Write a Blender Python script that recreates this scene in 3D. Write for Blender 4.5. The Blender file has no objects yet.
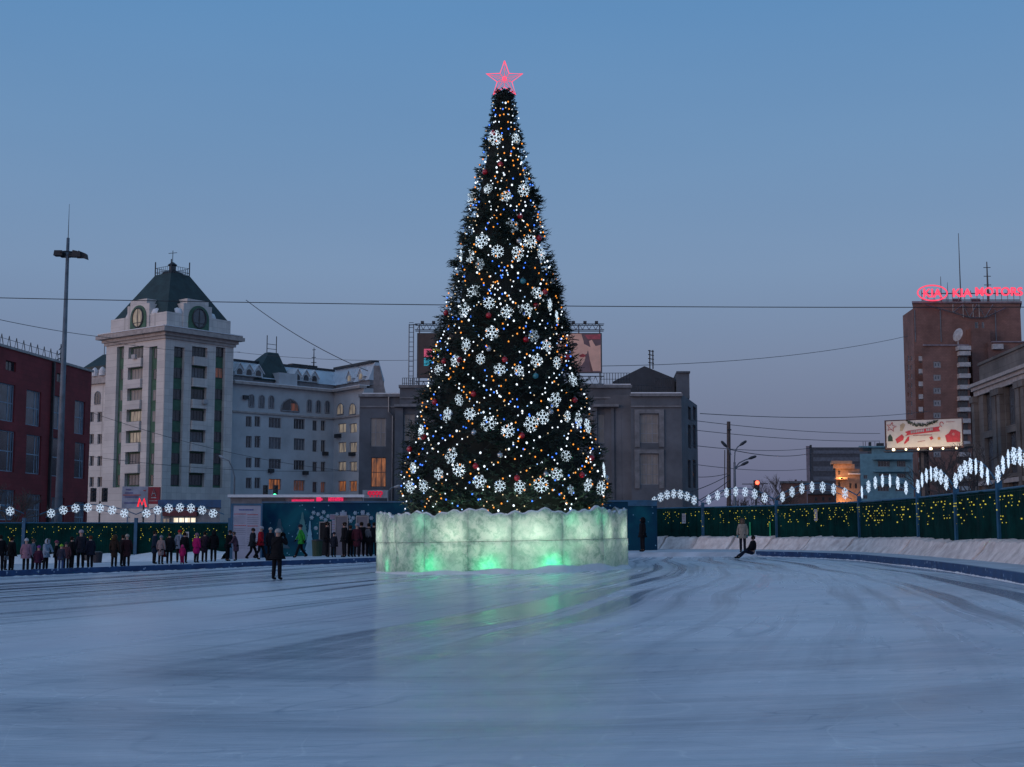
import bpy, bmesh, math, random
from mathutils import Vector, Matrix
random.seed(11)
sc = bpy.context.scene
COL = sc.collection
PI = math.pi
# ---------------------------------------------------------------- camera
F = 1350.0; CX, CY = 512.0, 383.5; HOR = 531.0
PITCH = math.atan((HOR-CY)/F)
CAMZ = 1.5
SLOPE = 0.018                       # the square falls gently to the left
CPI, SPI = math.cos(PITCH), math.sin(PITCH)
cam = bpy.data.cameras.new('camera'); camo = bpy.data.objects.new('camera', cam); COL.objects.link(camo)
cam.sensor_width = 36; cam.lens = F/1024*36; cam.clip_end = 5000; cam.clip_start = .1
camo.location = (0, 0, CAMZ); camo.rotation_euler = (PI/2+PITCH, 0, 0); sc.camera = camo
def ray(px, py):
    u = (px-CX)/F; v = (CY-py)/F
    return Vector((u, CPI-v*SPI, SPI+v*CPI))
def W(px, py, Y):
    d = ray(px, py); t = Y/d.y
    return Vector((d.x*t, Y, CAMZ+d.z*t))
def G(px, py):
    d = ray(px, py); t = CAMZ/(SLOPE*d.x-d.z)
    return Vector((d.x*t, d.y*t, CAMZ+d.z*t))
def gz(x): return SLOPE*x
def smooth(a): a = max(0, min(1, a)); return a*a*(3-2*a)
def sg(x): return SLOPE*x + .03 + .2*smooth((x+22)/12)     # trodden snow behind the rink border
# ---------------------------------------------------------------- helpers
def tag(o, label=None, cat=None, group=None, kind=None):
    if label: o['label'] = label
    if cat: o['category'] = cat
    if group: o['group'] = group
    if kind: o['kind'] = kind
    return o
ORG = {}
def empty(name, loc, label=None, cat=None, group=None, rz=0):
    o = bpy.data.objects.new(name, None); COL.objects.link(o); o.location = loc; o.rotation_euler.z = rz
    o.empty_display_size = .3
    ORG[o.name] = Vector(loc)
    return tag(o, label, cat, group)
class MB:
    def __init__(s): s.v = []; s.f = []; s.mi = []; s.m = 0
    def add(s, vs, fs):
        n = len(s.v); s.v += [Vector(q) for q in vs]
        for f in fs: s.f.append([n+i for i in f]); s.mi.append(s.m)
        return s
    def hexa(s, p):   # p: 4 bottom (ccw), 4 top
        return s.add(p, [(3,2,1,0),(4,5,6,7),(0,1,5,4),(1,2,6,5),(2,3,7,6),(3,0,4,7)])
    def box(s, a, b):
        (x0,y0,z0),(x1,y1,z1) = a, b
        return s.hexa([(x0,y0,z0),(x1,y0,z0),(x1,y1,z0),(x0,y1,z0),(x0,y0,z1),(x1,y0,z1),(x1,y1,z1),(x0,y1,z1)])
    def tube(s, pts, r, n=6, cap=True):
        pts = [Vector(p) for p in pts]
        rs = r if isinstance(r, (list, tuple)) else [r]*len(pts)
        ring0 = len(s.v); k = len(pts); up0 = None
        for i, p in enumerate(pts):
            d = (pts[min(i+1,k-1)]-pts[max(i-1,0)]).normalized()
            ref = Vector((0,0,1)) if abs(d.z) < .9 else Vector((0,1,0))
            a = d.cross(ref).normalized(); b = a.cross(d)
            if up0 is not None and abs(d.z) > .85 and False: pass
            for j in range(n):
                t = 2*PI*j/n
                s.v.append(p+(a*math.cos(t)+b*math.sin(t))*rs[i])
        for i in range(k-1):
            for j in range(n):
                s.f.append([ring0+i*n+j, ring0+i*n+(j+1)%n, ring0+(i+1)*n+(j+1)%n, ring0+(i+1)*n+j]); s.mi.append(s.m)
        if cap:
            s.f.append([ring0+j for j in range(n)][::-1]); s.mi.append(s.m)
            s.f.append([ring0+(k-1)*n+j for j in range(n)]); s.mi.append(s.m)
        return s
    def lathe(s, prof, c=(0,0,0), n=14, sx=1, sy=1):
        c = Vector(c); r0 = len(s.v)
        for (r, z) in prof:
            for j in range(n):
                t = 2*PI*j/n; s.v.append(c+Vector((r*sx*math.cos(t), r*sy*math.sin(t), z)))
        for i in range(len(prof)-1):
            for j in range(n):
                s.f.append([r0+i*n+j, r0+i*n+(j+1)%n, r0+(i+1)*n+(j+1)%n, r0+(i+1)*n+j]); s.mi.append(s.m)
        s.f.append([r0+j for j in range(n)][::-1]); s.mi.append(s.m)
        s.f.append([r0+(len(prof)-1)*n+j for j in range(n)]); s.mi.append(s.m)
        return s
    def ball(s, c, r, n=10, sz=1, sx=1, sy=1):
        m = max(4, n//2)
        prof = [(max(.02*r, r*math.sin(PI*i/m)), -r*sz*math.cos(PI*i/m)) for i in range(m+1)]
        return s.lathe(prof, c, n, sx, sy)
    def build(s, name, mats, parent=None, label=None, smooth=False, **kw):
        org = ORG.get(parent.name, Vector((0,0,0))) if parent else Vector((0,0,0))
        me = bpy.data.meshes.new(name)
        me.from_pydata([v-org for v in s.v], [], s.f)
        if not isinstance(mats, (list, tuple)): mats = [mats]
        for m in mats: me.materials.append(m)
        if len(mats) > 1: me.polygons.foreach_set('material_index', s.mi)
        if smooth: me.polygons.foreach_set('use_smooth', [True]*len(me.polygons))
        me.update()
        if 8 <= len(me.polygons) < 4000 or name == 'ice_block':
            bm = bmesh.new(); bm.from_mesh(me); bmesh.ops.recalc_face_normals(bm, faces=bm.faces); bm.to_mesh(me); bm.free()
        o = bpy.data.objects.new(name, me); COL.objects.link(o)
        if parent: o.parent = parent
        ORG[o.name] = org
        if label: o['label'] = label
        return tag(o, None, kw.get('cat'), kw.get('group'), kw.get('kind'))
def copy_tree(o, parent=None):
    c = o.copy(); COL.objects.link(c)
    if parent: c.parent = parent
    ORG[c.name] = ORG.get(o.name, Vector((0,0,0)))
    for ch in o.children: copy_tree(ch, c)
    return c
# ---------------------------------------------------------------- materials
def nm(name):
    m = bpy.data.materials.new(name); m.use_nodes = True
    nt = m.node_tree; b = nt.nodes['Principled BSDF']
    return m, nt, b
def N(nt, t, **kw):
    n = nt.nodes.new(t)
    for k, v in kw.items():
        if k in n.inputs: n.inputs[k].default_value = v
        else: setattr(n, k, v)
    return n
def mixrgb(nt, fac, a, b, blend='MIX'):
    n = nt.nodes.new('ShaderNodeMix'); n.data_type = 'RGBA'; n.blend_type = blend
    for idx, val in ((0, fac), (6, a), (7, b)):
        if hasattr(val, 'is_output'): nt.links.new(val, n.inputs[idx])
        else: n.inputs[idx].default_value = val if idx == 0 else (*val[:3], 1)
    return n.outputs[2]
def ramp(nt, src, stops):
    r = nt.nodes.new('ShaderNodeValToRGB'); nt.links.new(src, r.inputs[0])
    el = r.color_ramp.elements
    while len(el) < len(stops): el.new(.5)
    for e, (p, c) in zip(el, stops):
        e.position = p; e.color = (*c, 1) if isinstance(c, (tuple, list)) else (c, c, c, 1)
    return r.outputs[0]
def mat(name, col, rough=.7, var=.18, scale=1.5, metal=0, bump=0, col2=None, spec=None, grid=None):
    m, nt, b = nm(name)
    tc = N(nt, 'ShaderNodeTexCoord')
    nz = N(nt, 'ShaderNodeTexNoise', Scale=scale, Detail=6.0, Roughness=.62)
    nt.links.new(tc.outputs['Object'], nz.inputs['Vector'])
    c2 = col2 or tuple(c*(1-2.2*var) for c in col)
    f = ramp(nt, nz.outputs[0], [(.32, 0), (.68, 1)])
    out = mixrgb(nt, f, c2, tuple(min(1, c*(1+.5*var)) for c in col))
    if grid:   # panel or brick joints: (width, height, joint colour factor)
        sepx = N(nt, 'ShaderNodeSeparateXYZ'); nt.links.new(tc.outputs['Object'], sepx.inputs[0])
        ad = N(nt, 'ShaderNodeMath', operation='ADD'); nt.links.new(sepx.outputs[0], ad.inputs[0])
        nt.links.new(sepx.outputs[1], ad.inputs[1])
        cmb = N(nt, 'ShaderNodeCombineXYZ'); nt.links.new(ad.outputs[0], cmb.inputs[0]); nt.links.new(sepx.outputs[2], cmb.inputs[1])
        br = N(nt, 'ShaderNodeTexBrick'); br.offset = grid[3] if len(grid) > 3 else 0
        br.inputs['Scale'].default_value = 1; br.inputs['Brick Width'].default_value = grid[0]; br.inputs['Row Height'].default_value = grid[1]
        br.inputs['Mortar Size'].default_value = .035 if grid[0] > .6 else .015; br.inputs['Mortar Smooth'].default_value = .3
        br.inputs['Color1'].default_value = (1,1,1,1); br.inputs['Color2'].default_value = (.86,.86,.88,1)
        br.inputs['Mortar'].default_value = (grid[2],)*3+(1,)
        nt.links.new(cmb.outputs[0], br.inputs['Vector'])
        out = mixrgb(nt, 1.0, out, br.outputs[0], 'MULTIPLY')
    nt.links.new(out, b.inputs['Base Color'])
    b.inputs['Roughness'].default_value = rough; b.inputs['Metallic'].default_value = metal
    if spec is not None: b.inputs['Specular IOR Level'].default_value = spec
    if bump:
        bp = N(nt, 'ShaderNodeBump', Strength=bump, Distance=.05); nt.links.new(nz.outputs[0], bp.inputs['Height'])
        nt.links.new(bp.outputs[0], b.inputs['Normal'])
    return m
def emit(name, col, st, sample=False, base=None):
    m, nt, b = nm(name)
    b.inputs['Base Color'].default_value = (*(base or tuple(c*.4 for c in col)), 1)
    b.inputs['Emission Color'].default_value = (*col, 1); b.inputs['Emission Strength'].default_value = st
    b.inputs['Roughness'].default_value = .35
    if not sample: m.cycles.emission_sampling = 'NONE'
    return m
def winlit(name, c1, c2, st, scale=1.2):
    m, nt, b = nm(name)
    tc = N(nt, 'ShaderNodeTexCoord'); mp = N(nt, 'ShaderNodeMapping'); mp.inputs['Scale'].default_value = (1, 1, .25)
    nz = N(nt, 'ShaderNodeTexNoise', Scale=scale*2.5, Detail=3.0)
    nt.links.new(tc.outputs['Object'], mp.inputs[0]); nt.links.new(mp.outputs[0], nz.inputs['Vector'])
    c = mixrgb(nt, ramp(nt, nz.outputs[0], [(.35,0),(.65,1)]), c1, c2)
    nt.links.new(c, b.inputs['Emission Color']); b.inputs['Emission Strength'].default_value = st
    b.inputs['Base Color'].default_value = (.1,.08,.06,1); b.inputs['Roughness'].default_value = .15
    m.cycles.emission_sampling = 'NONE'
    return m
M = {}
M['metal'] = mat('dark_metal', (.06,.065,.075), .45, metal=.6)
M['galv'] = mat('galvanised_metal', (.2,.22,.25), .4, metal=.5)
M['pole'] = mat('pole_paint', (.13,.16,.2), .5)
M['blue_post'] = mat('blue_post_paint', (.012,.1,.2), .5)
M['redbrick'] = mat('red_render', (.26,.035,.042), .8, .16, .35, grid=(.9,.45,.8,.5))
M['tower_tile'] = mat('pale_facing_tile', (.72,.68,.65), .6, .1, .25, grid=(1.15,.93,.72))
M['green_render'] = mat('green_render', (.075,.17,.115), .75, .15)
M['cornice'] = mat('cornice_stone', (.44,.4,.39), .7, .15)
M['roof_green'] = mat('dark_green_roof_metal', (.018,.042,.045), .55, .25, .8, grid=(.7,40,.75))
M['white_render'] = mat('pale_blue_render', (.52,.56,.6), .8, .12, .25)
M['trim_white'] = mat('white_trim', (.5,.5,.52), .6)
M['grey_render'] = mat('grey_render', (.145,.155,.18), .8, .2, .3)
M['grey_dark'] = mat('dark_grey_render', (.07,.075,.09), .8, .2, .3)
M['grey_trim'] = mat('grey_stone_trim', (.24,.235,.25), .7)
M['brick'] = mat('brown_brick', (.27,.15,.13), .85, .2, .3, grid=(.5,.25,.6,.5))
M['brick_dark'] = mat('dark_brown_brick', (.16,.085,.08), .85, .2, .3, grid=(.5,.25,.6,.5))
M['classic'] = mat('weathered_grey_stone', (.19,.17,.16), .85, .25, .25, grid=(1.4,.7,.72,.5))
M['lightblue'] = mat('light_blue_render', (.2,.36,.42), .8, .12)
M['far_dark'] = mat('far_block_panels', (.08,.085,.105), .7)
M['far_glass'] = mat('far_block_glass', (.13,.15,.19), .3)
M['mauve'] = mat('mauve_concrete', (.26,.22,.26), .8)
M['snow'] = mat('clean_snow', (.78,.8,.84), .8, .06, 2.0, bump=.4)
M['ground_snow'] = mat('trodden_snow', (.6,.63,.7), .8, .14, .8, bump=.5)
M['dirty_dusk_pink_snow'] = mat('dirty_dusk_pink_snow', (.88,.79,.76), .85, .12, 1.9, bump=.9, col2=(.55,.46,.44))  # dirt mottling; the pink of the low western light is put into the colour
M['wood'] = mat('weathered_wood', (.09,.07,.065), .85)
M['asphalt'] = mat('snowy_asphalt', (.2,.21,.24), .8, .3, .1)
def glass(name, c, r=.12, var=.25):
    m = mat(name, c, r, var, .9, spec=.8); return m
M['glass'] = glass('dark_window_glass', (.035,.045,.06))
M['glass_grey'] = glass('grey_window_glass', (.1,.12,.15), .2)
M['curtain'] = mat('net_curtain_behind_glass', (.3,.27,.25), .3, .1, 1.0, spec=.6, grid=(.28,9,.7))
M['lit_orange'] = winlit('orange_lit_window', (.6,.19,.05), (.1,.03,.012), .45)
M['lit_warm'] = winlit('warm_lit_window', (.5,.42,.33), (.18,.15,.14), .42)
M['lit_dim'] = winlit('dim_red_lit_window', (.22,.06,.035), (.04,.025,.025), .4)
M['lit_white'] = winlit('white_lit_window', (1,.95,.8), (.6,.5,.35), 1.3)
M['frame'] = mat('white_window_frame', (.3,.31,.34), .5)
M['frame_dark'] = mat('dark_window_frame', (.07,.07,.08), .5)
M['frame_blue'] = mat('pale_blue_window_frame', (.3,.38,.48), .5)
M['bulb_white'] = emit('white_bulb', (.8,.9,1), 1.5)
M['bulb_orange'] = emit('orange_bulb', (1,.33,.04), 1.3)
M['bulb_blue'] = emit('blue_bulb', (.05,.2,1), 1.7)
M['bulb_yellow'] = emit('yellow_bulb', (.85,.72,.07), .55)
M['flake'] = emit('lit_snowflake_tube', (.72,.88,1), .85)
M['flake_dim'] = emit('dim_snowflake_tube', (.55,.72,.85), .35)
M['flake_fence'] = emit('fence_snowflake_tube', (.66,.82,1), .85)
M['star'] = emit('pink_neon_tube', (.95,.09,.17), 1.1)
M['star_net'] = emit('pink_star_mesh', (.9,.12,.2), .75)
M['neon'] = emit('pink_red_neon', (.95,.07,.14), 1.0)
M['neon_soft'] = emit('pink_neon_sign', (.85,.02,.12), .8)
M['neonM'] = emit('red_neon', (.9,.02,.035), 1.1)
M['cable'] = mat('black_cable', (.03,.03,.035), .7)
M['cable_far'] = mat('grey_cable', (.07,.075,.09), .7)
# ---- ice rink
def ice_material():
    m, nt, b = nm('skated_ice')
    tc = N(nt, 'ShaderNodeTexCoord'); P = tc.outputs['Object']
    sep = N(nt, 'ShaderNodeSeparateXYZ'); nt.links.new(P, sep.inputs[0])
    def math_(op, a, b_=None):
        n = N(nt, 'ShaderNodeMath', operation=op)
        for i, v in enumerate((a, b_)):
            if v is None: continue
            if hasattr(v, 'is_output'): nt.links.new(v, n.inputs[i])
            else: n.inputs[i].default_value = v
        return n.outputs[0]
    wob = N(nt, 'ShaderNodeTexNoise', Scale=.045, Detail=2.0); nt.links.new(P, wob.inputs['Vector'])
    wv = math_('MULTIPLY', math_('SUBTRACT', wob.outputs[0], .5), 3.0)
    x = math_('ADD', sep.outputs[0], wv)
    ex = math_('MULTIPLY', x, 2.2)
    ey = math_('SUBTRACT', sep.outputs[1], 50.0)
    rad = math_('SQRT', math_('ADD', math_('MULTIPLY', ex, ex), math_('MULTIPLY', ey, ey)))
    ang = math_('ARCTAN2', ex, ey)
    def lane(fr, fa, det, seed, warp=.0, dist=0.0):
        cb = N(nt, 'ShaderNodeCombineXYZ'); nt.links.new(math_('MULTIPLY', rad, fr), cb.inputs[0])
        nt.links.new(math_('MULTIPLY', math_('ABSOLUTE', ang), fa), cb.inputs[1]); cb.inputs[2].default_value = seed
        n = N(nt, 'ShaderNodeTexNoise', Scale=1.0, Detail=det, Roughness=.6, Distortion=dist); nt.links.new(cb.outputs[0], n.inputs['Vector'])
        return n.outputs[0]
    def mm(v, a, b_):
        n = N(nt, 'ShaderNodeMapRange'); n.clamp = True
        nt.links.new(v, n.inputs[0]); n.inputs[1].default_value = a; n.inputs[2].default_value = b_
        return n.outputs[0]
    big = mm(lane(.2, 1.1, 4.0, 3.1, dist=.3), .46, .6)
    mid = mm(lane(.8, 1.9, 6.0, 7.7, dist=.4), .49, .62)
    fine = lane(5.0, 5.0, 4.0, 1.2)
    patch = N(nt, 'ShaderNodeTexNoise', Scale=.11, Detail=5.0, Distortion=.6); nt.links.new(P, patch.inputs['Vector'])
    pm = mm(patch.outputs[0], .4, .58)
    # scratches in two further directions
    def scr(rot, sx, sy):
        mp = N(nt, 'ShaderNodeMapping'); mp.inputs['Rotation'].default_value = (0,0,rot); mp.inputs['Scale'].default_value = (sx, sy, 1)
        nt.links.new(P, mp.inputs[0]); n = N(nt, 'ShaderNodeTexNoise', Scale=1.0, Detail=7.0, Roughness=.7, Distortion=.4)
        nt.links.new(mp.outputs[0], n.inputs['Vector']); return n.outputs[0]
    s1 = scr(.25, .35, 5.0); s2 = scr(-.5, .5, 7.0); s3 = scr(.05, .12, 1.1)
    Yc = sep.outputs[1]
    yy = math_('SUBTRACT', Yc, 35.0)
    c_ = math_('SUBTRACT', math_('MULTIPLY', x, math_('ADD', math_('MULTIPLY', yy, .015), 1.0)), math_('MULTIPLY', yy, .27))
    def lane2(fr, fy_, det, seed):
        cb = N(nt, 'ShaderNodeCombineXYZ'); nt.links.new(math_('MULTIPLY', c_, fr), cb.inputs[0]); nt.links.new(math_('MULTIPLY', Yc, fy_), cb.inputs[1]); cb.inputs[2].default_value = seed
        n = N(nt, 'ShaderNodeTexNoise', Scale=1.0, Detail=det, Roughness=.58, Distortion=.08); nt.links.new(cb.outputs[0], n.inputs['Vector']); return n.outputs[0]
    farm = mm(Yc, 13.0, 27.0)
    l2 = math_('MULTIPLY', mm(lane2(1.0, .02, 4.0, 5.3), .545, .63), farm)
    l3 = math_('MULTIPLY', mm(lane2(2.2, .05, 6.0, 9.1), .5, .7), math_('ADD', math_('MULTIPLY', farm, .45), .12))
    near = math_('SUBTRACT', 1.0, math_('MULTIPLY', farm, .75))
    wet = math_('MULTIPLY', math_('ADD', math_('MULTIPLY', big, .3), math_('MULTIPLY', mid, .25)), math_('ADD', math_('MULTIPLY', pm, .6), .4))
    wet = math_('ADD', math_('MULTIPLY', wet, near), math_('ADD', math_('MULTIPLY', l2, .95), l3))
    def blob(cx_, cy_, rx_, ry_):
        a_ = math_('MULTIPLY', math_('SUBTRACT', x, cx_), 1/rx_); b2_ = math_('MULTIPLY', math_('SUBTRACT', Yc, cy_), 1/ry_)
        d2 = math_('ADD', math_('MULTIPLY', a_, a_), math_('MULTIPLY', b2_, b2_))
        return math_('POWER', 2.718, math_('MULTIPLY', d2, -1.0))
    fro = math_('MULTIPLY', blob(-6.8, 25.0, 2.1, 13.0), math_('ADD', math_('MULTIPLY', pm, .5), .8))
    slick = math_('MULTIPLY', blob(-2.6, 26.0, 1.7, 10.0), math_('ADD', math_('MULTIPLY', patch.outputs[0], .8), .1))
    wet = math_('ADD', wet, math_('MULTIPLY', slick, .45))
    wet = math_('MULTIPLY', wet, math_('SUBTRACT', 1.0, math_('MINIMUM', math_('MULTIPLY', fro, .85), .9)))
    wet = math_('MINIMUM', wet, 1.0)
    frost = mixrgb(nt, mm(s3, .35, .65), (.6,.64,.71), (.84,.82,.87))
    frost = mixrgb(nt, math_('MULTIPLY', mm(s1, .52, .7), .5), frost, (.76,.76,.82))
    frost = mixrgb(nt, math_('MULTIPLY', mm(s2, .56, .74), .45), frost, (.36,.45,.56))
    frost = mixrgb(nt, math_('MULTIPLY', mm(fine, .45, .7), .22), frost, (.32,.4,.52))
    # skate cuts: thin curved lines
    def cuts(scale, w_, seed, amt, col_, frost, dist=.6, stretch=(1,1,1)):
        mp_ = N(nt, 'ShaderNodeMapping'); mp_.inputs['Location'].default_value = (seed*13.7, seed*7.1, seed); mp_.inputs['Scale'].default_value = stretch
        nt.links.new(P, mp_.inputs[0]); n = N(nt, 'ShaderNodeTexNoise', Scale=scale, Detail=1.0, Roughness=.4, Distortion=dist); nt.links.new(mp_.outputs[0], n.inputs['Vector'])
        d_ = math_('ABSOLUTE', math_('SUBTRACT', n.outputs[0], .5)); r_ = N(nt, 'ShaderNodeMapRange'); nt.links.new(d_, r_.inputs[0])
        r_.inputs[1].default_value = 0; r_.inputs[2].default_value = w_; r_.inputs[3].default_value = amt; r_.inputs[4].default_value = 0
        br_ = math_('MULTIPLY', r_.outputs[0], mm(s3, .35, .6)); return mixrgb(nt, br_, frost, col_)
    frost = cuts(.16, .006, 1, .7, (.85,.86,.9), frost); frost = cuts(.33, .008, 2, .5, (.82,.84,.9), frost, 1.2, (1,.6,1))
    frost = cuts(.21, .007, 3, .6, (.22,.3,.4), frost, .9); frost = cuts(.5, .01, 4, .45, (.85,.87,.92), frost, .4, (1.4,.5,1)); frost = cuts(.9, .02, 5, .35, (.25,.33,.44), frost, .8, (.5,1.3,1))
    frost = cuts(.8, .006, 8, .85, (.95,.95,.97), frost, .5, (1,.5,1)); frost = cuts(1.3, .01, 9, .5, (.2,.28,.38), frost, .5, (.6,1,1))
    frost = cuts(.1, .03, 6, .4, (.8,.79,.84), frost, 1.0)
    frost = mixrgb(nt, math_('MINIMUM', math_('MULTIPLY', fro, .9), 1.0), frost, (.93,.91,.96))
    # pinkish patches
    pk = N(nt, 'ShaderNodeTexNoise', Scale=.09, Detail=5.0, Distortion=1.0)
    mp = N(nt, 'ShaderNodeMapping'); mp.inputs['Location'].default_value = (31, 12, 4); nt.links.new(P, mp.inputs[0]); nt.links.new(mp.outputs[0], pk.inputs['Vector'])
    frost = mixrgb(nt, math_('MULTIPLY', mm(pk.outputs[0], .52, .7), .35), frost, (.58,.46,.55))
    col = mixrgb(nt, wet, frost, (.13,.2,.29))
    nt.links.new(col, b.inputs['Base Color'])
    rg = N(nt, 'ShaderNodeMapRange'); nt.links.new(math_('ADD', wet, math_('MULTIPLY', pm, .25)), rg.inputs[0]); rg.inputs[3].default_value = .3; rg.inputs[4].default_value = .09
    nt.links.new(rg.outputs[0], b.inputs['Roughness'])
    b.inputs['IOR'].default_value = 1.31; b.inputs['Specular IOR Level'].default_value = .42
    bp = N(nt, 'ShaderNodeBump', Strength=.5, Distance=.02)
    nt.links.new(math_('ADD', math_('ADD', s1, s2), fine), bp.inputs['Height']); nt.links.new(bp.outputs[0], b.inputs['Normal'])
    return m
M['ice'] = ice_material()
def iceblock_material():
    m = bpy.data.materials.new('clouded_ice_block'); m.use_nodes = True; nt = m.node_tree; nt.nodes.clear()
    out = N(nt, 'ShaderNodeOutputMaterial')
    tc = N(nt, 'ShaderNodeTexCoord'); P = tc.outputs['Object']
    n1 = N(nt, 'ShaderNodeTexNoise', Scale=3.6, Detail=10.0, Roughness=.74, Distortion=.45); nt.links.new(P, n1.inputs['Vector'])
    n2 = N(nt, 'ShaderNodeTexNoise', Scale=.55, Detail=4.0, Distortion=.8); nt.links.new(P, n2.inputs['Vector'])
    v = N(nt, 'ShaderNodeTexVoronoi', feature='DISTANCE_TO_EDGE', Scale=3.2)
    wp = mixrgb(nt, .25, P, n1.outputs['Color'], 'ADD'); nt.links.new(wp, v.inputs['Vector'])
    f1 = ramp(nt, n1.outputs[0], [(.42,0),(.56,1)]); f2 = ramp(nt, n2.outputs[0], [(.35,0),(.65,1)])
    col = mixrgb(nt, f1, (.36,.52,.47), (.95,.98,.95))
    col = mixrgb(nt, f2, col, mixrgb(nt, .5, col, (.8,.92,.88)))
    crack = ramp(nt, v.outputs['Distance'], [(.0,1),(.02,0)])
    cf = N(nt, 'ShaderNodeMath', operation='MULTIPLY'); nt.links.new(crack, cf.inputs[0]); cf.inputs[1].default_value = .5
    col = mixrgb(nt, cf.outputs[0], col, (.85,.95,.92))
    df = N(nt, 'ShaderNodeBsdfDiffuse'); tr = N(nt, 'ShaderNodeBsdfTranslucent'); gl = N(nt, 'ShaderNodeBsdfGlossy', Roughness=.22)
    nt.links.new(col, df.inputs[0]); nt.links.new(col, tr.inputs[0])
    mx = N(nt, 'ShaderNodeMixShader', Fac=.68); nt.links.new(df.outputs[0], mx.inputs[1]); nt.links.new(tr.outputs[0], mx.inputs[2])
    fr = N(nt, 'ShaderNodeFresnel', IOR=1.2)
    mx2 = N(nt, 'ShaderNodeMixShader'); nt.links.new(fr.outputs[0], mx2.inputs[0]); nt.links.new(mx.outputs[0], mx2.inputs[1]); nt.links.new(gl.outputs[0], mx2.inputs[2])
    bp = N(nt, 'ShaderNodeBump', Strength=.6, Distance=.06); nt.links.new(n1.outputs[0], bp.inputs['Height'])
    for s_ in (df, gl): nt.links.new(bp.outputs[0], s_.inputs['Normal'])
    nt.links.new(mx2.outputs[0], out.inputs[0])
    return m
M['iceblock'] = iceblock_material()
def mural_material():
    m, nt, b = nm('winter_mural_print')
    tc = N(nt, 'ShaderNodeTexCoord'); P = tc.outputs['Object']
    n = N(nt, 'ShaderNodeTexNoise', Scale=.45, Detail=4.0, Distortion=.7); nt.links.new(P, n.inputs['Vector'])
    c = ramp(nt, n.outputs[0], [(.3,(.002,.022,.07)),(.5,(.002,.05,.09)),(.62,(.004,.085,.12)),(.8,(.01,.13,.2))])
    v = N(nt, 'ShaderNodeTexVoronoi', Scale=3.1); nt.links.new(P, v.inputs['Vector'])
    dots = ramp(nt, v.outputs['Distance'], [(.09,1),(.14,0)])
    c = mixrgb(nt, dots, c, (.16,.36,.5)); nt.links.new(c, b.inputs['Base Color']); b.inputs['Roughness'].default_value = .8; b.inputs['Specular IOR Level'].default_value = .15
    return m
M['mural'] = mural_material()
def border_material():
    m, nt, b = nm('navy_border_print')
    tc = N(nt, 'ShaderNodeTexCoord'); P = tc.outputs['Object']
    v = N(nt, 'ShaderNodeTexVoronoi', Scale=4.0); nt.links.new(P, v.inputs['Vector'])
    n = N(nt, 'ShaderNodeTexNoise', Scale=2.0, Detail=5.0); nt.links.new(P, n.inputs['Vector'])
    c = mixrgb(nt, ramp(nt, n.outputs[0], [(.35,0),(.65,1)]), (.01,.035,.12), (.02,.075,.2))
    c = mixrgb(nt, ramp(nt, v.outputs['Distance'], [(.14,1),(.2,0)]), c, (.3,.4,.55))
    nt.links.new(c, b.inputs['Base Color']); b.inputs['Roughness'].default_value = .45
    return m
M['border'] = border_material()
M['green_net'] = mat('green_mesh_cloth', (.002,.04,.036), .95, .25, 1.2, grid=(.12,40,.7), spec=.08)
# ---------------------------------------------------------------- world and sun
w = bpy.data.worlds.new('World'); sc.world = w; w.use_nodes = True; nt = w.node_tree
bg = nt.nodes['Background']
tc = N(nt, 'ShaderNodeTexCoord'); sep = N(nt, 'ShaderNodeSeparateXYZ'); nt.links.new(tc.outputs['Generated'], sep.inputs[0])
grad = ramp(nt, sep.outputs[2], [(0.0,(.085,.108,.2)),(.06,(.108,.14,.245)),(.12,(.138,.19,.315)),(.19,(.155,.245,.4)),(.28,(.126,.245,.43)),(.37,(.093,.228,.44)),(.6,(.1,.21,.37)),(1.0,(.1,.18,.31))])
dt = N(nt, 'ShaderNodeVectorMath', operation='DOT_PRODUCT'); nt.links.new(tc.outputs['Generated'], dt.inputs[0]); dt.inputs[1].default_value = (-.8,-.6,.0)
west = N(nt, 'ShaderNodeMapRange'); west.interpolation_type = 'SMOOTHSTEP'; nt.links.new(dt.outputs['Value'], west.inputs[0]); west.inputs[1].default_value = .15; west.inputs[2].default_value = 1.0
glow = ramp(nt, sep.outputs[2], [(0.0,(.78,.5,.38)),(.12,(.66,.5,.46)),(.4,(.2,.25,.36)),(.8,(.0,.0,.0))])
add = mixrgb(nt, west.outputs[0], (0,0,0), glow)
tot = mixrgb(nt, 1.0, grad, add, 'ADD')
sky = N(nt, 'ShaderNodeTexSky'); sky.sky_type = 'NISHITA'; sky.sun_disc = False
sky.sun_elevation = math.radians(1.0); sky.sun_rotation = math.radians(233)
nzs = N(nt, 'ShaderNodeTexNoise', Scale=1.6, Detail=4.0); mps = N(nt, 'ShaderNodeMapping'); mps.inputs['Scale'].default_value = (1,1,5); nt.links.new(tc.outputs['Generated'], mps.inputs[0]); nt.links.new(mps.outputs[0], nzs.inputs['Vector'])
tot = mixrgb(nt, 1.0, tot, ramp(nt, nzs.outputs[0], [(.3,(.955,.96,.97)),(.7,(1.03,1.02,1.01))]), 'MULTIPLY')
nt.links.new(tot, bg.inputs[0]); bg.inputs[1].default_value = 1.0
bg2 = N(nt, 'ShaderNodeBackground', Strength=.025); nt.links.new(sky.outputs[0], bg2.inputs[0])
ads = N(nt, 'ShaderNodeAddShader'); nt.links.new(bg.outputs[0], ads.inputs[0]); nt.links.new(bg2.outputs[0], ads.inputs[1])
nt.links.new(ads.outputs[0], nt.nodes['World Output'].inputs[0])
sl = bpy.data.lights.new('sun', 'SUN'); so = bpy.data.objects.new('sun', sl); COL.objects.link(so)
sl.energy = .25; sl.angle = math.radians(20); sl.color = (1,.72,.6)
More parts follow.
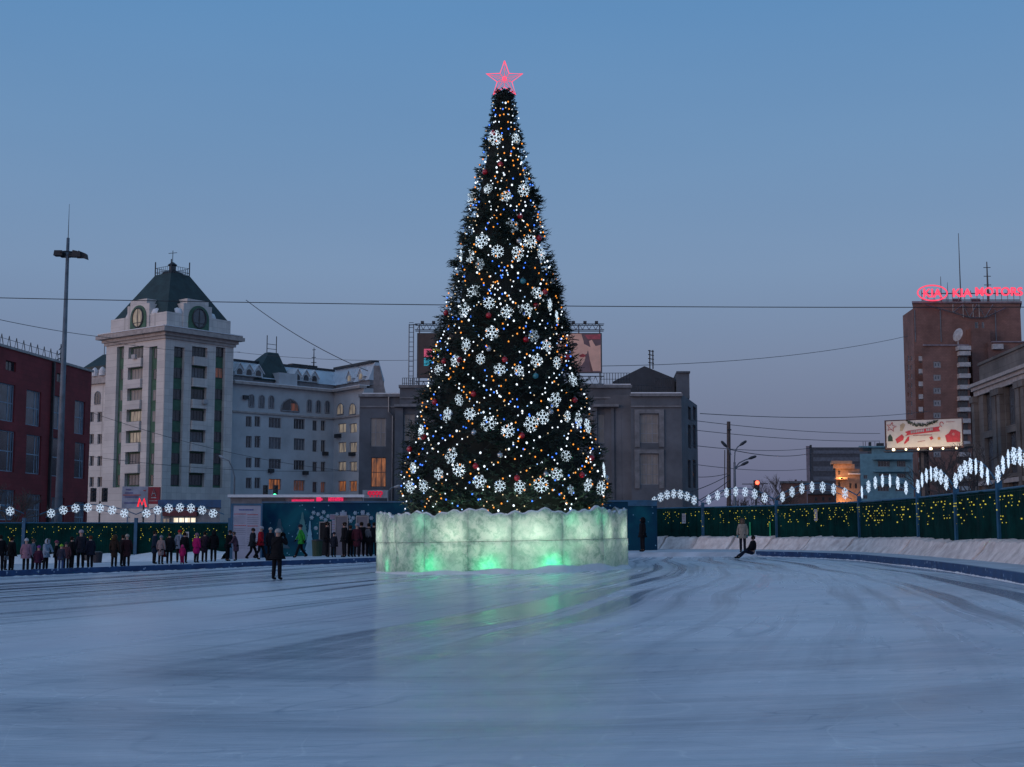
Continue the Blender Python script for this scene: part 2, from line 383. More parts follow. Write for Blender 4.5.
so.rotation_euler = Vector((.8,.6,-.12)).to_track_quat('-Z', 'Y').to_euler()
vs = sc.view_settings; vs.view_transform = 'Standard'; vs.look = 'None'; vs.exposure = .13; vs.gamma = 1; vs.use_curve_mapping = False
sc.cycles.max_bounces = 6; sc.cycles.diffuse_bounces = 4; sc.cycles.transmission_bounces = 6
sc.cycles.use_denoising = True
# ---------------------------------------------------------------- ground, ice, border
def sheet(name, pts, m, kind='structure'):
    mb = MB(); mb.add(pts, [list(range(len(pts)))]); o = mb.build(name, m); tag(o, kind=kind); return o
def pl(x, y, dz=0): return (x, y, gz(x)+dz)
sheet('ground', [pl(-900,-60,-.03), pl(900,-60,-.03), pl(900,1500,-.03), pl(-900,1500,-.03)], M['asphalt'])
BP = [(-160,588),(-60,580.5),(0,577.5),(75,574.3),(150,571.5),(205,569.5),(260,567),(315,565),(370,563),(430,561),(500,559.3),(570,558),(640,556.8),(700,556.6),(756,556.5),(800,557.8),(830,559.2),(860,561),(900,565.5),(930,569),(960,573.5),(992,579),(1024,585),(1060,593),(1110,606),(1180,628)]
bpts = [G(*p) for p in BP]
last = bpts[-1]; bpts = [Vector((-33,-14,gz(-33)))]+bpts+[Vector((last.x+.3,14,gz(last.x+.3))), Vector((last.x+1.5,0,gz(last.x+1.5))), Vector((last.x+3,-14,gz(last.x+3)))]
BP = [(-300,700)]+BP+[(1185,700)]*3
ice_pts = [pl(-33, -20), pl(last.x+3.5, -20)] + [Vector((p.x,p.y,gz(p.x))) for p in bpts[::-1]]
o = sheet('ice_rink', [Vector(p) for p in ice_pts], M['ice'])
# trodden snow outside the border
mb = MB()
outer = []
for i, p in enumerate(bpts):
    px = BP[i][0]
    if px < 640: q = Vector((p.x*1.55-2, 112, 0))
    else: q = Vector((p.x+18+ (px-640)*.01, p.y+ 26 - (px-640)*.045, 0))
    outer.append(q)
NS = 12
for i in range(len(bpts)-1):
    for k in range(NS):
        def q(i_, t):
            a = bpts[i_]; b_ = outer[i_]; x = a.x+(b_.x-a.x)*t; y = a.y+(b_.y-a.y)*t
            return Vector((x, y, sg(x)-(0 if t > .002 else .0)))
        e = .006
        t0, t1 = e+k/NS*(1-e), e+(k+1)/NS*(1-e)
        mb.add([q(i,t0), q(i+1,t0), q(i+1,t1), q(i,t1)], [(0,1,2,3)])
        if k == 0: a_, b2_ = bpts[i], bpts[i+1]; mb.add([Vector((a_.x,a_.y-.35,gz(a_.x)-.01)), Vector((b2_.x,b2_.y-.35,gz(b2_.x)-.01)), q(i+1,t0), q(i,t0)], [(0,1,2,3)]) if 12 <= i < 15 else mb.add([Vector((a_.x,a_.y,gz(a_.x)-.01)), Vector((b2_.x,b2_.y,gz(b2_.x)-.01)), q(i+1,t0), q(i,t0)], [(0,1,2,3)])
tag(mb.build('snowy_ground', M['ground_snow']), kind='structure')
# low navy border round the rink, in two runs
def border_run(idx, label):
    mb = MB(); h = .27
    P = [bpts[i] for i in idx]
    for i in range(len(P)-1):
        a, b_ = P[i], P[i+1]
        d = (b_-a).normalized(); n = Vector((-d.y, d.x, 0)); 
        if n.y < 0 and abs(n.y) > .3: n = -n
        if n.x < 0 and abs(n.y) <= .3: n = -n
        n *= .16
        for s0 in (0,):
            mb.hexa([Vector((a.x,a.y,gz(a.x)-.02)), Vector((b_.x,b_.y,gz(b_.x)-.02)), Vector((b_.x+n.x,b_.y+n.y,gz(b_.x)-.02)), Vector((a.x+n.x,a.y+n.y,gz(a.x)-.02)),
                     Vector((a.x,a.y,gz(a.x)+h)), Vector((b_.x,b_.y,gz(b_.x)+h)), Vector((b_.x+n.x,b_.y+n.y,gz(b_.x)+h)), Vector((a.x+n.x,a.y+n.y,gz(a.x)+h))])
    root = empty('rink_border', (P[0].x, P[0].y, gz(P[0].x)), label, 'rink border')
    mb.build('border_board', M['border'], root)
    mb2 = MB()
    for i in range(len(P)-1):
        mb2.tube([P[i].lerp(P[i+1], q_/24)+Vector((0,-.04,.0)) for q_ in range(25)], [.02+.035*random.random()**2 for q_ in range(25)], 5)
    mb2.build('snow_edge', M['snow'], root)
border_run(range(0, 13), 'low navy rink border with white dots along the left and back of the ice')
border_run(range(15, len(bpts)), 'low navy rink border curving along the right side of the ice')
# ---------------------------------------------------------------- faces of buildings
class Face:
    def __init__(s, pxL, YL, pxR=None, YR=None, P0=None, P1=None):
        if P0 is None: P0 = W(pxL, 531, YL); P1 = W(pxR, 531, YR)
        s.P0 = Vector((P0.x, P0.y, 0)); s.P1 = Vector((P1.x, P1.y, 0))
        d = s.P1-s.P0; s.L = d.length; s.d = d.normalized(); s.n = Vector((s.d.y, -s.d.x, 0))
        if s.n.dot(-s.P0) < 0: s.n = -s.n
        s.holes = []; s.wins = []
        c = (s.P0+s.P1)/2; rad = c.normalized(); q = rad.dot(-s.n); s.bd = rad/q if q > .9 else -s.n
    def pix(s, px, py):
        D = ray(px, py); C = Vector((0,0,CAMZ)); t = (s.P0-C).dot(s.n)/D.dot(s.n); q = C+D*t
        return ((q-s.P0).dot(s.d), q.z)
    def rect(s, x0, y0, x1, y1):
        ym = (y0+y1)/2; xm = (x0+x1)/2
        return (s.pix(x0, ym)[0], s.pix(x1, ym)[0], s.pix(xm, y1)[1], s.pix(xm, y0)[1])
    def apix(s, px, py, o):
        P0 = s.P0; s.P0 = P0+s.n*o; q = s.pix(px, py); s.P0 = P0; return q
    def pt(s, a, z, o=0): q = s.P0+s.d*a+(s.n*o if o >= -.5 else s.bd*(-o)); return Vector((q.x, q.y, z))
    def box(s, mb, a0, a1, z0, z1, o0, o1):
        return mb.hexa([s.pt(a0,z0,o1), s.pt(a1,z0,o1), s.pt(a1,z0,o0), s.pt(a0,z0,o0), s.pt(a0,z1,o1), s.pt(a1,z1,o1), s.pt(a1,z1,o0), s.pt(a0,z1,o0)])
    def pbox(s, mb, x0, y0, x1, y1, o0, o1):
        a0, a1, z0, z1 = s.rect(x0, y0, x1, y1); return s.box(mb, a0, a1, z0, z1, o0, o1)
    def wall(s, mb, z0, z1, dep=.25, a0=0, a1=None):
        a1 = s.L if a1 is None else a1
        A = sorted(set([a0, a1]+[v for h in s.holes for v in (h[0], h[1])])); Z = sorted(set([z0, z1]+[v for h in s.holes for v in (h[2], h[3])]))
        for i in range(len(A)-1):
            for j in range(len(Z)-1):
                am = (A[i]+A[i+1])/2; zm = (Z[j]+Z[j+1])/2
                if any(h[0] < am < h[1] and h[2] < zm < h[3] for h in s.holes): continue
                mb.add([s.pt(A[i],Z[j]), s.pt(A[i+1],Z[j]), s.pt(A[i+1],Z[j+1]), s.pt(A[i],Z[j+1])], [(0,1,2,3)])
        for (p,q,r,t) in s.holes:
            c = [(p,r),(q,r),(q,t),(p,t)]
            for k in range(4):
                (x0,y0),(x1,y1) = c[k], c[(k+1)%4]
                mb.add([s.pt(x0,y0,0), s.pt(x1,y1,0), s.pt(x1,y1,-dep), s.pt(x0,y0,-dep)], [(0,1,2,3)])
    def win(s, root, r, glass='glass', frame='frame', nx=2, nz=1, dep=.25, fw=.07, hole=True, name='window', arch=False, label=None, split=None):
        a0, a1, z0, z1 = r
        if hole: s.holes.append(r)
        o = -dep if hole else .03
        mb = MB(); t = .05
        if arch:
            n = 8; rr = (a1-a0)/2; am = (a0+a1)/2; zc = z1-rr
            pts = [(a0, z0)]+[(am-rr*math.cos(PI*k/n), zc+rr*math.sin(PI*k/n)) for k in range(n+1)]+[(a1, z0)]
            mb.tube([s.pt(a, z, o+.04) for a, z in pts+[pts[0]]], fw, 4, cap=False)
            s.box(mb, am-.035, am+.035, z0, z1, o, o+.06)
            f = mb.build(name, M[frame], root, label)
            g = MB(); g.add([s.pt(a, z, o+.02) for a, z in pts], [list(range(len(pts)))])
            g.build('pane', M[glass], f); return f
        s.box(mb, a0, a0+fw, z0, z1, o, o+t); s.box(mb, a1-fw, a1, z0, z1, o, o+t)
        s.box(mb, a0+fw, a1-fw, z0, z0+fw, o, o+t); s.box(mb, a0+fw, a1-fw, z1-fw, z1, o, o+t)
        xs = split or [k/nx for k in range(1, nx)]
        for k in xs: am = a0+(a1-a0)*k; s.box(mb, am-fw/2, am+fw/2, z0+fw, z1-fw, o, o+t-.005)
        for k in range(1, nz): zm = z0+(z1-z0)*k/nz; s.box(mb, a0+fw, a1-fw, zm-fw/2, zm+fw/2, o, o+t-.01)
        f = mb.build(name, M[frame], root, label)
        g = MB(); g.add([s.pt(a0, z0, o+.015), s.pt(a1, z0, o+.015), s.pt(a1, z1, o+.015), s.pt(a0, z1, o+.015)], [(0,1,2,3)])
        g.build('pane', M[glass], f)
        return f
    def mass(s, mb, D, z0, z1, top=True):
        b0, b1 = s.pt(0,z0,-D), s.pt(s.L,z0,-D)
        mb.add([s.pt(0,z0), b0, s.pt(0,z1,-D), s.pt(0,z1)], [(0,1,2,3)])
        mb.add([s.pt(s.L,z0), s.pt(s.L,z1), s.pt(s.L,z1,-D), b1], [(0,1,2,3)])
        mb.add([b0, b1, s.pt(s.L,z1,-D), s.pt(0,z1,-D)], [(0,1,2,3)])
        if top: mb.add([s.pt(0,z1), s.pt(s.L,z1), s.pt(s.L,z1,-D), s.pt(0,z1,-D)], [(0,1,2,3)])
def prism(mb, pts, z0, z1):
    n = len(pts); v = [Vector((p.x,p.y,z0)) for p in pts]+[Vector((p.x,p.y,z1)) for p in pts]
    mb.add(v, [list(range(n))[::-1], list(range(n, 2*n))]+[(i,(i+1)%n,n+(i+1)%n,n+i) for i in range(n)])
def text_mb(mb, s, face, a, z, size, o, bold=.0, depth=.05, align='LEFT', sx=1.0):
    cu = bpy.data.curves.new('t', 'FONT'); cu.body = s; cu.size = size; cu.extrude = depth/2; cu.offset = bold; cu.align_x = align
    ob = bpy.data.objects.new('t', cu); me = bpy.data.meshes.new_from_object(ob)
    vs_ = [face.pt(a+v.co.x*sx, z+v.co.y, o+v.co.z) for v in me.vertices]
    mb.add(vs_, [list(p.vertices) for p in me.polygons])
    bpy.data.objects.remove(ob); bpy.data.curves.remove(cu); bpy.data.meshes.remove(me)
# ================================================================ corner tower
N0 = W(160.3, 531, 180); dl = Vector((-.787,.617,0)); dr = Vector((.617,.787,0)); N0.z = 0
def len_to(d, px):
    u = W(px, 531, 1).x
    return (u*N0.y-N0.x)/(d.x-u*d.y)
Ll, Lr = len_to(dl, 100.5), len_to(dr, 229.5)
TA = Face(0,0,P0=N0+dl*Ll, P1=N0); TB = Face(0,0,P0=N0, P1=N0+dr*Lr)
tw = empty('apartment_tower', (N0.x, N0.y, gz(N0.x)), 'pale ten storey corner tower with green strips and a dark green hipped roof', 'tower building')
zt = TA.pix(164, 338)[1]; zb = gz(N0.x)-.5
z_par = TA.pix(164, 311)[1]
lv = lambda k: TA.pix(163, 380+21.4*k-19)[1]
floors = [(363.5+21.2*k*1.0) for k in range(8)]
def tower_face(Fc, xs, side):
    # xs: strip columns (x0,x1,kind) measured at mid height
    for (x0, x1, kind) in xs:
        a0, a1 = Fc.pix(x0, 430)[0], Fc.pix(x1, 430)[0]
        zs_top = Fc.pix((x0+x1)/2, 354)[1]+1.0; zs_bot = TA.pix(163, 486)[1]
        r = (a0, a1, zs_bot, zs_top); Fc.holes.append(r)
        g = MB(); g.add([Fc.pt(a0,zs_bot,-.5), Fc.pt(a1,zs_bot,-.5), Fc.pt(a1,zs_top,-.5), Fc.pt(a0,zs_top,-.5)], [(0,1,2,3)])
        g.build('green_strip', M['green_render'], tw)
        za, zb_ = Fc.pix((x0+x1)/2, 354 if side == 'L' else 352)[1], Fc.pix((x0+x1)/2, 480)[1]
        za += .1; zs_top = za
        for k in range(7):
            zc = za+(zb_-za)*k/6
            lit = {('L','s'):['glass','glass','curtain','curtain','curtain','glass_grey','glass','glass','glass'],
                   ('L','b'):['glass','curtain','curtain','lit_warm','lit_warm','glass_grey','glass_grey','glass','glass'],
                   ('R','s'):['glass']*9, ('R','b'):['glass','glass_grey','glass','glass','glass_grey','glass','glass','glass','glass']}[(side, kind)][k]
            m = (a1-a0)*.12
            if side == 'R' and kind == 's' and k == 1 and x0 > 200: lit = 'lit_dim'
            off = (.3 if side == 'L' else .04)*(a1-a0) if kind == 's' else m
            Fc.win(tw, (a0+off, a1-m*.4, zc-.7, zc+.72), lit, 'frame_dark' if lit != 'curtain' else 'frame', nx=2 if kind == 's' else 4, hole=False, fw=.06)
            # set it inside the recess
            for ob in (bpy.data.objects[-1:] if False else []): pass
            if kind == 'b' and k < 6:
                bz = zc-.88
                mb = MB(); Fc.box(mb, a0+.12, a1-.12, bz-.95, bz+.1, -.4, .3); Fc.box(mb, a0+.05, a1-.05, bz-1.1, bz-.951, -.42, .36)
                mb.build('balcony', M['tower_tile'], tw)
# windows in strips must sit in the recess: shift face plane for them
_orig = Face.win
def win_in(s, root, r, *a, **k):
    dep = k.get('dep', .25)
    if root is tw and not k.get('hole', True) and not k.get('arch'):
        P0, P1 = s.P0, s.P1; s.P0 = P0-s.n*.48; s.P1 = P1-s.n*.48
        f = _orig(s, root, r, *a, **k); s.P0, s.P1 = P0, P1; return f
    return _orig(s, root, r, *a, **k)
Face.win = win_in
tower_face(TA, [(114.5,121.5,'s'),(126,141,'b'),(147,155,'s')], 'L')
tower_face(TB, [(172,182.5,'s'),(190,205.5,'b'),(214,223.5,'s')], 'R')
Face.win = _orig
mb = MB(); TA.wall(mb, zb, zt, .5); TB.wall(mb, zb, zt, .5)
back = N0+dl*Ll+dr*Lr
Q = [N0+dl*Ll, N0, N0+dr*Lr, back]
mb.add([Vector((*Q[2].xy,zb)), Vector((*Q[3].xy,zb)), Vector((*Q[3].xy,zt)), Vector((*Q[2].xy,zt))], [(0,1,2,3)])
mb.add([Vector((*Q[3].xy,zb)), Vector((*Q[0].xy,zb)), Vector((*Q[0].xy,zt)), Vector((*Q[3].xy,zt))], [(0,1,2,3)])
mb.build('wall', M['tower_tile'], tw)
def quad_off(e):   # tower footprint grown by e
    return [N0+dl*(Ll+e)-dr*e, N0-dl*e-dr*e, N0-dl*e+dr*(Lr+e), N0+dl*(Ll+e)+dr*(Lr+e)]
mb = MB()
for e, z0, z1 in ((.25,zt-.05,zt+.35),(.5,zt+.35,zt+.8),(1.1,zt+.8,zt+1.3),(.9,zt+1.3,zt+1.5)): prism(mb, quad_off(e), z0, z1)
mb.build('cornice', M['cornice'], tw)
mb = MB(); zp0 = zt+1.5; zp1 = zp0+2.2; prism(mb, quad_off(-.35), zp0, zp1); mb.build('parapet', M['tower_tile'], tw)
mb = MB(); 
for Fc in (TA, TB): Fc.box(mb, -.8, Fc.L+.8, zt+1.5, zt+1.62, .2, 1.0)
mb.build('cornice_snow', M['snow'], tw)
# round-headed gables with clock-like windows
for Fc, cxp in ((TA, 137.5), (TB, 199.5)):
    ac = Fc.pix(cxp, 318)[0]; mb = MB()
    zb0, zb1 = zp0, zp1+2.0
    Fc.box(mb, ac-2.6, ac+2.3, zb0, zb1-.5, -3.2, -.2); Fc.box(mb, ac-2.0, ac+1.7, zb1-.5, zb1+.2, -3.2, -.22)
    g = mb.build('gable', M['tower_tile'], tw)
    n = 20; zc = zp0+1.85
    mb = MB(); pts = [Fc.pt(ac-1.75, zp0+.05, -.08)]+[Fc.pt(ac-1.75*math.cos(PI*k/12), zc+1.75*math.sin(PI*k/12), -.08) for k in range(13)]+[Fc.pt(ac+1.75, zp0+.05, -.08)]
    k = len(pts); mb.add(pts+[p-Fc.n*.3 for p in pts], [list(range(k))]+[(i,(i+1)%k,k+(i+1)%k,k+i) for i in range(k)])
    mb.build('green_surround', M['green_render'], tw)
    mb = MB(); ring = [Fc.pt(ac+1.25*math.sin(2*PI*j/n)*.92, zc+1.35*math.cos(2*PI*j/n), .02) for j in range(n+1)]
    mb.tube(ring, .11, 4, cap=False); Fc.box(mb, ac-.05, ac+.05, zc-1.3, zc+1.3, -.06, .03); Fc.box(mb, ac-1.1, ac+1.1, zc-.75, zc-.65, -.06, .025)
    f = mb.build('round_window', M['frame_dark'], tw)
    mb = MB(); mb.add([p-Fc.n*.05 for p in ring[:-1]], [list(range(n))])
    mb.build('pane', M['lit_warm' if Fc is TA else 'glass_grey'], f)  # left pane glows in place of the sky it reflects
    for sgn, hh in ((-2.9, .5), (2.75, 1.3)):
        mb = MB(); mb.ball(Fc.pt(ac+sgn, zp1+.1, -1.2), .9, 8, .9); mb.build('snow_drift', M['snow'], tw, smooth=True)
# hipped roof
zr = TA.pix(165, 272)[1]+1.1
top_c = (Q[0]+Q[1]+Q[2]+Q[3])/4
lo = quad_off(-.45); hi = [top_c+(q-top_c)*.27 for q in quad_off(0)]
mb = MB(); mb.add([Vector((*p.xy, zp1-.3)) for p in lo]+[Vector((*p.xy, zr)) for p in hi], [(0,1,5,4),(1,2,6,5),(2,3,7,6),(3,0,4,7),(4,5,6,7)])
mb.build('roof', M['roof_green'], tw)
mb = MB(); k = len(hi)
for i in range(4):
    a, b_ = hi[i], hi[(i+1)%4]
    mb.tube([Vector((*a.xy,zr-.05)), Vector((*a.xy,zr+1.9))], .09, 5)
    for z in (.35, 1.0): mb.tube([Vector((*a.xy,zr+z)), Vector((*b_.xy,zr+z))], .03, 4)
    for t in range(1, 8): p = a+(b_-a)*t/8; mb.tube([Vector((*p.xy,zr)), Vector((*p.xy,zr+1))], .03, 4)
mb.build('roof_railing', M['metal'], tw)
mb = MB(); c = top_c; mb.lathe([(1.6,0),(1.5,.3),(.5,.75),(.45,1.3),(.7,1.5),(.2,1.9)], Vector((c.x,c.y,zr)), 8); mb.tube([Vector((c.x,c.y,zr+1.5)), Vector((c.x,c.y,zr+3.6))], .05, 5)
mb.tube([Vector((c.x-.6,c.y,zr+3.2)), Vector((c.x+.6,c.y,zr+3.3))], .04, 4)
mb.build('roof_vent', M['metal'], tw)
for (Fc, a, z) in ((TA, TA.pix(137,356)[0], TA.pix(137,357)[1]), (TB, TB.pix(203,402)[0], TB.pix(203,402)[1])):
    mb = MB(); Fc.box(mb, a-.4, a+.4, z-.3, z+.3, .36, .66); mb.build('air_conditioner', M['trim_white'], tw)
# shops at the foot
mb = MB(); TB.box(mb, .5, Lr, zb, gz(N0.x)+3.3, .05, 2.0); TA.box(mb, .5, Ll, zb, gz(N0.x)+2.6, .05, 1.2); mb.build('shop_front', M['grey_dark'], tw)
# ================================================================ curved white block with mansard roof
LA = Face(229, 191, 332, 204); LB = Face(332, 204, 362, 197)
wb = empty('apartment_block', (LA.P0.x+20, LA.P0.y, gz(LA.P0.x)), 'pale blue-white five storey block with snowy mansard roof and small dormers', 'apartment block')
def pr(Fc, x0, y0, x1, y1, **k): return Fc.win(wb, Fc.rect(x0, y0, x1, y1), fw=.09, **k)
zx = lambda x: 220+x/4.794
zy = lambda y: 340+y/4.794
rows = [(366,416,'g'),(460,517,'g'),(564,612,'g'),(660,712,'o')]
for (y0, y1, kd) in rows:
    for (x0, x1, sh) in ((124,152,0),(166,194,0),(234,293,6),(354,407,12),(444,466,20),(484,506,20)):
        g = 'glass'
        if kd == 'o' and x0 == 234: g = 'lit_orange'
        elif kd == 'o' and x0 in (354,484): g = 'lit_dim'
        elif y0 == 460 and x0 in (234,354): g = 'glass_grey'
        pr(LA, zx(x0), zy(y0+sh), zx(x1), zy(y1+sh), glass=g, nx=4 if x1-x0 > 40 else 2, nz=1, frame='frame_dark' if g == 'lit_orange' else 'frame')
for (x0, x1, sh) in ((138,162,-4),(187,211,-1),(234,257,2),(417,438,20),(460,481,24),(503,524,26)):
    pr(LA, zx(x0), zy(266+sh), zx(x1), zy(325+sh), glass='glass_grey', hole=False, arch=True)
r = LA.rect(zx(292), zy(284), zx(378), zy(342)); LA.win(wb, r, 'glass', 'frame', hole=False, arch=True, fw=.12)
a0_, a1_, z0_, z1_ = LA.rect(zx(340), zy(292), zx(372), zy(340)); mb = MB(); LA.box(mb, a0_, a1_, z0_, z1_-.4, .05, .07); mb.build('curtain', M['lit_dim'], wb)
for (y0, y1, g) in ((400,445,'lit_warm'),(490,540,'lit_warm'),(583,630,'lit_warm'),(675,727,'lit_orange')):
    for (x0, x1) in ((566,604),(620,656)): pr(LB, zx(x0), zy(y0), zx(x1), zy(y1), glass=g)
for (x0, x1) in ((564,594),(622,652)): pr(LB, zx(x0), zy(304), zx(x1), zy(357), glass='lit_warm', hole=False, arch=True)
zwA = LA.pix(238, 383)[1]; zgb = gz(LA.P0.x)-.5; zwB = zwA
zcor = LA.pix(250, 385)[1]
mb = MB(); LA.wall(mb, zgb, zcor); LB.wall(mb, zgb, zcor); LA.mass(mb, 11, zgb, zcor, False); LB.mass(mb, 3.5, zgb, zcor, False)
mb.build('wall', M['white_render'], wb)
mb = MB()
for Fc in (LA, LB):
    Fc.box(mb, -.1, Fc.L+.1, zcor-.02, zcor+.35, -.5, .75)
    Fc.box(mb, 0, Fc.L, LA.pix(250,412.5)[1]-.12, LA.pix(250,412.5)[1]+.12, .02, .25)
mb.build('cornice', M['cornice'], wb)
mb = MB(); 
for Fc in (LA, LB): Fc.box(mb, 0, Fc.L, zcor+.35, zcor+.46, -1.0, .7)
mb.build('cornice_snow', M['snow'], wb)
zat = zcor+1.25
mb = MB()
XT = {LA: (0, LA.L+5.5), LB: (-3, LB.L)}; QD = {LA: 1, LB: .33}
for Fc in (LA, LB): Fc.box(mb, XT[Fc][0], XT[Fc][1], zcor+.46, zat-(0 if Fc is LA else .02), -10.5*QD[Fc], -1.0)
mb.build('attic_wall', M['grey_trim'], wb)
zrf = zat+2.7
mb = MB()
for Fc in (LA, LB):
    e0, e1 = XT[Fc]; qd = QD[Fc]; zq = zrf-(0 if Fc is LA else .03)
    mb.add([Fc.pt(e0,zat,-.8), Fc.pt(e1,zat,-.8), Fc.pt(e1,zq,-4.5*qd-.6*(1-qd)), Fc.pt(e0,zq,-4.5*qd-.6*(1-qd)), Fc.pt(e0,zq,-8*qd), Fc.pt(e1,zq,-8*qd), Fc.pt(e0,zat,-10.8*qd), Fc.pt(e1,zat,-10.8*qd)],
           [(0,1,2,3),(3,2,5,4),(4,5,7,6),(0,3,4,6),(1,7,5,2)])
mb.build('mansard_roof', mat('snow_on_roof_sheet', (.62,.7,.78), .7, .1, .5), wb)
mb = MB()
for Fc in (LA, LB): Fc.box(mb, XT[Fc][0]+.2, XT[Fc][1]-.2, zrf-.05, zrf+.24+(0 if Fc is LA else .03), -8.2*QD[Fc], -4.2*QD[Fc])
mb.build('ridge', M['metal'], wb)
def dormer(Fc, px, py, glassn):
    a, z = Fc.pix(px, py); a, z = a, zat+.1; w_, h_ = .8, .8; mb = MB()
    o1 = -.6; o0 = -3.2 if Fc is LA else -2.2
    mb.add([Fc.pt(a-w_,z,o1), Fc.pt(a+w_,z,o1), Fc.pt(a+w_,z+h_,o1), Fc.pt(a,z+h_+.95,o1), Fc.pt(a-w_,z+h_,o1), Fc.pt(a-w_,z,o0), Fc.pt(a+w_,z,o0), Fc.pt(a+w_,z+h_,o0), Fc.pt(a,z+h_+.95,o0), Fc.pt(a-w_,z+h_,o0)],
           [(0,1,2,3,4),(0,4,9,5),(1,6,7,2),(2,7,8,3),(3,8,9,4)])
    d = mb.build('dormer', M['white_render'], wb)
    mb = MB(); n = 8
    pts = [Fc.pt(a-.45,z+.15,o1+.04)]+[Fc.pt(a-.45*math.cos(PI*k/n), z+.55+.45*math.sin(PI*k/n), o1+.04) for k in range(n+1)]+[Fc.pt(a+.45,z+.15,o1+.04)]
    mb.add(pts, [list(range(len(pts)))]); mb.build('dormer_window', M[glassn], d)
    mb = MB()
    for s_ in (-1, 1): mb.add([Fc.pt(a+s_*(w_+.25),z+h_-.25,o1+.15), Fc.pt(a,z+h_+1.1,o1+.15), Fc.pt(a,z+h_+1.1,o0), Fc.pt(a+s_*(w_+.25),z+h_-.25,o0), Fc.pt(a+s_*(w_+.25),z+h_-.4,o1+.15), Fc.pt(a,z+h_+.95,o1+.15)], [(0,1,2,3),(0,4,5,1)])
    mb.build('dormer_snow', M['snow'], d)
for x, g in ((105,'glass'),(150,'glass'),(195,'glass'),(382,'glass'),(424,'glass'),(464,'glass')): dormer(LA, zx(x), 378, g)
for x, g in ((603,'lit_warm'),(657,'lit_warm')): dormer(LB, zx(x), 382, g)
# green pyramid on the block and its attic box
a0, a1 = LA.apix(zx(165), 375, -.7)[0], LA.apix(zx(345), 375, -.7)[0]; am0, am1 = LA.apix(zx(225), 352, -4.5)[0], LA.apix(zx(270), 352, -4.5)[0]
zpy = LA.apix(zx(245), zy(62), -4.5)[1]
mb = MB(); mb.add([LA.pt(a0,zat-.3,-.7), LA.pt(a1,zat-.3,-.7), LA.pt(a1,zat-.3,-8.5), LA.pt(a0,zat-.3,-8.5), LA.pt(am0,zpy,-4.0), LA.pt(am1,zpy,-4.0), LA.pt(am1,zpy,-5.0), LA.pt(am0,zpy,-5.0)],
   [(0,1,5,4),(1,2,6,5),(2,3,7,6),(3,0,4,7),(4,5,6,7)]); mb.build('pyramid_roof', M['roof_green'], wb)
mb = MB()
for a in (am0, am1): mb.tube([LA.pt(a,zpy,-4.5), LA.pt(a,zpy+2.6,-4.5)], .07, 5)
for z in (.6, 1.3): mb.tube([LA.pt(am0,zpy+z,-4.5), LA.pt(am1,zpy+z,-4.5)], .04, 4)
mb.build('roof_railing', M['metal'], wb)
mb = MB(); a0, a1 = LA.pix(zx(282), 385)[0], LA.pix(zx(368), 385)[0]; LA.box(mb, a0, a1, zcor+.47, zat+1.0, -2.5, .1); mb.build('attic_box', M['white_render'], wb)
# end gable on the right with snow, chimneys and antennas
mb = MB(); a = LB.pix(zx(740), 375)[0]
ze = zat+4.2
ge = Face(367, 198, 386, 198); gp = [ge.pix(x_, y_) for x_, y_ in ((367,393),(386,394),(379.5,365.5),(373.5,365.5))]
mb.add([ge.pt(a_, z_, 0) for a_, z_ in gp]+[ge.pt(a_, z_, -9) for a_, z_ in gp], [(0,1,2,3),(0,3,7,4),(1,5,6,2),(3,2,6,7),(4,7,6,5)]); ge.box(mb, gp[0][0], gp[1][0], 0, gp[1][1]+.01, -9, -.02)
mb.build('end_gable', M['grey_trim'], wb)
mb = MB(); xa = LA.apix(zx(450), 360, -6)[0]
for p in ((zx(440), 3.2), (zx(395), 1.0), (zx(360), .9)):
    a = LA.apix(p[0], 366, -6)[0]; LA.box(mb, a-.8, a+.8, zrf, zrf+.7, -6.8, -5.6)
mb.build('chimney_stack', M['metal'], wb)
mb = MB(); mb.tube([LA.pt(xa,zrf,-6), LA.pt(xa,zrf+3.6,-6)], [.14,.05], 5)
for z, l in ((1.2,.5),(2,.4),(3.2,.3)): mb.tube([LA.pt(xa-l,zrf+z,-6), LA.pt(xa+l,zrf+z+.1,-6)], .05, 4)
mb.build('antenna_mast', M['metal'], wb)
for (x, y) in ((572,460),(640,547),(500,545),(405,637),(240,627),(118,275)):
    Fc = LB if x > 540 else LA; mb = MB(); Fc.pbox(mb, zx(x-11), zy(y-9), zx(x+11), zy(y+9), .05, .5); mb.build('air_conditioner', M['metal'], wb)
# left wing, seen between the red hall and the tower
WF = Face(60, 196, 111, 189)
lw = empty('apartment_wing', (WF.P0.x+3, WF.P0.y, gz(WF.P0.x)), 'pale wing of flats seen between the red hall and the corner tower', 'apartment block')
for y in (412, 434, 456, 477):
    WF.win(lw, WF.rect(89.5,y,93.8,y+10), fw=.08); WF.win(lw, WF.rect(97.4,y,102,y+10), fw=.08)
WF.win(lw, WF.rect(95,391.5,100.5,404), hole=False, arch=True)
mb = MB(); zw = WF.pix(95, 378)[1]; WF.wall(mb, -1.5, zw); WF.mass(mb, 10, -1.5, zw); mb.build('wall', M['tower_tile'], lw)
mb = MB(); WF.box(mb, 0, WF.L, zw-.9, zw-.1, .01, .5); WF.box(mb, 0, WF.L, zw+.01, zw+.8, -9, -.6); WF.box(mb, 0, WF.L, zw+.8, zw+1.4, -9, -1.2); mb.build('cornice', M['cornice'], lw)
mb = MB(); WF.box(mb, 0, WF.L, zw+1.4, zw+2.0, -9, -1.6); mb.build('mansard_roof', M['roof_green'], lw)
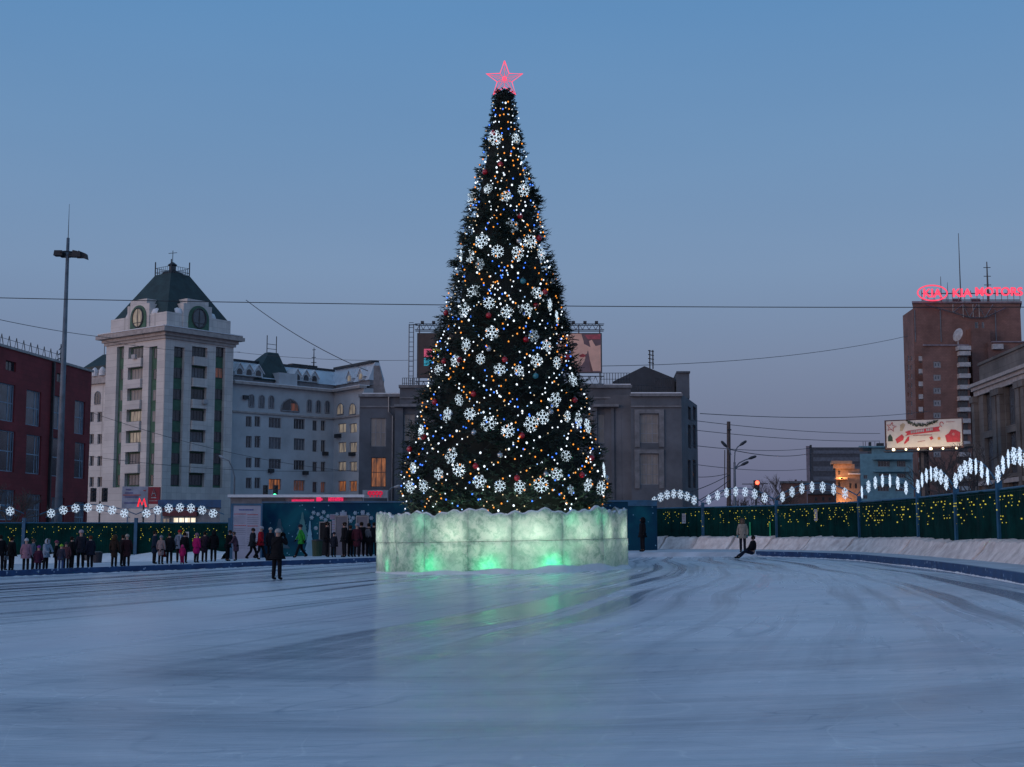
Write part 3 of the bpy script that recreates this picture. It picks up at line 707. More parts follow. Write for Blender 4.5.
for px in (92, 99.5):
    a = WF.pix(px, 372)[0]; mb = MB(); mb.lathe([(.5,0),(.5,.7),(.32,1.05),(.08,1.25)], WF.pt(a, zw+.35, -.5), 10); mb.build('dormer', M['snow'], lw)
mb = MB(); a0, a1 = WF.pix(65,368)[0], WF.pix(94,368)[0]; at = (a0+a1)/2; z1 = WF.pix(80,351)[1]; z0 = WF.pix(80,369)[1]
mb.add([WF.pt(a0,z0,-2), WF.pt(a1,z0,-2), WF.pt(a1,z0,-8), WF.pt(a0,z0,-8), WF.pt(at-.7,z1,-4.5), WF.pt(at+.9,z1,-4.5), WF.pt(at+.9,z1,-5.5), WF.pt(at-.7,z1,-5.5)], [(0,1,5,4),(1,2,6,5),(2,3,7,6),(3,0,4,7),(4,5,6,7)])
WF.box(mb, a0, a1, zw, z0, -8, -2); mb.build('pyramid_roof', M['roof_green'], lw)
mb = MB(); WF.pbox(mb, 96, 351, 104, 364, -6, -4); 
for px in (75.5, 81, 83): mb.tube([WF.pt(WF.pix(px,350)[0], z1-.5, -5), WF.pt(WF.pix(px,350)[0], z1+2.3, -5)], .06, 4)
mb.build('roof_plant', M['galv'], lw)
# ================================================================ red hall
RF = Face(-60, 104, 86.5, 131)
rh = empty('red_hall', (RF.P1.x-6, RF.P1.y-3, gz(RF.P1.x)), 'dark red flat-roofed hall with tall metal-framed windows', 'public building')
def rw(x0, y0, x1, y1, g='glass_grey'):
    RF.win(rh, RF.rect(x0, y0, x1, y1), g, 'frame_blue', split=[.68,.86], nz=2, dep=.22, fw=.1)
f2 = 130/499
for (x0,x1,t1,b1,t2,b2) in ((-8,57,205,350,385,543),(100,157,233,368,403,553),(196,246,253,382,415,563),(286,326,272,400,432,570)):
    rw(x0*f2, 330+t1*f2, x1*f2, 330+b1*f2); rw(x0*f2, 330+t2*f2, x1*f2, 330+b2*f2, 'glass')
    rw(x0*f2, 330+(t2+228)*f2, x1*f2, 330+(t2+345)*f2)
for (x0,x1,y0,y1) in ((22,62,120,157),(218,255,168,202)): RF.win(rh, RF.rect(x0*f2, 330+y0*f2, x1*f2, 330+y1*f2), 'glass', 'frame_dark')
zr1 = RF.pix(90.5, 372)[1]
mb = MB(); RF.wall(mb, -2, zr1, .22); RF.mass(mb, 40, -2, zr1); mb.build('wall', M['redbrick'], rh)
mb = MB(); RF.box(mb, -1, RF.L+.15, zr1+.01, zr1+.22, -1.2, .15); mb.build('roof_edge', M['cornice'], rh)
mb = MB(); a = RF.pix(50.5, 420)[0]; RF.box(mb, a-.12, a+.12, -1, zr1-.1, .02, .25); mb.build('drainpipe', M['metal'], rh)
mb = MB(); 
for k in range(16):
    a = RF.L-7-k*1.35; z0 = zr1+.22
    mb.tube([RF.pt(a-.35,z0,-.4), RF.pt(a,z0+1.0,-.4), RF.pt(a+.35,z0,-.4)], .035, 4)
mb.tube([RF.pt(RF.L-30,zr1+.9,-.4), RF.pt(RF.L-6,zr1+.9,-.4)], .02, 4)
mb.build('roof_guard_rail', M['metal'], rh)
mb = MB()
a = RF.L-5.8
for dz, l in ((0,.9),(.5,.6),(1.0,.4)): mb.tube([RF.pt(a-l,zr1+.4+dz,-.6), RF.pt(a+l,zr1+.9+dz,-.6)], .05, 4)
mb.tube([RF.pt(a,zr1,-.6), RF.pt(a,zr1+2,-.6)], .05, 4); mb.build('roof_aerial', M['metal'], rh)
# ================================================================ grey block behind the tree
def gf(x): return 550+x/3.835
def gy(y): return 310+y/3.835
GA = Face(358, 141, 398.5, 141); GB = Face(398.5, 139, 632, 139); GC = Face(632, 137, 683, 137); GD = Face(683, 137, 699, 150)
gb = empty('grey_block', (0, 142, gz(0)), 'grey two storey classical block behind the tree with billboards on its roof', 'public building')
GA.win(gb, GA.rect(370.5,418,386,446.5), 'curtain', 'frame', nx=3, nz=2, dep=.2); GA.win(gb, GA.rect(371,457.5,386,487), 'lit_orange', 'frame_dark', nx=3, nz=2, dep=.2)
for (x0, x1, g) in ((395.5,399.5,'glass'),(404,415,'curtain'),(424,440,'glass_grey'),(450,466,'glass'),(480,496,'glass'),(515,531,'glass'),(550,566,'glass'),(586,593,'curtain'),(598,610,'curtain'),(615,621,'glass')):
    for (y0, y1) in ((414,443),(455,486)):
        if x0 > 398: GB.win(gb, GB.rect(x0,y0,x1,y1), g if y0 < 450 or x0 < 590 else 'glass_grey', 'frame', nx=2 if x1-x0 > 8 else 1, nz=2, dep=.2)
for (y0, y1) in ((414,443),(454,484.5)): GC.win(gb, GC.rect(640,y0,658.5,y1), 'curtain', 'frame', nx=3, nz=3, dep=.2)
for (y0, y1) in ((407,420),(425,448),(460,488)): GD.win(gb, GD.rect(688,y0,691,y1), 'glass', 'frame_dark', dep=.2, nx=1); GD.win(gb, GD.rect(693,y0,696,y1), 'glass', 'frame_dark', dep=.2, nx=1)
zA, zB, zC = GA.pix(380, 397)[1], GB.pix(600, 388)[1], GC.pix(650, 396.5)[1]
mb = MB()
for Fc, z, D in ((GA,zA,12),(GB,zB,14),(GC,zC,16)): Fc.wall(mb, -1, z, .2); Fc.mass(mb, D, -1, z)
GD.wall(mb, -1, GD.pix(690,400)[1], .2); GD.mass(mb, 8, -1, GD.pix(690,400)[1])
mb.build('wall', M['grey_render'], gb)
mb = MB()
for Fc, z in ((GA,zA),(GB,zB),(GC,zC)): Fc.box(mb, -.1, Fc.L+.12, z+.005, z+.3, -.6, .3); Fc.box(mb, 0, Fc.L, z-1.1, z-.95, .01, .15)
for x0, x1 in ((395,417),(593,618)): GB.pbox(mb, x0, 405, x1, 407.5, .02, 1.0)
for (y0, y1) in ((414,443),(454,484.5)):
    a0,a1,z0,z1 = GC.rect(640,y0,658.5,y1)
    for q in ((a0-.55,a0-.05,z0-.4,z1+.45),(a1+.05,a1+.55,z0-.4,z1+.45),(a0-.05,a1+.05,z1+.05,z1+.45)): GC.box(mb, *q, .01, .18)
mb.build('cornice', M['grey_trim'], gb)
mb = MB()
for (x0, x1) in ((395,403),(594,597),(611,614),(621,624),(632,634)): GB.pbox(mb, x0, 408, x1, 500, .02, .45)
mb.build('pilaster', M['grey_render'], gb)
for Fc, z, a0, a1 in ((GA,zA,.3,GA.L),(GB,zB,GB.pix(588,390)[0],GB.L),(GC,zC,0,GC.L)):
    mb = MB(); Fc.box(mb, a0, a1, z+.3, z+.42, -5, .2); mb.build('roof_snow', M['snow'], gb)
# gabled rear roof, plant room, railings
mb = MB(); B2 = Face(600, 152, 690, 152)
pts = [B2.pix(gf(240),gy(275)), B2.pix(gf(362),gy(215)), B2.pix(gf(478),gy(262)), B2.pix(gf(478),gy(330)), B2.pix(gf(240),gy(330))]
k = 5; mb.add([B2.pt(a,z,0) for a,z in pts]+[B2.pt(a,z,-6) for a,z in pts], [tuple(range(k)), tuple(range(2*k-1,k-1,-1))]+[(i,(i+1)%k,k+(i+1)%k,k+i) for i in range(k)])
mb.build('rear_gable', M['grey_dark'], gb)
mb = MB(); B2.pbox(mb, gf(478), gy(245), gf(526), gy(345), -5, 2); B2.pbox(mb, gf(476), gy(243), gf(528), gy(249), -5.2, 2.2); mb.build('stair_tower', M['grey_render'], gb)
mb = MB()
def rail(Fc, x0, x1, yb, h, o, n):
    a0, z = Fc.pix(x0, yb); a1 = Fc.pix(x1, yb)[0]
    for t in range(n+1): a = a0+(a1-a0)*t/n; mb.tube([Fc.pt(a,z,o), Fc.pt(a,z+h,o)], .03, 4)
    for q in (.5, 1): mb.tube([Fc.pt(a0,z+h*q,o), Fc.pt(a1,z+h*q,o)], .025, 4)
rail(GB, 402, 418, 388, 1.1, -.5, 8); rail(GB, gf(200), gf(310), gy(283), 1.3, -1.5, 10); rail(GC, gf(400), gf(468), gy(320), 1.9, -3, 9); rail(GC, gf(320), gf(400), gy(322), 1.0, -1, 8)
mb.build('roof_railing', M['metal'], gb)
mb = MB()
for px, y1 in ((gf(380),gy(158)),(gf(392),gy(158))): mb.tube([B2.pt(B2.pix(px,380)[0],B2.pix(px,gy(230))[1],1), B2.pt(B2.pix(px,380)[0],B2.pix(px,y1)[1],1)], .07, 4)
for y in (160,175,190,205): mb.tube([B2.pt(B2.pix(gf(374),380)[0],B2.pix(600,gy(y))[1],1), B2.pt(B2.pix(gf(396),380)[0],B2.pix(600,gy(y+4))[1],1)], .05, 4)
mb.build('aerial', M['metal'], gb)
mb = MB(); mb.tube([GA.pt(GA.pix(389,400)[0],zA,.2), GA.pt(GA.pix(389,410)[0],zA-1.6,.25), GA.pt(GA.pix(393,415)[0],zA-2.0,.25), GA.pt(GA.pix(393,415)[0],0,.25)], .09, 5); mb.build('drainpipe', M['galv'], gb)
# roof billboards
def board(px0, py0, px1, py1, Y, label, name='roof_billboard'):
    Fc = Face(px0, Y, px1, Y); a0,a1,z0,z1 = Fc.rect(px0,py0,px1,py1)
    rt = empty(name, Fc.pt(a0, zB+.3, 0), label, 'billboard', 'billboards on the grey roof')
    mb = MB(); Fc.box(mb, a0, a1, z0, z1, -.25, 0); mb.build('panel', M['frame_dark'], rt)
    mb = MB()
    for a in (a0+.2, (a0+a1)/2, a1-.2):
        mb.tube([Fc.pt(a,zB+.3,-.35), Fc.pt(a,z1+.9,-.35)], .07, 4); mb.tube([Fc.pt(a,zB+.3,-2.2), Fc.pt(a,z1-.5,-.35)], .06, 4)
    for z in (z1+.25, z1+.85, z0-.3, z0-1.1): mb.tube([Fc.pt(a0-.2,z,-.35), Fc.pt(a1+.2,z,-.35)], .05, 4)
    for z in (z1+.25, z1+.85): mb.tube([Fc.pt(a0-.2,z,.6), Fc.pt(a1+.2,z,.6)], .045, 4)
    n = 7
    for k in range(n):
        A = a0+(a1-a0)*k/n; B_ = a0+(a1-a0)*(k+1)/n
        mb.tube([Fc.pt(A,z1+.25,.6), Fc.pt((A+B_)/2,z1+.85,.6), Fc.pt(B_,z1+.25,.6)], .04, 4); mb.tube([Fc.pt(A,z0-.3,-.35), Fc.pt((A+B_)/2,z0-1.1,-.35), Fc.pt(B_,z0-.3,-.35)], .04, 4)
        mb.tube([Fc.pt(A,z1+.85,.6), Fc.pt(A,z1+.85,-.35)], .035, 4)
    mb.build('truss', M['galv'], rt)
    for k in range(4):
        a = a0+(a1-a0)*(k+.5)/4; mb = MB(); Fc.box(mb, a-.16, a+.16, z1+.9, z1+1.12, .5, .85); mb.build('board_lamp', M['metal'], rt)
    return Fc, rt, a0, a1, z0, z1
def flat(Fc, pts, o, t=.02):
    mb = MB(); k = len(pts)
    mb.add([Fc.pt(a,z,o) for a,z in pts]+[Fc.pt(a,z,o-t) for a,z in pts], [tuple(range(k)), tuple(range(2*k-1,k-1,-1))]+[(i,(i+1)%k,k+(i+1)%k,k+i) for i in range(k)]); return mb
Fc, rt, a0, a1, z0, z1 = board(417, 333, 462, 378, 137, 'dark brown roof billboard with four small colour squares, half hidden by the tree')
flat(Fc, [(a0+.15,z0+.1),(a1-.15,z0+.1),(a1-.15,z1-.1),(a0+.15,z1-.1)], .03).build('poster', mat('brown_poster', (.09,.06,.055), .5, .25, .4), rt)
for (dx, dz, c) in ((0,0,(.85,.12,.22)),(1,0,(.5,.5,.1)),(0,1,(.03,.4,.52)),(1,1,(.7,.4,.05))):
    s_ = .82; x = Fc.pix(424, 360)[0]+dx*s_*1.08; z = Fc.pix(424, 348)[1]-(dz+1)*s_*1.12
    flat(Fc, [(x,z),(x+s_,z),(x+s_,z+s_),(x,z+s_)], .055).build('logo_square', emit('logo_colour', c, .35, base=c), rt)
mb = MB()
for px in (409, 413.5): mb.tube([Fc.pt(Fc.pix(px,360)[0],zB,.2), Fc.pt(Fc.pix(px,360)[0],z1+.9,.2)], .05, 4)
for k in range(14): z = zB+k*.5; mb.tube([Fc.pt(Fc.pix(409,360)[0],z,.2), Fc.pt(Fc.pix(413.5,360)[0],z,.2)], .03, 4)
mb.tube([Fc.pt(Fc.pix(409,360)[0],z1+.8,.2), Fc.pt(a0,z1+.85,.2)], .05, 4); mb.build('ladder', M['galv'], rt)
Fc, rt, a0, a1, z0, z1 = board(556, 333, 602, 373, 137, 'roof billboard showing a woman\'s face beside her hand, right of the tree')
W_, H_ = a1-a0, z1-z0
def bc(u, v): return (a0+u*W_, z0+(1-v)*H_)
skin = mat('poster_skin_tone', (.95,.55,.42), .5, .1, .6); skin2 = mat('poster_shaded_skin', (.22,.1,.09), .5, .2, .8)
flat(Fc, [bc(.02,.02),bc(.98,.02),bc(.98,.98),bc(.02,.98)], .03).build('poster', mat('mauve_poster', (.24,.15,.17), .5, .2, .4), rt)
flat(Fc, [bc(.02,.02),bc(.55,.02),bc(.6,.2),bc(.62,.36),bc(.69,.44),bc(.67,.52),bc(.62,.55),bc(.64,.62),bc(.62,.7),bc(.56,.8),bc(.42,.86),bc(.3,.97),bc(.02,.97)][::-1], .05).build('printed_face', skin, rt)
flat(Fc, [bc(.97,.3),bc(.97,.95),bc(.8,.95),bc(.74,.7),bc(.7,.45),bc(.58,.33),bc(.62,.28),bc(.75,.36),bc(.72,.2),bc(.78,.17),bc(.86,.33)], .065).build('printed_hand', skin, rt)
flat(Fc, [bc(.1,.95),bc(.3,.86),bc(.42,.8),bc(.55,.97),bc(.75,.97),bc(.72,.7),bc(.8,.97),bc(.4,.98)], .058).build('printed_neck', skin2, rt)
flat(Fc, [bc(.3,.3),bc(.36,.24),bc(.45,.25),bc(.48,.3),bc(.42,.33),bc(.34,.33)], .06).build('printed_eye', mat('poster_eye', (.05,.03,.03), .5), rt)
flat(Fc, [bc(.26,.2),bc(.36,.14),bc(.5,.17),bc(.5,.19),bc(.36,.17)], .06).build('printed_brow', mat('poster_brow', (.1,.05,.04), .5), rt)
flat(Fc, [bc(.5,.56),bc(.58,.52),bc(.66,.56),bc(.6,.61),bc(.52,.6)], .062).build('printed_lips', mat('poster_lips', (.5,.06,.07), .5), rt)
flat(Fc, [bc(.62,.05),bc(.97,.03),bc(.97,.16),bc(.7,.16)], .062).build('printed_flower', mat('poster_red', (.6,.12,.16), .5), rt)
# ================================================================ right-hand background
# brick tower
def kx(x): return 850+x/2.84
def ky(y): return 230+y/2.84
K1 = Face(920, 222, 1029.5, 222); K0 = Face(912.5, 228, 920.3, 222.5); K2 = Face(928, 214, 975, 214)
kt = empty('brick_tower', (K1.P0.x+8, 222, gz(K1.P0.x)), 'brown brick high-rise carrying a pink neon sign on its flat roof', 'tower building')
zk = K1.pix(960, 303.5)[1]; zk0 = K0.pix(908, 312)[1]; zk2 = K2.pix(945, 345.5)[1]
for i, y in enumerate((364.5, 377.5, 390.5, 403, 415.5, 428, 440.5, 454)): K2.win(kt, K2.rect(933.5, y-3, 941, y+3.2), 'glass_grey', 'frame', dep=.15, fw=.28)
for x0, x1 in ((975,978.5),(982,984.5)):
    for k in range(9): K1.win(kt, K1.rect(x0, 322+k*15, x1, 333+k*15), 'glass_grey', 'frame', nx=1, dep=.15, fw=.1)
for k in range(13):
    for x0 in (907.5, 910.5): K0.win(kt, K0.rect(x0, 356+k*9, x0+1.7, 361+k*9), 'glass_grey', 'frame', nx=1, dep=.15, fw=.12)
mb = MB(); K1.wall(mb, -1, zk, .15); K1.mass(mb, 18, -1, zk); K0.wall(mb, -1, zk0, .15); K0.mass(mb, 6, -1, zk0); K2.wall(mb, -1, zk2, .15); K2.mass(mb, 8, -1, zk2)
K1.pbox(mb, 970, 330, 989, 520, .02, 2.2)
mb.build('wall', M['brick'], kt)
mb = MB(); K1.pbox(mb, 985, 345, 1021, 520, .03, 3.0); mb.build('side_wing', M['brick'], kt)
mb = MB(); K2.pbox(mb, 923, 344.5, 968.5, 346, -.2, .25); K1.box(mb, -.2, K1.L+.2, zk+.01, zk+.35, -18, .3); K1.pbox(mb, 985, 343.8, 1021, 345, 2.8, 3.3); mb.build('parapet', M['mauve'], kt)
mb = MB()
for px in (940.5, 995.5, 914.8): K1.pbox(mb, px-.4, 310, px+.4, 342, .01, .12)
mb.build('drainpipe', M['galv'], kt)
for x0, x1, sides in ((957, 968, K2), (919, 923.5, K2)):
    for k in range(13):
        y = 352+k*11.2 if x0 > 940 else 356+k*12.7
        mb = MB(); sides.pbox(mb, x0, y, x1, y+4.2, .02, 1.3) if x0 > 940 else sides.pbox(mb, x0, y, x1, y+4.5, -3, -.2); mb.build('balcony', M['trim_white'], kt)
        if x0 > 940: sides.win(kt, sides.rect(x0+.5, y+4.5, x1-.5, y+10.6), 'glass', 'frame_dark', nx=3, hole=False, fw=.1)
mb = MB(); K2.pbox(mb, 955.5, 347, 968, 351, .02, 1.5); K1.pbox(mb, 985, 347, 995, 352, 3.02, 3.9); mb.build('loggia_band', M['trim_white'], kt)
mb = MB(); mb.lathe([(1.3,0),(1.0,.12),(.5,.28),(.05,.33)], (0,0,0), 16)
q = K2.pt(K2.pix(958, 338)[0], K2.pix(958, 340)[1], -1); R_ = Matrix.Rotation(math.radians(70), 3, 'X') @ Matrix.Rotation(math.radians(0), 3, 'Y')
R_ = Vector((-.93,-.42,.25)).to_track_quat('Z', 'Y').to_matrix()
mb.v = [R_ @ v*.85+q+Vector((0,0,1)) for v in mb.v]; mb.tube([q+Vector((0,0,-2)), q+Vector((0,0,1))], .08, 5); mb.build('satellite_dish', M['trim_white'], kt)
mb = MB()
for px0, px1 in ((953.5, 961), (972.5, 981)): K1.pbox(mb, px0, 298, px1, 303, -3, -.5)
mb.build('roof_box', M['brick_dark'], kt)
# steel frame under the sign
sg_ = empty('rooftop_sign', (K1.P0.x+8, 221, zk+.4), 'pink neon rooftop sign with an oval emblem and two words on the brick tower', 'neon sign')
mb = MB()
A0, A1 = K1.pix(921, 303)[0], K1.pix(1019, 303)[0]
for z in (zk+.5, zk+1.6): mb.tube([K1.pt(A0,z,.5), K1.pt(A1,z,.5)], .1, 4)
for k in range(17): a = A0+(A1-A0)*k/16; mb.tube([K1.pt(a,zk+.35,.5), K1.pt(a,zk+2.1,.5)], .06, 4)
mb.build('sign_frame', M['galv'], sg_)
mb = MB()
zz = lambda y: K1.pix(965, y)[1]; aa = lambda x: K1.pix(x, 310)[0]
mb.tube([K1.pt(aa(924),zz(305),.6), K1.pt(aa(952),zz(313),.6), K1.pt(aa(968),zz(318),.6), K1.pt(aa(984),zz(318),.6), K1.pt(aa(1005),zz(308),.6)], .1, 4)
for x0,y0,x1,y1 in ((952,305,952,313),(952,313,962,305),(962,305,968,318),(968,318,976,305),(976,305,984,318),(984,318,992,305),(962,305,962,318),(972,305,972,318),(978,305,978,318)): mb.tube([K1.pt(aa(x0),zz(y0),.6), K1.pt(aa(x1),zz(y1),.6)], .09, 4)
mb.build('truss', M['galv'], sg_)
NE = M['neon']
zt1, zt0 = K1.pix(931, 287)[1], K1.pix(931, 301)[1]; ac = aa(931.3); zc = (K1.pix(931,286.3)[1]+K1.pix(931,301.5)[1])/2
rx, rz_ = aa(946)-ac, (K1.pix(931,286.3)[1]-K1.pix(931,301.5)[1])/2
mb = MB(); n = 40; mb.tube([K1.pt(ac+rx*math.cos(2*PI*j/n), zc+rz_*math.sin(2*PI*j/n), .9) for j in range(n+1)], .13, 5, cap=False); mb.build('oval_ring', NE, sg_)
def word(s, px0, px1, pyt, pyb, name):
    t = MB(); text_mb(t, s, K1, 0, 0, 1, .9)
    # fit to size
    inv = [((v-K1.P0).dot(K1.d), v.z) for v in t.v]
    x0, x1 = min(a for a,_ in inv), max(a for a,_ in inv); y0, y1 = min(z for _,z in inv), max(z for _,z in inv)
    A, B_ = aa(px0), aa(px1); Z1, Z0 = K1.pix((px0+px1)/2, pyt)[1], K1.pix((px0+px1)/2, pyb)[1]
    t2 = MB(); text_mb(t2, s, K1, 0, 0, 1, .9, bold=.02, depth=.3)
    for i, v in enumerate(t2.v):
        a = (v-K1.P0).dot(K1.d); o = (v-K1.P0).dot(K1.n)
        t2.v[i] = K1.pt(A+(a-x0)/(x1-x0)*(B_-A), Z0+(v.z-y0)/(y1-y0)*(Z1-Z0), o)
    t2.build(name, NE, sg_)
word('KIA', 922.5, 940.5, 290, 298, 'emblem_letters'); word('KIA', 952, 970.3, 289.8, 297.6, 'sign_word'); word('MOTORS', 974.5, 1021, 288.4, 296.5, 'sign_word')
for px, yt, r in ((911.5+49.6, 228, .12), (989, 257, .22), (941.3, 272, .1), (948, 278, .08)):
    mb = MB(); a = aa(px); zb_ = zk+.3; ztop = K1.pix(px, yt)[1]
    mb.tube([K1.pt(a,zb_,-4), K1.pt(a,ztop,-4)], [r, r*.4], 4)
    if r > .2:
        for k in range(4): z = ztop-1-k*1.5; mb.tube([K1.pt(a-.6,z,-4), K1.pt(a+.6,z,-4)], .06, 4)
    rt = mb.build('mast', M['metal'], kt)
# classical grey building at the right edge
CL = Face(981.5, 128, 1075, 103); CS = Face(966, 133, 976.5, 128)
cb = empty('stone_building', (CL.P0.x+3, CL.P0.y, gz(CL.P0.x)), 'weathered grey classical building with deep cornice at the right edge', 'public building')
zc0 = CL.pix(978, 391)[1]; zc1 = CL.pix(980, 364)[1]
for px in (989, 1012, 1036, 1060):
    w_ = 4.2+(px-989)*.02
    for t, b_ in ((-4.0,-1.3),(-8.2,-5.4),(-11.3,-9.3)):
        a0_, a1_ = CL.pix(px-w_, 450)[0], CL.pix(px+w_, 450)[0]; CL.win(cb, (a0_, a1_, zc0+t, zc0+b_+.8), 'glass_grey', 'frame_dark', nx=2, nz=2, dep=.4, fw=.08)
mb = MB(); CL.wall(mb, -1, zc0, .4); CL.mass(mb, 14, -1, zc0); mb.build('wall', M['classic'], cb)
mb = MB(); CL.box(mb, -.05, CL.L, zc0, zc1, -12, -.35); CL.box(mb, -.1, CL.L, zc1, zc1+.25, -12, -.2); mb.build('parapet', M['classic'], cb)
mb = MB()
for z0,z1,o in ((zc0-.5,zc0,.2),(zc0,zc0+.35,.4),(zc0+.35,zc0+.65,.65)): CL.box(mb, -o, CL.L, z0, z1, -12, o)
CL.box(mb, -.1, CL.L, zc0-9.0, zc0-8.6, .01, .35)
mb.build('cornice', M['cornice'], cb)
for px in (978.5, 1000, 1004.5, 1024, 1029, 1049):
    mb = MB(); a = CL.pix(px, 450)[0]; CL.box(mb, a-.45, a+.45, -1, zc0-.5, .01, .4); CL.box(mb, a-.6, a+.6, zc0-1.1, zc0-.52, .02, .55); mb.build('pilaster', M['classic'], cb)
mb = MB(); a0_ = CL.pix(979, 470)[0]
for z in (zc0-5.2, zc0-8.5, zc0-11): CL.box(mb, a0_-3.5, a0_-.1, z, z+.25, -4, 1); 
CL.box(mb, a0_-3.4, a0_-.2, -1, zc0-9.5, -5, .5); mb.build('side_extension', M['classic'], cb)
# far slab block
def fx(x): return 760+x/5.48
def fy(y): return 430+y/5.48
FB = Face(fx(275), 345, fx(600), 345)
fb = empty('slab_block', (FB.P0.x+10, 345, gz(FB.P0.x)), 'long dark office slab with glazed bands behind the orange-lit house', 'office block')
mb = MB(); FB.pbox(mb, fx(275), fy(95), 905, 520, -14, 0); mb.build('wall', M['far_dark'], fb)
for y0, y1 in ((112,130),(150,172),(200,225),(255,278),(300,325)):
    mb = MB(); FB.pbox(mb, fx(292), fy(y0), fx(590), fy(y1), -.1, .12); mb.build('window_band', M['far_glass'], fb)
mb = MB(); FB.pbox(mb, fx(255), fy(88), fx(274), 520, -14, .3); mb.build('end_wall', M['mauve'], fb)
mb = MB(); FB.pbox(mb, fx(270), fy(82), fx(282), fy(95), -3, .4); FB.pbox(mb, fx(595), fy(66), fx(608), fy(95), -3, .4); FB.pbox(mb, fx(640), fy(70), fx(680), fy(94), -6, -1)
for x in (565, 578, 630, 655): FB.pbox(mb, fx(x), fy(60), fx(x+2.5), fy(95), -3, -2.6)
mb.build('roof_plant', M['metal'], fb)
# low brick house
SB = Face(fx(120), 250, fx(262), 250); sb = empty('low_house', (SB.P0.x+8, 250, gz(SB.P0.x)), 'low brown brick house left of the dark slab', 'house')
for x in (150, 185, 222): SB.win(sb, SB.rect(fx(x), fy(320), fx(x+14), fy(345)), 'glass', 'frame', dep=.15)
mb = MB(); z = SB.pix(780, fy(292))[1]; SB.wall(mb, -1, z, .15); SB.mass(mb, 10, -1, z); mb.build('wall', M['brick'], sb)
mb = MB(); SB.box(mb, -.3, SB.L+.3, z+.01, z+.4, -10.2, .4); mb.build('roof', M['galv'], sb)
mb = MB(); SB.pbox(mb, fx(190), fy(268), fx(202), fy(290), -4, -3); SB.pbox(mb, fx(225), fy(272), fx(232), fy(290), -4, -3); mb.build('chimney', M['brick_dark'], sb)
# red low wing between
SR = Face(fx(280), 232, fx(410), 232); sr = empty('low_brick_wing', (SR.P0.x+5, 232, gz(SR.P0.x)), 'dark red-brown low building in front of the slab block', 'house')
mb = MB(); SR.pbox(mb, fx(262), fy(355), fx(412), 520, -8, 0); mb.build('wall', M['brick_dark'], sr)
mb = MB(); SR.pbox(mb, fx(258), fy(350), fx(414), fy(355), -8, .3); mb.build('roof', M['metal'], sr)
for x in (300, 340, 375): SR.win(sr, SR.rect(fx(x), fy(368), fx(x+12), fy(388)), 'glass', 'frame_dark', hole=False)
# orange-lit house
OB = Face(fx(412)+2, 215, fx(545)+2, 215); ob = empty('floodlit_house', (OB.P0.x+5, 215, gz(OB.P0.x)), 'small house with its left corner floodlit orange', 'house')
for x0, y0, y1 in ((428,222,245),(428,285,310),(490,292,320),(520,292,320)): OB.win(ob, OB.rect(fx(x0), fy(y0), fx(x0+12), fy(y1)), 'glass', 'frame_dark', hole=True, dep=.15)
mb = MB(); z = OB.pix(850, fy(212))[1]; OB.wall(mb, -1, z, .15); OB.mass(mb, 9, -1, z); mb.build('wall', mat('ochre_render', (.34,.24,.18), .8), ob)
mb = MB(); OB.box(mb, -.5, OB.L*.75, z+.01, z+.7, -5, .6); OB.box(mb, -.9, OB.L*.62, z+.7, z+1.2, -5, 1.1); OB.pbox(mb, fx(405), fy(262), fx(470), fy(272), .02, 1.2); mb.build('cornice', mat('ochre_trim', (.5,.34,.24), .8), ob)
mb = MB(); OB.pbox(mb, fx(478), fy(238), fx(562), fy(244), -6, .5); mb.build('roof_snow', M['snow'], ob)
def point(loc, e, col, r=.1, name='lamp_light', parent=None):
    l = bpy.data.lights.new(name, 'POINT'); l.energy = e; l.color = col; l.shadow_soft_size = r
    o = bpy.data.objects.new(name, l); COL.objects.link(o); o.location = loc
    if parent: o.parent = parent; o.location = Vector(loc)-ORG[parent.name]
    return o
for a, z_, e in ((.5, 2.5, 380), (.9, z-5.5, 240), (.6, z-1.6, 190)):
    q = OB.pt(a, z_, 1.6); r_ = empty('facade_floodlight', q, 'small orange facade floodlight on the lit corner house', 'floodlight', 'facade floodlights')
    mb = MB(); mb.hexa([q+Vector(v) for v in ((-.15,-.12,-.1),(.15,-.12,-.1),(.15,.12,-.1),(-.15,.12,-.1),(-.2,-.15,.1),(.2,-.15,.1),(.2,.15,.1),(-.2,.15,.1))]); mb.tube([q-OB.n*1.6, q], .04, 4)
    mb.build('housing', M['metal'], r_); point(q+Vector((0,0,.25)), e, (1,.42,.14), .15, parent=r_)
# pale blue block
LBF = Face(862, 192, 915, 192); lb = empty('blue_block', (LBF.P0.x+4, 192, gz(LBF.P0.x)), 'light blue five storey block below the long billboard', 'apartment block')
def lx(x): return 870+x/7.877
def ly(y): return 410+y/7.877
for (x0,x1,y0,y1) in ((62,158,400,447),(212,280,400,447),(70,150,500,535),(215,280,500,535),(60,150,600,640),(200,280,600,640)): LBF.win(lb, LBF.rect(lx(x0),ly(y0),lx(x1),ly(y1)), 'glass', 'frame', nx=4, dep=.2)
for y in (478, 488, 498, 508): LBF.win(lb, LBF.rect(863.5, y-3, 867.5, y+1), 'glass', 'frame', dep=.2)
mb = MB(); z = LBF.pix(890, ly(345))[1]; LBF.wall(mb, -1, z, .2); LBF.mass(mb, 10, -1, z); mb.build('wall', M['lightblue'], lb)
mb = MB(); LBF.pbox(mb, lx(20), ly(385), lx(320), ly(393), .02, 1.2); LBF.pbox(mb, lx(25), ly(480), lx(320), ly(488), .02, 1.0); LBF.pbox(mb, lx(25), ly(575), lx(320), ly(582), .02, 1.0); mb.build('floor_band', M['lightblue'], lb)
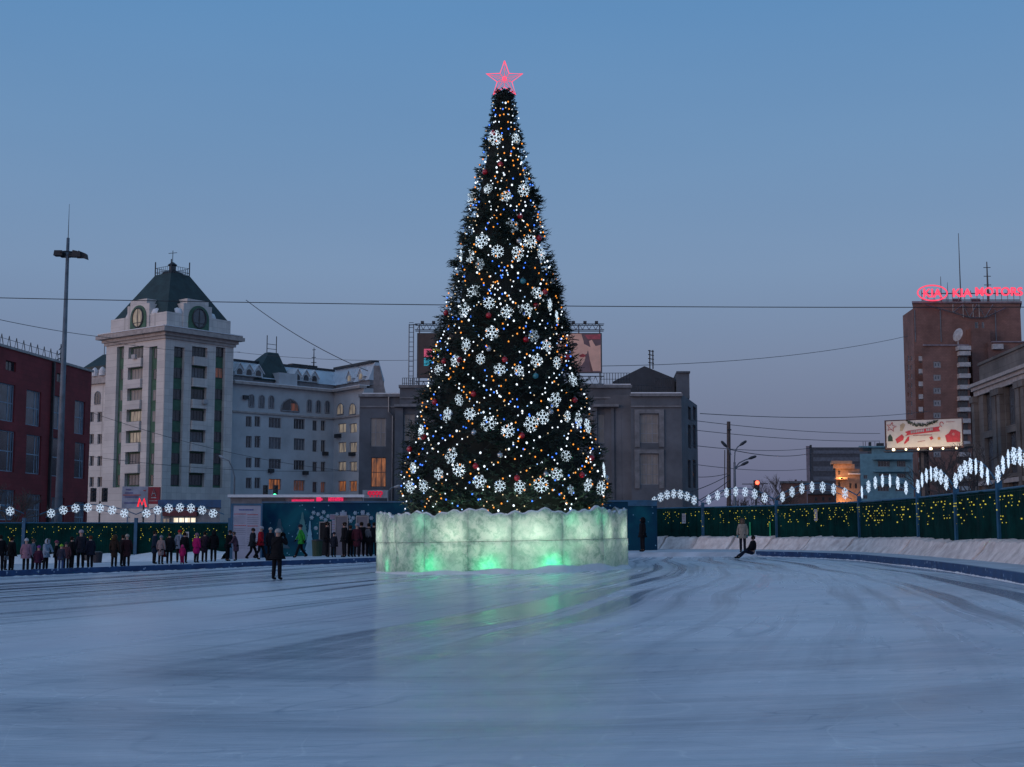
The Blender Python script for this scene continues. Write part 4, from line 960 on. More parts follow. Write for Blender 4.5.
mb = MB(); a0_ = LBF.pix(lx(20),460)[0]; LBF.box(mb, a0_, LBF.L+.2, z+.01, z+.9, -10, -.4); LBF.box(mb, -.2, LBF.L+.2, z+.9, z+1.1, -10, .2); mb.build('roof', M['lightblue'], lb)
# long billboard on a column
BF = Face(886.5, 118, 962, 115); a0, a1, z0, z1 = BF.rect(886.5, 420, 962, 447)
bl = empty('long_billboard', BF.pt(BF.L/2, gz(BF.P0.x), -.6), 'long cream billboard with red ribbon, star and gifts, lit from below', 'billboard')
mb = MB(); BF.box(mb, a0-.15, a1+.1, z0-.15, z1+.1, -.9, 0); mb.build('panel', M['brick_dark'], bl)
mb = MB(); mb.tube([BF.pt(BF.L*.52, -.5, -.45), BF.pt(BF.L*.52, z0, -.45)], .42, 10); mb.build('column', M['metal'], bl)
flat(BF, [(a0,z0),(a1,z0),(a1,z1),(a0,z1)], .03).build('poster', mat('cream_poster', (.72,.66,.6), .6, .06), bl)
PW, PH = a1-a0, z1-z0
bd = lambda u, v: (a0+u*PW, z1-v*PH)
cr = mat('poster_crimson', (.6,.04,.06), .5, .15, 3); cdk = mat('poster_fir_green', (.03,.06,.04), .7)
flat(BF, [bd(.25,.42),bd(.3,.38),bd(.68,.27),bd(.72,.25),bd(.7,.34),bd(.72,.44),bd(.66,.45),bd(.3,.54),bd(.25,.58),bd(.28,.49)], .055).build('printed_ribbon', cr, bl)
mb = MB()
for k in range(13):
    if k == 8: continue
    a, z = bd(.33+k*.023, .41-k*.0072); BF.box(mb, a, a+.1, z-.17, z+.05, .06, .08)
mb.build('ribbon_lettering', M['trim_white'], bl)
mb = MB()
for k in range(14): a, z = bd(.36+k*.018, .56); BF.box(mb, a, a+.07, z-.04, z+.03, .05, .07)
for k in range(8): a, z = bd(.8+k*.014, .1); BF.box(mb, a, a+.06, z-.03, z+.02, .05, .07)
for k in range(8): a, z = bd(.42+k*.012, .8-k*.005); BF.box(mb, a, a+.05, z-.03, z+.02, .05, .07)
mb.build('small_print', mat('poster_print_red', (.45,.12,.12), .6), bl)
def starpts(cu, cv, r, n=5, rot=0, k=.42): return [(bd(cu,cv)[0]+(r if j%2==0 else r*k)*math.sin(PI*j/n+rot), bd(cu,cv)[1]+(r if j%2==0 else r*k)*math.cos(PI*j/n+rot)) for j in range(2*n)]
mb = MB(); sp_ = starpts(.07,.22,.42,rot=.2); mb.tube([BF.pt(a,z,.06) for a,z in sp_+[sp_[0]]], .03, 4, cap=False); mb.build('printed_star_outline', cr, bl)
flat(BF, [bd(.19,.15),bd(.23,.08),bd(.26,.14),bd(.22,.38),bd(.185,.38)], .055).build('printed_scroll', mat('poster_sand', (.55,.42,.28), .6), bl)
flat(BF, [bd(.12,.68),bd(.21,.5),bd(.235,.6),bd(.225,.72),bd(.14,.84)], .055).build('printed_gift', cr, bl)
flat(BF, [bd(.28,.62),bd(.31,.58),bd(.3,.75),bd(.24,.88),bd(.235,.82)], .055).build('printed_stocking', cr, bl)
flat(BF, [bd(.02,.58),bd(.05,.48),bd(.08,.6),bd(.085,.75),bd(.02,.75)], .055).build('printed_fir', cdk, bl)
flat(BF, starpts(.6,.68,.2,4,.3,.6), .055).build('printed_bow', cr, bl)
flat(BF, starpts(.7,.7,.17,5,0,.6), .055).build('printed_biscuit', mat('poster_orange', (.75,.3,.08), .6), bl)
flat(BF, [bd(.78,.6),bd(.83,.52),bd(.86,.38),bd(.92,.4),bd(.98,.5),bd(.975,.85),bd(.8,.85)], .055).build('printed_gift_pile', cr, bl)
flat(BF, starpts(.89,.56,.16,6,.2,.5), .075).build('printed_rosette', mat('poster_pink', (.75,.3,.3), .6), bl)
mb = MB(); c_ = bd(.74,.18); mb.tube([BF.pt(c_[0]+.15*math.cos(t*.6),c_[1]+.2*math.sin(t*.6),.06) for t in range(9)], .03, 4); mb.build('printed_candy_cane', cr, bl)
mb = MB()
for k in range(70):
    u = .29+.4*k/70; v = .03+.14*math.sin(PI*(u-.29)/.4)+random.uniform(-.03,.06); a, z = bd(u, v)
    for j in range(3): t = random.uniform(0, 6.28); mb.tube([BF.pt(a,z,.07), BF.pt(a+.16*math.cos(t), z+.12*math.sin(t), .1)], .018, 3)
mb.build('printed_garland', cdk, bl)
mb = MB(); BF.box(mb, a0, a1, z0-.42, z0-.34, .0, 1.3); mb.build('lamp_gantry', M['metal'], bl)
for k, px in enumerate((896,908.3,920.5,933,945,958.5)):
    q = BF.pt(BF.pix(px,449)[0], z0-.3, 1.1); mb = MB(); mb.hexa([q+Vector(v) for v in ((-.13,-.1,-.08),(.13,-.1,-.08),(.13,.1,-.08),(-.13,.1,-.08),(-.13,-.1,.08),(.13,-.1,.08),(.13,.1,.08),(-.13,.1,.08))])
    h_ = mb.build('board_lamp', M['metal'], bl); mb = MB(); mb.ball(q+Vector((0,-.13,.06)), .1 if k % 3 else .14, 8); mb.build('lamp_glass', emit('warm_lamp_glass', (1,.8,.5), 3), h_)
    point(q+Vector((0,0,.2)), 14, (1,.78,.5), .12, parent=bl)
# ================================================================ poles, lamps, lights of the street
def rx3(x): return 700+x/6.394
def ry3(y): return 400+y/6.394
Yp = 112
def PW_(x, y, Y=Yp): return W(x, y, Y)
b = PW_(728.8, 531); base = Vector((b.x, b.y, gz(b.x)))
up = empty('utility_pole', base, 'tall bare wooden utility pole above the green fence right of centre', 'utility pole')
mb = MB(); mb.tube([base, PW_(728.6, 421.6)], [.2, .15], 8); mb.build('shaft', M['wood'], up)
mb = MB(); mb.tube([PW_(727,430)+Vector((0,-.2,0)), PW_(731,430)+Vector((0,-.2,0))], .05, 4); mb.tube([PW_(724.8,450), PW_(724.5,492)], .04, 4); mb.build('bracket', M['metal'], up)
b2 = PW_(735, 531, 110); base2 = Vector((b2.x, b2.y, gz(b2.x)))
lp = empty('street_light', base2, 'dark street light mast with four curved lamp arms beside the wooden pole', 'street light')
mb = MB(); mb.tube([base2, PW_(734.5, 462, 110)], [.16, .09], 8); mb.build('mast', M['pole'], lp)
for pts in (((731,455),(729.5,450),(725.8,446)), ((734.5,462),(735,452),(737.5,447),(741,444.6)), ((734.5,469),(739,463),(745,460),(750,458.3)), ((734.5,470),(737.5,467),(742.5,464.6))):
    mb = MB(); mb.tube([PW_(x, y, 110) for x, y in pts], .05, 5); a_ = mb.build('arm', M['pole'], lp)
    e_ = PW_(*pts[-1], 110); d_ = (e_-PW_(*pts[-2], 110)).normalized(); mb = MB(); mb.tube([e_-d_*.15, e_+d_*.1, e_+d_*.45, e_+d_*.55], [.06,.14,.12,.05], 6); mb.build('lamp_head', M['metal'], a_)
# big light mast on the left
Ym = 96; b = W(57.5, 531, Ym); base = Vector((b.x, b.y, gz(b.x)))
lm = empty('light_mast', base, 'tall grey floodlight mast with a whip antenna in front of the red hall', 'light mast')
# built upright, not leaning
mb = MB(); zt_ = W(67, 238, Ym).z; mb.tube([base, base+Vector((0,0,zt_-base.z))], [.29,.11], 12); mb.build('mast', M['pole'], lm, smooth=True)
tp = Vector((base.x, base.y, zt_)); zl = W(67, 253, Ym).z
mb = MB(); mb.tube([tp, Vector((tp.x,tp.y,W(69,204,Ym).z))], [.03,.012], 5); mb.build('whip_antenna', M['metal'], lm)
mb = MB(); mb.tube([Vector((tp.x+.55*math.cos(2*PI*k/12), tp.y+.55*math.sin(2*PI*k/12), zl)) for k in range(13)], .06, 5, cap=False); mb.tube([Vector((tp.x-.6,tp.y,zl)), Vector((tp.x+.7,tp.y,zl))], .06, 5); mb.build('head_ring', M['metal'], lm)
for dx, dy, rx_ in ((-.6,-.1,0),(-.3,.3,0),(.35,.2,.1),(.75,-.2,.5),(1.1,0,.9)):
    c_ = Vector((tp.x+dx, tp.y+dy, zl)); mb = MB(); t_ = -.25*rx_
    mb.hexa([c_+Vector(v) for v in ((-.3,-.3,-.24+t_),(.34,-.3,-.24-t_*-1),(.34,.3,-.24+t_),(-.3,.3,-.24),(-.26,-.25,.14),(.28,-.25,.14+t_),(.28,.25,.14+t_),(-.26,.25,.14))]); mb.build('lamp_head', M['cable'], lm)
# left street lamp by the white block
def street_lamp(px, Y, pts, label):
    b = W(px, 531, Y); base = Vector((b.x, b.y, gz(b.x))); r_ = empty('street_light', base, label, 'street light')
    P = [W(x, y, Y) for x, y in pts]; P[0] = Vector((base.x, base.y, P[0].z))
    mb = MB(); mb.tube([base, P[0]], [.11,.07], 7); mb.build('mast', M['galv'], r_)
    mb = MB(); mb.tube(P, .06, 5); a_ = mb.build('arm', M['galv'], r_)
    mb = MB(); d_ = (P[-1]-P[-2]).normalized(); mb.tube([P[-1]-d_*.1, P[-1]+d_*.3, P[-1]+d_*.6], [.07,.16,.08], 6); mb.build('lamp_head', M['trim_white'], a_)
street_lamp(233.5, 128, [(233,477),(232.5,468),(229,461),(224.5,458.5)], 'thin curved street lamp in front of the left end of the white block')
street_lamp(388, 128, [(388,500),(388,492),(391,488),(395,487)], 'short street lamp just left of the tree foot')
# traffic lights
def traffic(px, py, Y, lit, label, side=0):
    b = W(px, 531, Y); base = Vector((b.x, b.y, gz(b.x))); r_ = empty('traffic_light', base, label, 'traffic light')
    c_ = W(px, py, Y); mb = MB(); mb.tube([base, Vector((base.x, base.y, c_.z-.5))], .07, 6); mb.build('post', M['metal'], r_)
    for dx in ((-.45, .45) if side else (0,)):
        mb = MB(); q = c_+Vector((dx,0,0)); mb.hexa([q+Vector(v) for v in ((-.2,-.15,-.55),(.2,-.15,-.55),(.2,.15,-.55),(-.2,.15,-.55),(-.2,-.15,.55),(.2,-.15,.55),(.2,.15,.55),(-.2,.15,.55))])
        for k in range(3): z = q.z+.36-.36*k; mb.tube([Vector((q.x,q.y-.15,z+.12)), Vector((q.x,q.y-.36,z+.1))], .1, 6)
        hd = mb.build('signal_head', M['cable'], r_)
        for k in range(3):
            z = q.z+.36-.36*k; on = lit and lit[0] == k and (dx >= 0)
            mb = MB(); mb.ball(Vector((q.x,q.y-.38 if on else q.y-.2,z)), .16 if on else .1, 8); mb.build('lens', lit[1] if on else M['glass'], hd)
traffic(756.5, 487.5, 104, (0, emit('red_signal', (1,.08,.04), 5)), 'traffic light glowing red behind the green fence right of the wooden pole')
traffic(270.5, 491.5, 120, (2, emit('green_signal', (.05,.9,.35), 4)), 'traffic light glowing green in front of the white block', 1)
traffic(99, 495, 108, None, 'unlit double traffic light beside the red hall corner', 1)
# overhead wires
def wire(px0, py0, px1, py1, Y0, Y1, label, sag=.6, r=.03, far=False, n=14):
    a, b = W(px0, py0, Y0), W(px1, py1, Y1); mb = MB()
    mb.tube([a+(b-a)*(k/n)-Vector((0,0,4*sag*(k/n)*(1-k/n))) for k in range(n+1)], r, 4)
    o = mb.build('overhead_wire', M['cable_far'] if far else M['cable']); tag(o, label, 'wire')
wire(-40, 297, 1060, 307, 92, 92, 'long dark overhead wire crossing the whole picture behind the tree top', .25, .028)
wire(-30, 313, 112, 338, 100, 130, 'thin wire sloping from the left edge to the tower', .2, .025, True)
wire(246, 300, 368, 371, 150, 140, 'wire sloping down from the tower side to the grey block', .6, .04, True)
wire(602, 366, 908, 336, 138, 200, 'thin wire rising gently from the face billboard to the brick tower', 1.0, .03, True)
wire(700, 413.5, 930, 411, 110, 190, 'faint level wire high above the wooden pole', .6, .03, True)
wire(690, 420, 880, 433.5, 112, 150, 'faint wire falling right just above the pole top', .3, .025, True)
wire(690, 429.5, 880, 441, 112, 150, 'faint wire falling right past the pole just below its top', .3, .025, True)
wire(690, 445, 812, 448, 112, 180, 'level wire joining the grey block and the slab block, upper', .4, .028, True)
wire(728, 449, 812, 453, 112, 180, 'double wire from the wooden pole to the slab block', .5, .035, True)
wire(692, 464, 812, 468.5, 112, 180, 'faint lower wire between grey block and slab block', .4, .025, True)
wire(697, 477, 728, 473.5, 112, 112, 'short wire from the grey block wall to the wooden pole', .1, .025, True)
wire(690, 492, 729, 475, 100, 112, 'trolley wire climbing to the wooden pole, uppermost of three', .1, .03)
wire(690, 505, 730, 480, 100, 112, 'trolley wire climbing to the wooden pole, middle of three', .1, .035)
wire(688, 512, 729, 487, 96, 112, 'trolley wire climbing to the wooden pole, lowest of three', .15, .04)
wire(100, 340, 240, 352, 140, 150, 'faint wire in front of the upper tower', .4, .022, True)
wire(90, 412, 360, 472, 140, 150, 'faint wire sagging across the foot of the white block', 1.0, .022, True)
wire(60, 452, 362, 470, 140, 150, 'faint wire low across tower and white block', .8, .022, True)
wire(236, 352, 420, 360, 170, 150, 'thin wire above the mansard roof of the white block', .4, .022, True)
wire(742, 484, 768, 483.5, 104, 104, 'short bracket wire beside the red traffic light', .02, .03)
# bare trees
def bare_tree(px, Y, H, label, seed, spread=1.0):
    rnd = random.Random(seed); b = W(px, 531, Y); base = Vector((b.x, b.y, gz(b.x))); r_ = empty('bare_tree', base, label, 'tree', 'bare winter trees')
    tr = MB(); top = base+Vector((0,0,H*.45)); tr.tube([base, base+Vector((.1,0,H*.25)), top], [.2,.15,.11], 7); tr.build('trunk', M['wood'], r_)
    cr_ = MB()
    def br(p, d, l, r, k):
        q = p+d*l; cr_.tube([p, p+d*l*.5+Vector((rnd.uniform(-.1,.1)*l,0,.05*l)), q], [r, r*.8, r*.6], 4, cap=False)
        if k == 0: return
        for _ in range(3):
            nd = (d+Vector((rnd.uniform(-.8,.8)*spread, rnd.uniform(-.8,.8)*spread, rnd.uniform(-.1,.5)))).normalized(); br(p+d*l*rnd.uniform(.5,1), nd, l*.68, r*.6, k-1)
    for _ in range(6): br(base+Vector((0,0,H*rnd.uniform(.25,.45))), Vector((rnd.uniform(-.7,.7)*spread, rnd.uniform(-.6,.6), rnd.uniform(.4,1))).normalized(), H*.26, .06, 4)
    cr_.build('crown', M['wood'], r_)
bare_tree(775, 130, 7.0, 'bare tree between red traffic light and low brick house', 3)
bare_tree(748, 140, 5.5, 'bare tree just right of the wooden pole', 5)
bare_tree(790, 128, 5.0, 'small bare tree in front of the low brick house', 9)
bare_tree(8, 92, 6.0, 'bare tree in front of the red hall at the left edge', 12, 1.2)
bare_tree(940, 80, 6.5, 'dark bare tree behind the lit arches below the billboard', 21, 1.2)
bare_tree(975, 72, 6.0, 'dark bare tree behind the fence near the right edge', 23, 1.2)
# kiosks, posters, metro sign behind the left fence
def kiosk(px0, px1, pyt, Y, D, m, name, label, cat, roofm=None, pyr=None):
    Fc = Face(px0, Y, px1, Y); zt_ = Fc.pix((px0+px1)/2, pyt)[1]; g_ = gz(Fc.P0.x)
    r_ = empty(name, Fc.pt(Fc.L/2, g_, 0), label, cat); mb = MB(); Fc.box(mb, 0, Fc.L, g_, zt_, -D, 0); mb.build('body', m, r_)
    return Fc, r_, zt_, g_
Fc, r_, zt_, g_ = kiosk(163, 219.5, 500.5, 104, 6, M['galv'], 'blue_kiosk', 'blue-roofed shopping kiosk with a brightly lit window behind the left fence', 'kiosk')
mb = MB(); Fc.box(mb, -.3, Fc.L+.2, Fc.pix(190,507.5)[1], Fc.pix(190,500)[1], -6.2, .6); mb.build('roof_fascia', mat('kiosk_blue', (.01,.08,.2), .5), r_)
mb = MB(); Fc.pbox(mb, 164, 508, 198, 516, .02, .5); mb.build('sign_band', mat('kiosk_maroon', (.13,.02,.03), .5), r_)
Fc.win(r_, Fc.rect(173, 517, 196.5, 526), 'lit_white', 'frame', nx=4, hole=False); Fc.win(r_, Fc.rect(162.5, 518, 170, 526), 'lit_warm', 'frame', hole=False)
Fc, r_, zt_, g_ = kiosk(230, 362, 497.5, 118, 8, M['grey_trim'], 'market_pavilion', 'long low market hall with a pink neon sign behind the blue mural', 'shop')
mb = MB(); Fc.box(mb, -.2, Fc.L+.2, zt_+.01, zt_+.25, -8.2, .4); mb.build('roof', M['snow'], r_)
mb = MB(); Fc.pbox(mb, 262, 499, 285, 504, .02, .12); mb.build('sign_panel', M['frame_dark'], r_)
# neon letters: unreadable in the photo, kept as a row of small strokes
mb = MB(); rnd = random.Random(4)
def strokes(x0, x1, y0, y1, dx):
    x = x0
    while x < x1:
        w_ = dx*.55
        for (u0,v0,u1,v1) in rnd.choice([((0,0,.35,1),(0,0,1,.25),(.7,0,1,1)), ((0,0,.35,1),(0,.4,1,.65),(.7,0,1,1)), ((0,0,1,.25),(0,.4,1,.65),(0,.8,1,1),(0,0,.3,1)), ((0,0,.35,1),(.7,0,1,1),(0,.8,1,1))]):
            Fc.pbox(mb, x+w_*u0, y0+(y1-y0)*v0, x+w_*u1, y0+(y1-y0)*v1, .3, .42)
        x += dx*.72
strokes(292.5, 314, 499.6, 502.8, 2.6); mb.build('neon_lettering', M['neon_soft'], r_)
mb = MB(); strokes(329, 344, 497.6, 501.8, 3.0); Fc.pbox(mb, 317, 497.3, 321.5, 502, .3, .42); Fc.pbox(mb, 321.5, 498.5, 323, 500.5, .3, .42); mb.build('neon_lettering', M['neon_soft'], r_)
Fc, r_, zt_, g_ = kiosk(362.5, 388, 490, 136, .5, M['trim_white'], 'shop_sign', 'white shop sign with four joined pink-red rings on the grey block', 'sign')
bpy.data.objects.remove(r_.children[0]); mb = MB(); Fc.pbox(mb, 362.5, 490, 388, 498, -.1, 0); Fc.pbox(mb, 363, 498, 363.6, 525, -.1, -.02); Fc.pbox(mb, 387, 498, 387.6, 525, -.1, -.02); mb.build('board', M['trim_white'], r_)
mb = MB()
for k in range(4): a, z = Fc.pix(370+k*3.5, 493.1); mb.tube([Fc.pt(a+.17*math.cos(t*PI/6), z+.16*math.sin(t*PI/6), .06) for t in range(13)], .07, 4, cap=False)
for k in range(4): a, z = Fc.pix(370.5+k*3.3, 496.4); Fc.box(mb, a-.08, a+.08, z-.06, z+.06, .02, .05)
mb.build('logo', emit('sign_red', (.8,.02,.08), .5), r_)
# advertising hoarding near the metro
Fc = Face(122, 106, 160, 106); r_ = empty('advert_hoarding', Fc.pt(Fc.L/2, gz(Fc.P0.x), -.2), 'pale advertising hoarding with a dark red panel at its right end', 'billboard')
mb = MB(); Fc.pbox(mb, 122, 486.5, 148, 508.5, -.25, 0); 
for px in (127, 143, 155): Fc.pbox(mb, px-.5, 508, px+.5, 530, -.2, -.02)
mb.build('board', mat('hoarding_lilac', (.3,.33,.42), .6), r_)
mb = MB(); Fc.pbox(mb, 148.2, 487, 159.8, 504, -.25, .05); mb.build('red_panel', mat('hoarding_red', (.3,.01,.03), .5), r_)
mb = MB(); a, z = Fc.pix(154, 494)
mb.tube([Fc.pt(a-.16,z-.15,.08), Fc.pt(a,z+.42,.08), Fc.pt(a+.16,z-.15,.08)], .03, 4); Fc.box(mb, a-.1, a+.1, z+.02, z+.07, .06, .1); Fc.box(mb, a-.2, a+.2, z-.32, z-.25, .06, .1)
for k in range(6): Fc.box(mb, a-.33+k*.11, a-.27+k*.11, z-.56, z-.5, .06, .09)
mb.build('emblem', M['trim_white'], r_)
mb = MB()
for j, (x0, x1, y) in enumerate(((126,131,489.6),(125,133,493),(125,138,497),(124,141,503))):
    x = x0
    while x < x1: Fc.pbox(mb, x, y-.7, x+.7, y+.6, .01, .04); x += 1.05
mb.build('small_print', mat('hoarding_print', (.12,.12,.3), .6), r_)
mb = MB(); Fc.pbox(mb, 123, 494.6, 141, 495.5, .01, .03); Fc.pbox(mb, 143.5, 490, 146, 491, .01, .04); mb.build('red_line', mat('hoarding_line', (.4,.06,.08), .6), r_)
# metro letter
Fc = Face(136, 101, 149, 101); r_ = empty('metro_sign', Fc.pt(Fc.L/2, gz(Fc.P0.x), 0), 'glowing red letter M of the metro on a post', 'metro sign')
mb = MB(); mb.tube([Fc.pt(Fc.L/2, gz(Fc.P0.x), -.1), Fc.pt(Fc.L/2, Fc.pix(142,505)[1], -.1)], .06, 6); mb.build('post', M['metal'], r_)
mx = lambda x: 130+x/6.97
my = lambda y: 480+y/6.97
P = [Fc.pix(mx(x), my(y)) for x, y in ((55,187),(68,130),(83,172),(98,130),(112,187))]
mb = MB(); mb.tube([Fc.pt(a,z,0) for a,z in P], .075, 5); 
P2 = []; P9 = [Fc.pix(mx(x), my(y)) for x, y in ((67,187),(73,158),(83,184),(93,158),(100,187))]
mb.build('letter', M['neonM'], r_)
for (x0,x1,y0,y1,nm_,lb_) in ((0,0,0,0,'',''),):
    pass
# ================================================================ Christmas tree
TC = W(503.5, 531, 53); TC = Vector((TC.x, 53, gz(TC.x)))
def tree_r(z):   # outer radius at height z above the ice level (world z)
    T = [(1.2,3.6),(2.3,3.7),(2.9,4.05),(4.5,3.75),(6.6,3.2),(8.5,2.7),(10.6,2.15),(12.7,1.7),(14.7,1.25),(16.2,.9),(17.5,.6),(18.8,.38),(19.1,.34),(19.3,.12)]
    if z <= T[0][0]: return T[0][1]
    for (a, ra), (b_, rb) in zip(T, T[1:]):
        if z <= b_: return ra+(rb-ra)*(z-a)/(b_-a)
    return .1
ZTOP = 19.2
tree = empty('christmas_tree', TC, 'tall dark green Christmas tree covered in lights inside a ring of ice blocks', 'christmas tree')
mb = MB(); mb.tube([TC, TC+Vector((0,0,9)), TC+Vector((0,0,ZTOP-TC.z-.2))], [.35,.22,.08], 10); mb.build('trunk', M['wood'], tree)
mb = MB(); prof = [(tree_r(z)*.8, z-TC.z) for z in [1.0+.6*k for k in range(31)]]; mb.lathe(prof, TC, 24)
core_mat = mat('dark_core_colour', (.006,.012,.01), .9, .3, 2)
mb.build('dark_core', core_mat, tree)  # solid cone added inside the tree, near black to block sky between boughs
rnd = random.Random(5)
mb = MB()
V = mb.v; Fs = mb.f
def needle(p, d, l, w_, side):
    n = len(V); s_ = side*w_
    V.extend([p-s_, p+s_, p+d*l+s_*.25, p+d*l-s_*.25]); Fs.append([n,n+1,n+2,n+3]); mb.mi.append(0)
cnt = 0
z = 1.3
TUFT = []
for _ in range(520):
    z = 1.4+(ZTOP-1.8)*(1-math.sqrt(rnd.random())); TUFT.append((z, rnd.uniform(0, 2*PI), rnd.uniform(.92, 1.035)))
tot = 15500
for i in range(tot):
    # area-weighted height
    while True:
        z = rnd.uniform(1.2, ZTOP); 
        if rnd.random() < (tree_r(z)+.15)/4.3: break
    ph = rnd.uniform(0, 2*PI); R = tree_r(z)
    clump = .5+.5*math.sin(ph*7+z*2.3)*math.sin(z*3.1+ph*3)
    fr = rnd.uniform(.72, .97)+(.07*clump if rnd.random() < .4 else 0)
    if i % 5 < 3 and z < 17.5:
        z, ph, fr = TUFT[rnd.randrange(520)]; R = tree_r(z); z += rnd.gauss(0, .1); ph += rnd.gauss(0, .13)/max(R, .5); fr += rnd.uniform(-.12, .02)
    if i % 40 == 0: z = rnd.uniform(17.6, 19.25); ph = rnd.uniform(0, 6.28); R = tree_r(z); fr = rnd.uniform(.2, .95)
    rad = Vector((math.cos(ph), math.sin(ph), 0)); p = Vector((TC.x, TC.y, z))+rad*R*fr
    d = (rad*1.0+Vector((rnd.uniform(-.5,.5), rnd.uniform(-.5,.5), rnd.uniform(-.35,.55)))).normalized()
    L_ = rnd.uniform(.22, .46)*(1 if z < 15 else .6 if z < 17.5 else .45)
    side = d.cross(Vector((0,0,1))).normalized(); upv = side.cross(d)
    needle(p, d, L_, .02, side)
    for k in range(6):
        t = .1+.85*k/6; s_ = 1 if k % 2 else -1; q = p+d*L_*t
        nd = (d*.8+side*s_*rnd.uniform(.5,.9)+upv*rnd.uniform(-.5,.5)).normalized(); needle(q, nd, L_*.42, .03, nd.cross(upv).normalized() if k % 3 else upv)
mb.build('boughs', mat('fir_needles', (.022,.05,.038), .75, .3, 3.0, col2=(.01,.024,.022)), tree)
# star
sr_ = empty('tree_star', Vector((TC.x, TC.y-.1, ZTOP-.1)), 'pink glowing five-pointed wire star on the tip of the tree', 'star')
sc_ = W(504.5, 79.5, 52.9); R1, R2 = .78, .31
sp = [sc_+Vector(((R1 if j%2==0 else R2)*math.sin(PI*j/5), 0, (R1 if j%2==0 else R2)*math.cos(PI*j/5))) for j in range(10)]
mb = MB(); mb.tube(sp+[sp[0]], .024, 5, cap=False); mb.build('outline', M['star'], sr_)
mb = MB()
for j in range(10): mb.tube([sc_+Vector((0,-.16,0)), sp[j]], .011, 4); mb.tube([sc_+Vector((0,.16,0)), sp[j]], .008, 4)
for q in (.33,.66): mb.tube([sc_+(s-sc_)*q for s in sp+[sp[0]]], .009, 4, cap=False)
mb.build('wire_net', M['star_net'], sr_)
mb = MB(); mb.ball(sc_+Vector((0,-.16,-.02)), .1, 8); mb.build('centre_lamp', M['star'], sr_)
mb = MB(); mb.tube([Vector((TC.x,TC.y,ZTOP-.7)), sc_-Vector((0,0,.5))], .05, 5); mb.build('stem', M['metal'], sr_)
for k in (3,4,5,6,7): pass
# point on the tree's front surface under a pixel
def on_tree(px, py, off=.05):
    d = ray(px, py).normalized(); C = Vector((0,0,CAMZ)); lo = 44.0
    best = None; t = lo
    while t < 60:
        q = C+d*t; r = math.hypot(q.x-TC.x, q.y-TC.y); R = tree_r(q.z)+off
        if r <= R: return q, Vector(((q.x-TC.x)/max(r,.01), (q.y-TC.y)/max(r,.01), 0))
        if best is None or r-R < best[0]: best = (r-R, q)
        t += .04
    q = best[1]; v = Vector((q.x-TC.x, q.y-TC.y, 0)); return q, v.normalized()
def flake_mesh(name, R, r, m, style=0):
    mb = MB()
    for k in range(6):
        t = PI/3*k+PI/6; d = Vector((math.cos(t), 0, math.sin(t))); p_ = Vector((-math.sin(t), 0, math.cos(t)))
        mb.tube([d*R*.12, d*R], r, 4)
        for q, l in ((.5,.32),(.78,.22)) if style == 0 else ((.6,.36),):
            for s_ in (-1, 1): mb.tube([d*R*q, d*R*(q+l*.65)+p_*s_*R*l], r*.8, 4, cap=False)
    hexp = [Vector((math.cos(PI/3*k+PI/6), 0, math.sin(PI/3*k+PI/6)))*R*(.3 if style == 0 else .42) for k in range(7)]
    mb.tube(hexp, r*.9, 4, cap=False)
    me = bpy.data.meshes.new(name); me.from_pydata([tuple(v) for v in mb.v], [], mb.f); me.materials.append(m); return me
fm = [flake_mesh('snowflake', .31, .0125, M['flake']), flake_mesh('snowflake', .29, .013, M['flake'], 1), flake_mesh('snowflake', .27, .012, M['flake_dim'])]
ORD = ['first','second','third','fourth','fifth','sixth','seventh','eighth','ninth','tenth','eleventh','twelfth','thirteenth','fourteenth','fifteenth','sixteenth','seventeenth','eighteenth','nineteenth','twentieth','twenty-first','twenty-second','twenty-third','twenty-fourth','twenty-fifth']
def rows_of(pts, gap):
    P = sorted(pts, key=lambda p: p[1]); rows = []; cur = [P[0]]
    for p in P[1:]:
        if p[1]-cur[0][1] > gap: rows.append(cur); cur = [p]
        else: cur.append(p)
    rows.append(cur); return [sorted(r, key=lambda p: p[0]) for r in rows]
FL = [(495,137.7),(516,138.5),(488,188.6),(506,196.5),(523.6,190),(472,199),(481.6,241),(470,256.6),(497.5,251.4),(517.8,253.7),(530,241.6),(541.5,254),(474.6,292),(489,303),(463.6,310),(506.7,312),(526,310),(537,293),(550,305),(557,317),(480,264,1),(461,255),
(466,345),(546.8,345.5),(455,361),(480.5,359),(499.6,369.5),(519,370.6),(536.6,360.7),(557,362.5),(459,400),(555,400),(470,414),(488.6,424),(507.7,431),(531,424),(542.6,417),(567.4,416.5),(587.7,426),(578.6,420),(451,455.6),(459,470),(438.6,474),(479.5,481.6),(500,486),(520,487),(541,485),(557,474),(566,456),(588,485),(601,488),(423.5,486),(421,432),(410,487),(438.6,369.5),(573,380),(571,490,1),(447,415),(512,226,1),(534,336,1),(492,333),(604,470),(413,468)]
rows = rows_of(FL, 8.0)
for ri, row in enumerate(rows):
    for ci, p in enumerate(row):
        q, n_ = on_tree(p[0], p[1], .12); me = fm[2] if len(p) > 2 else fm[(ri+ci) % 2]
        o = bpy.data.objects.new('snowflake_light', me); COL.objects.link(o)
        yaw = math.atan2(n_.y, n_.x)+PI/2; s_ = random.Random(ri*31+ci).uniform(.76, 1.04)
        o.location = q; o.rotation_euler = (random.Random(ri+ci*7).uniform(-.25,.25), random.Random(ci+ri*3).uniform(-.5,.5), yaw+random.Random(ci*5+ri*11).uniform(-.35,.35)); o.scale = (s_,)*3
        where = f'{ORD[ci]} from left' if len(row) > 1 else 'alone in its row'
        tag(o, f'white lit snowflake on the tree, {ORD[ri]} row below star, {where}', 'snowflake light', 'lit snowflakes hung on the tree'); o['kind'] = 'thing'
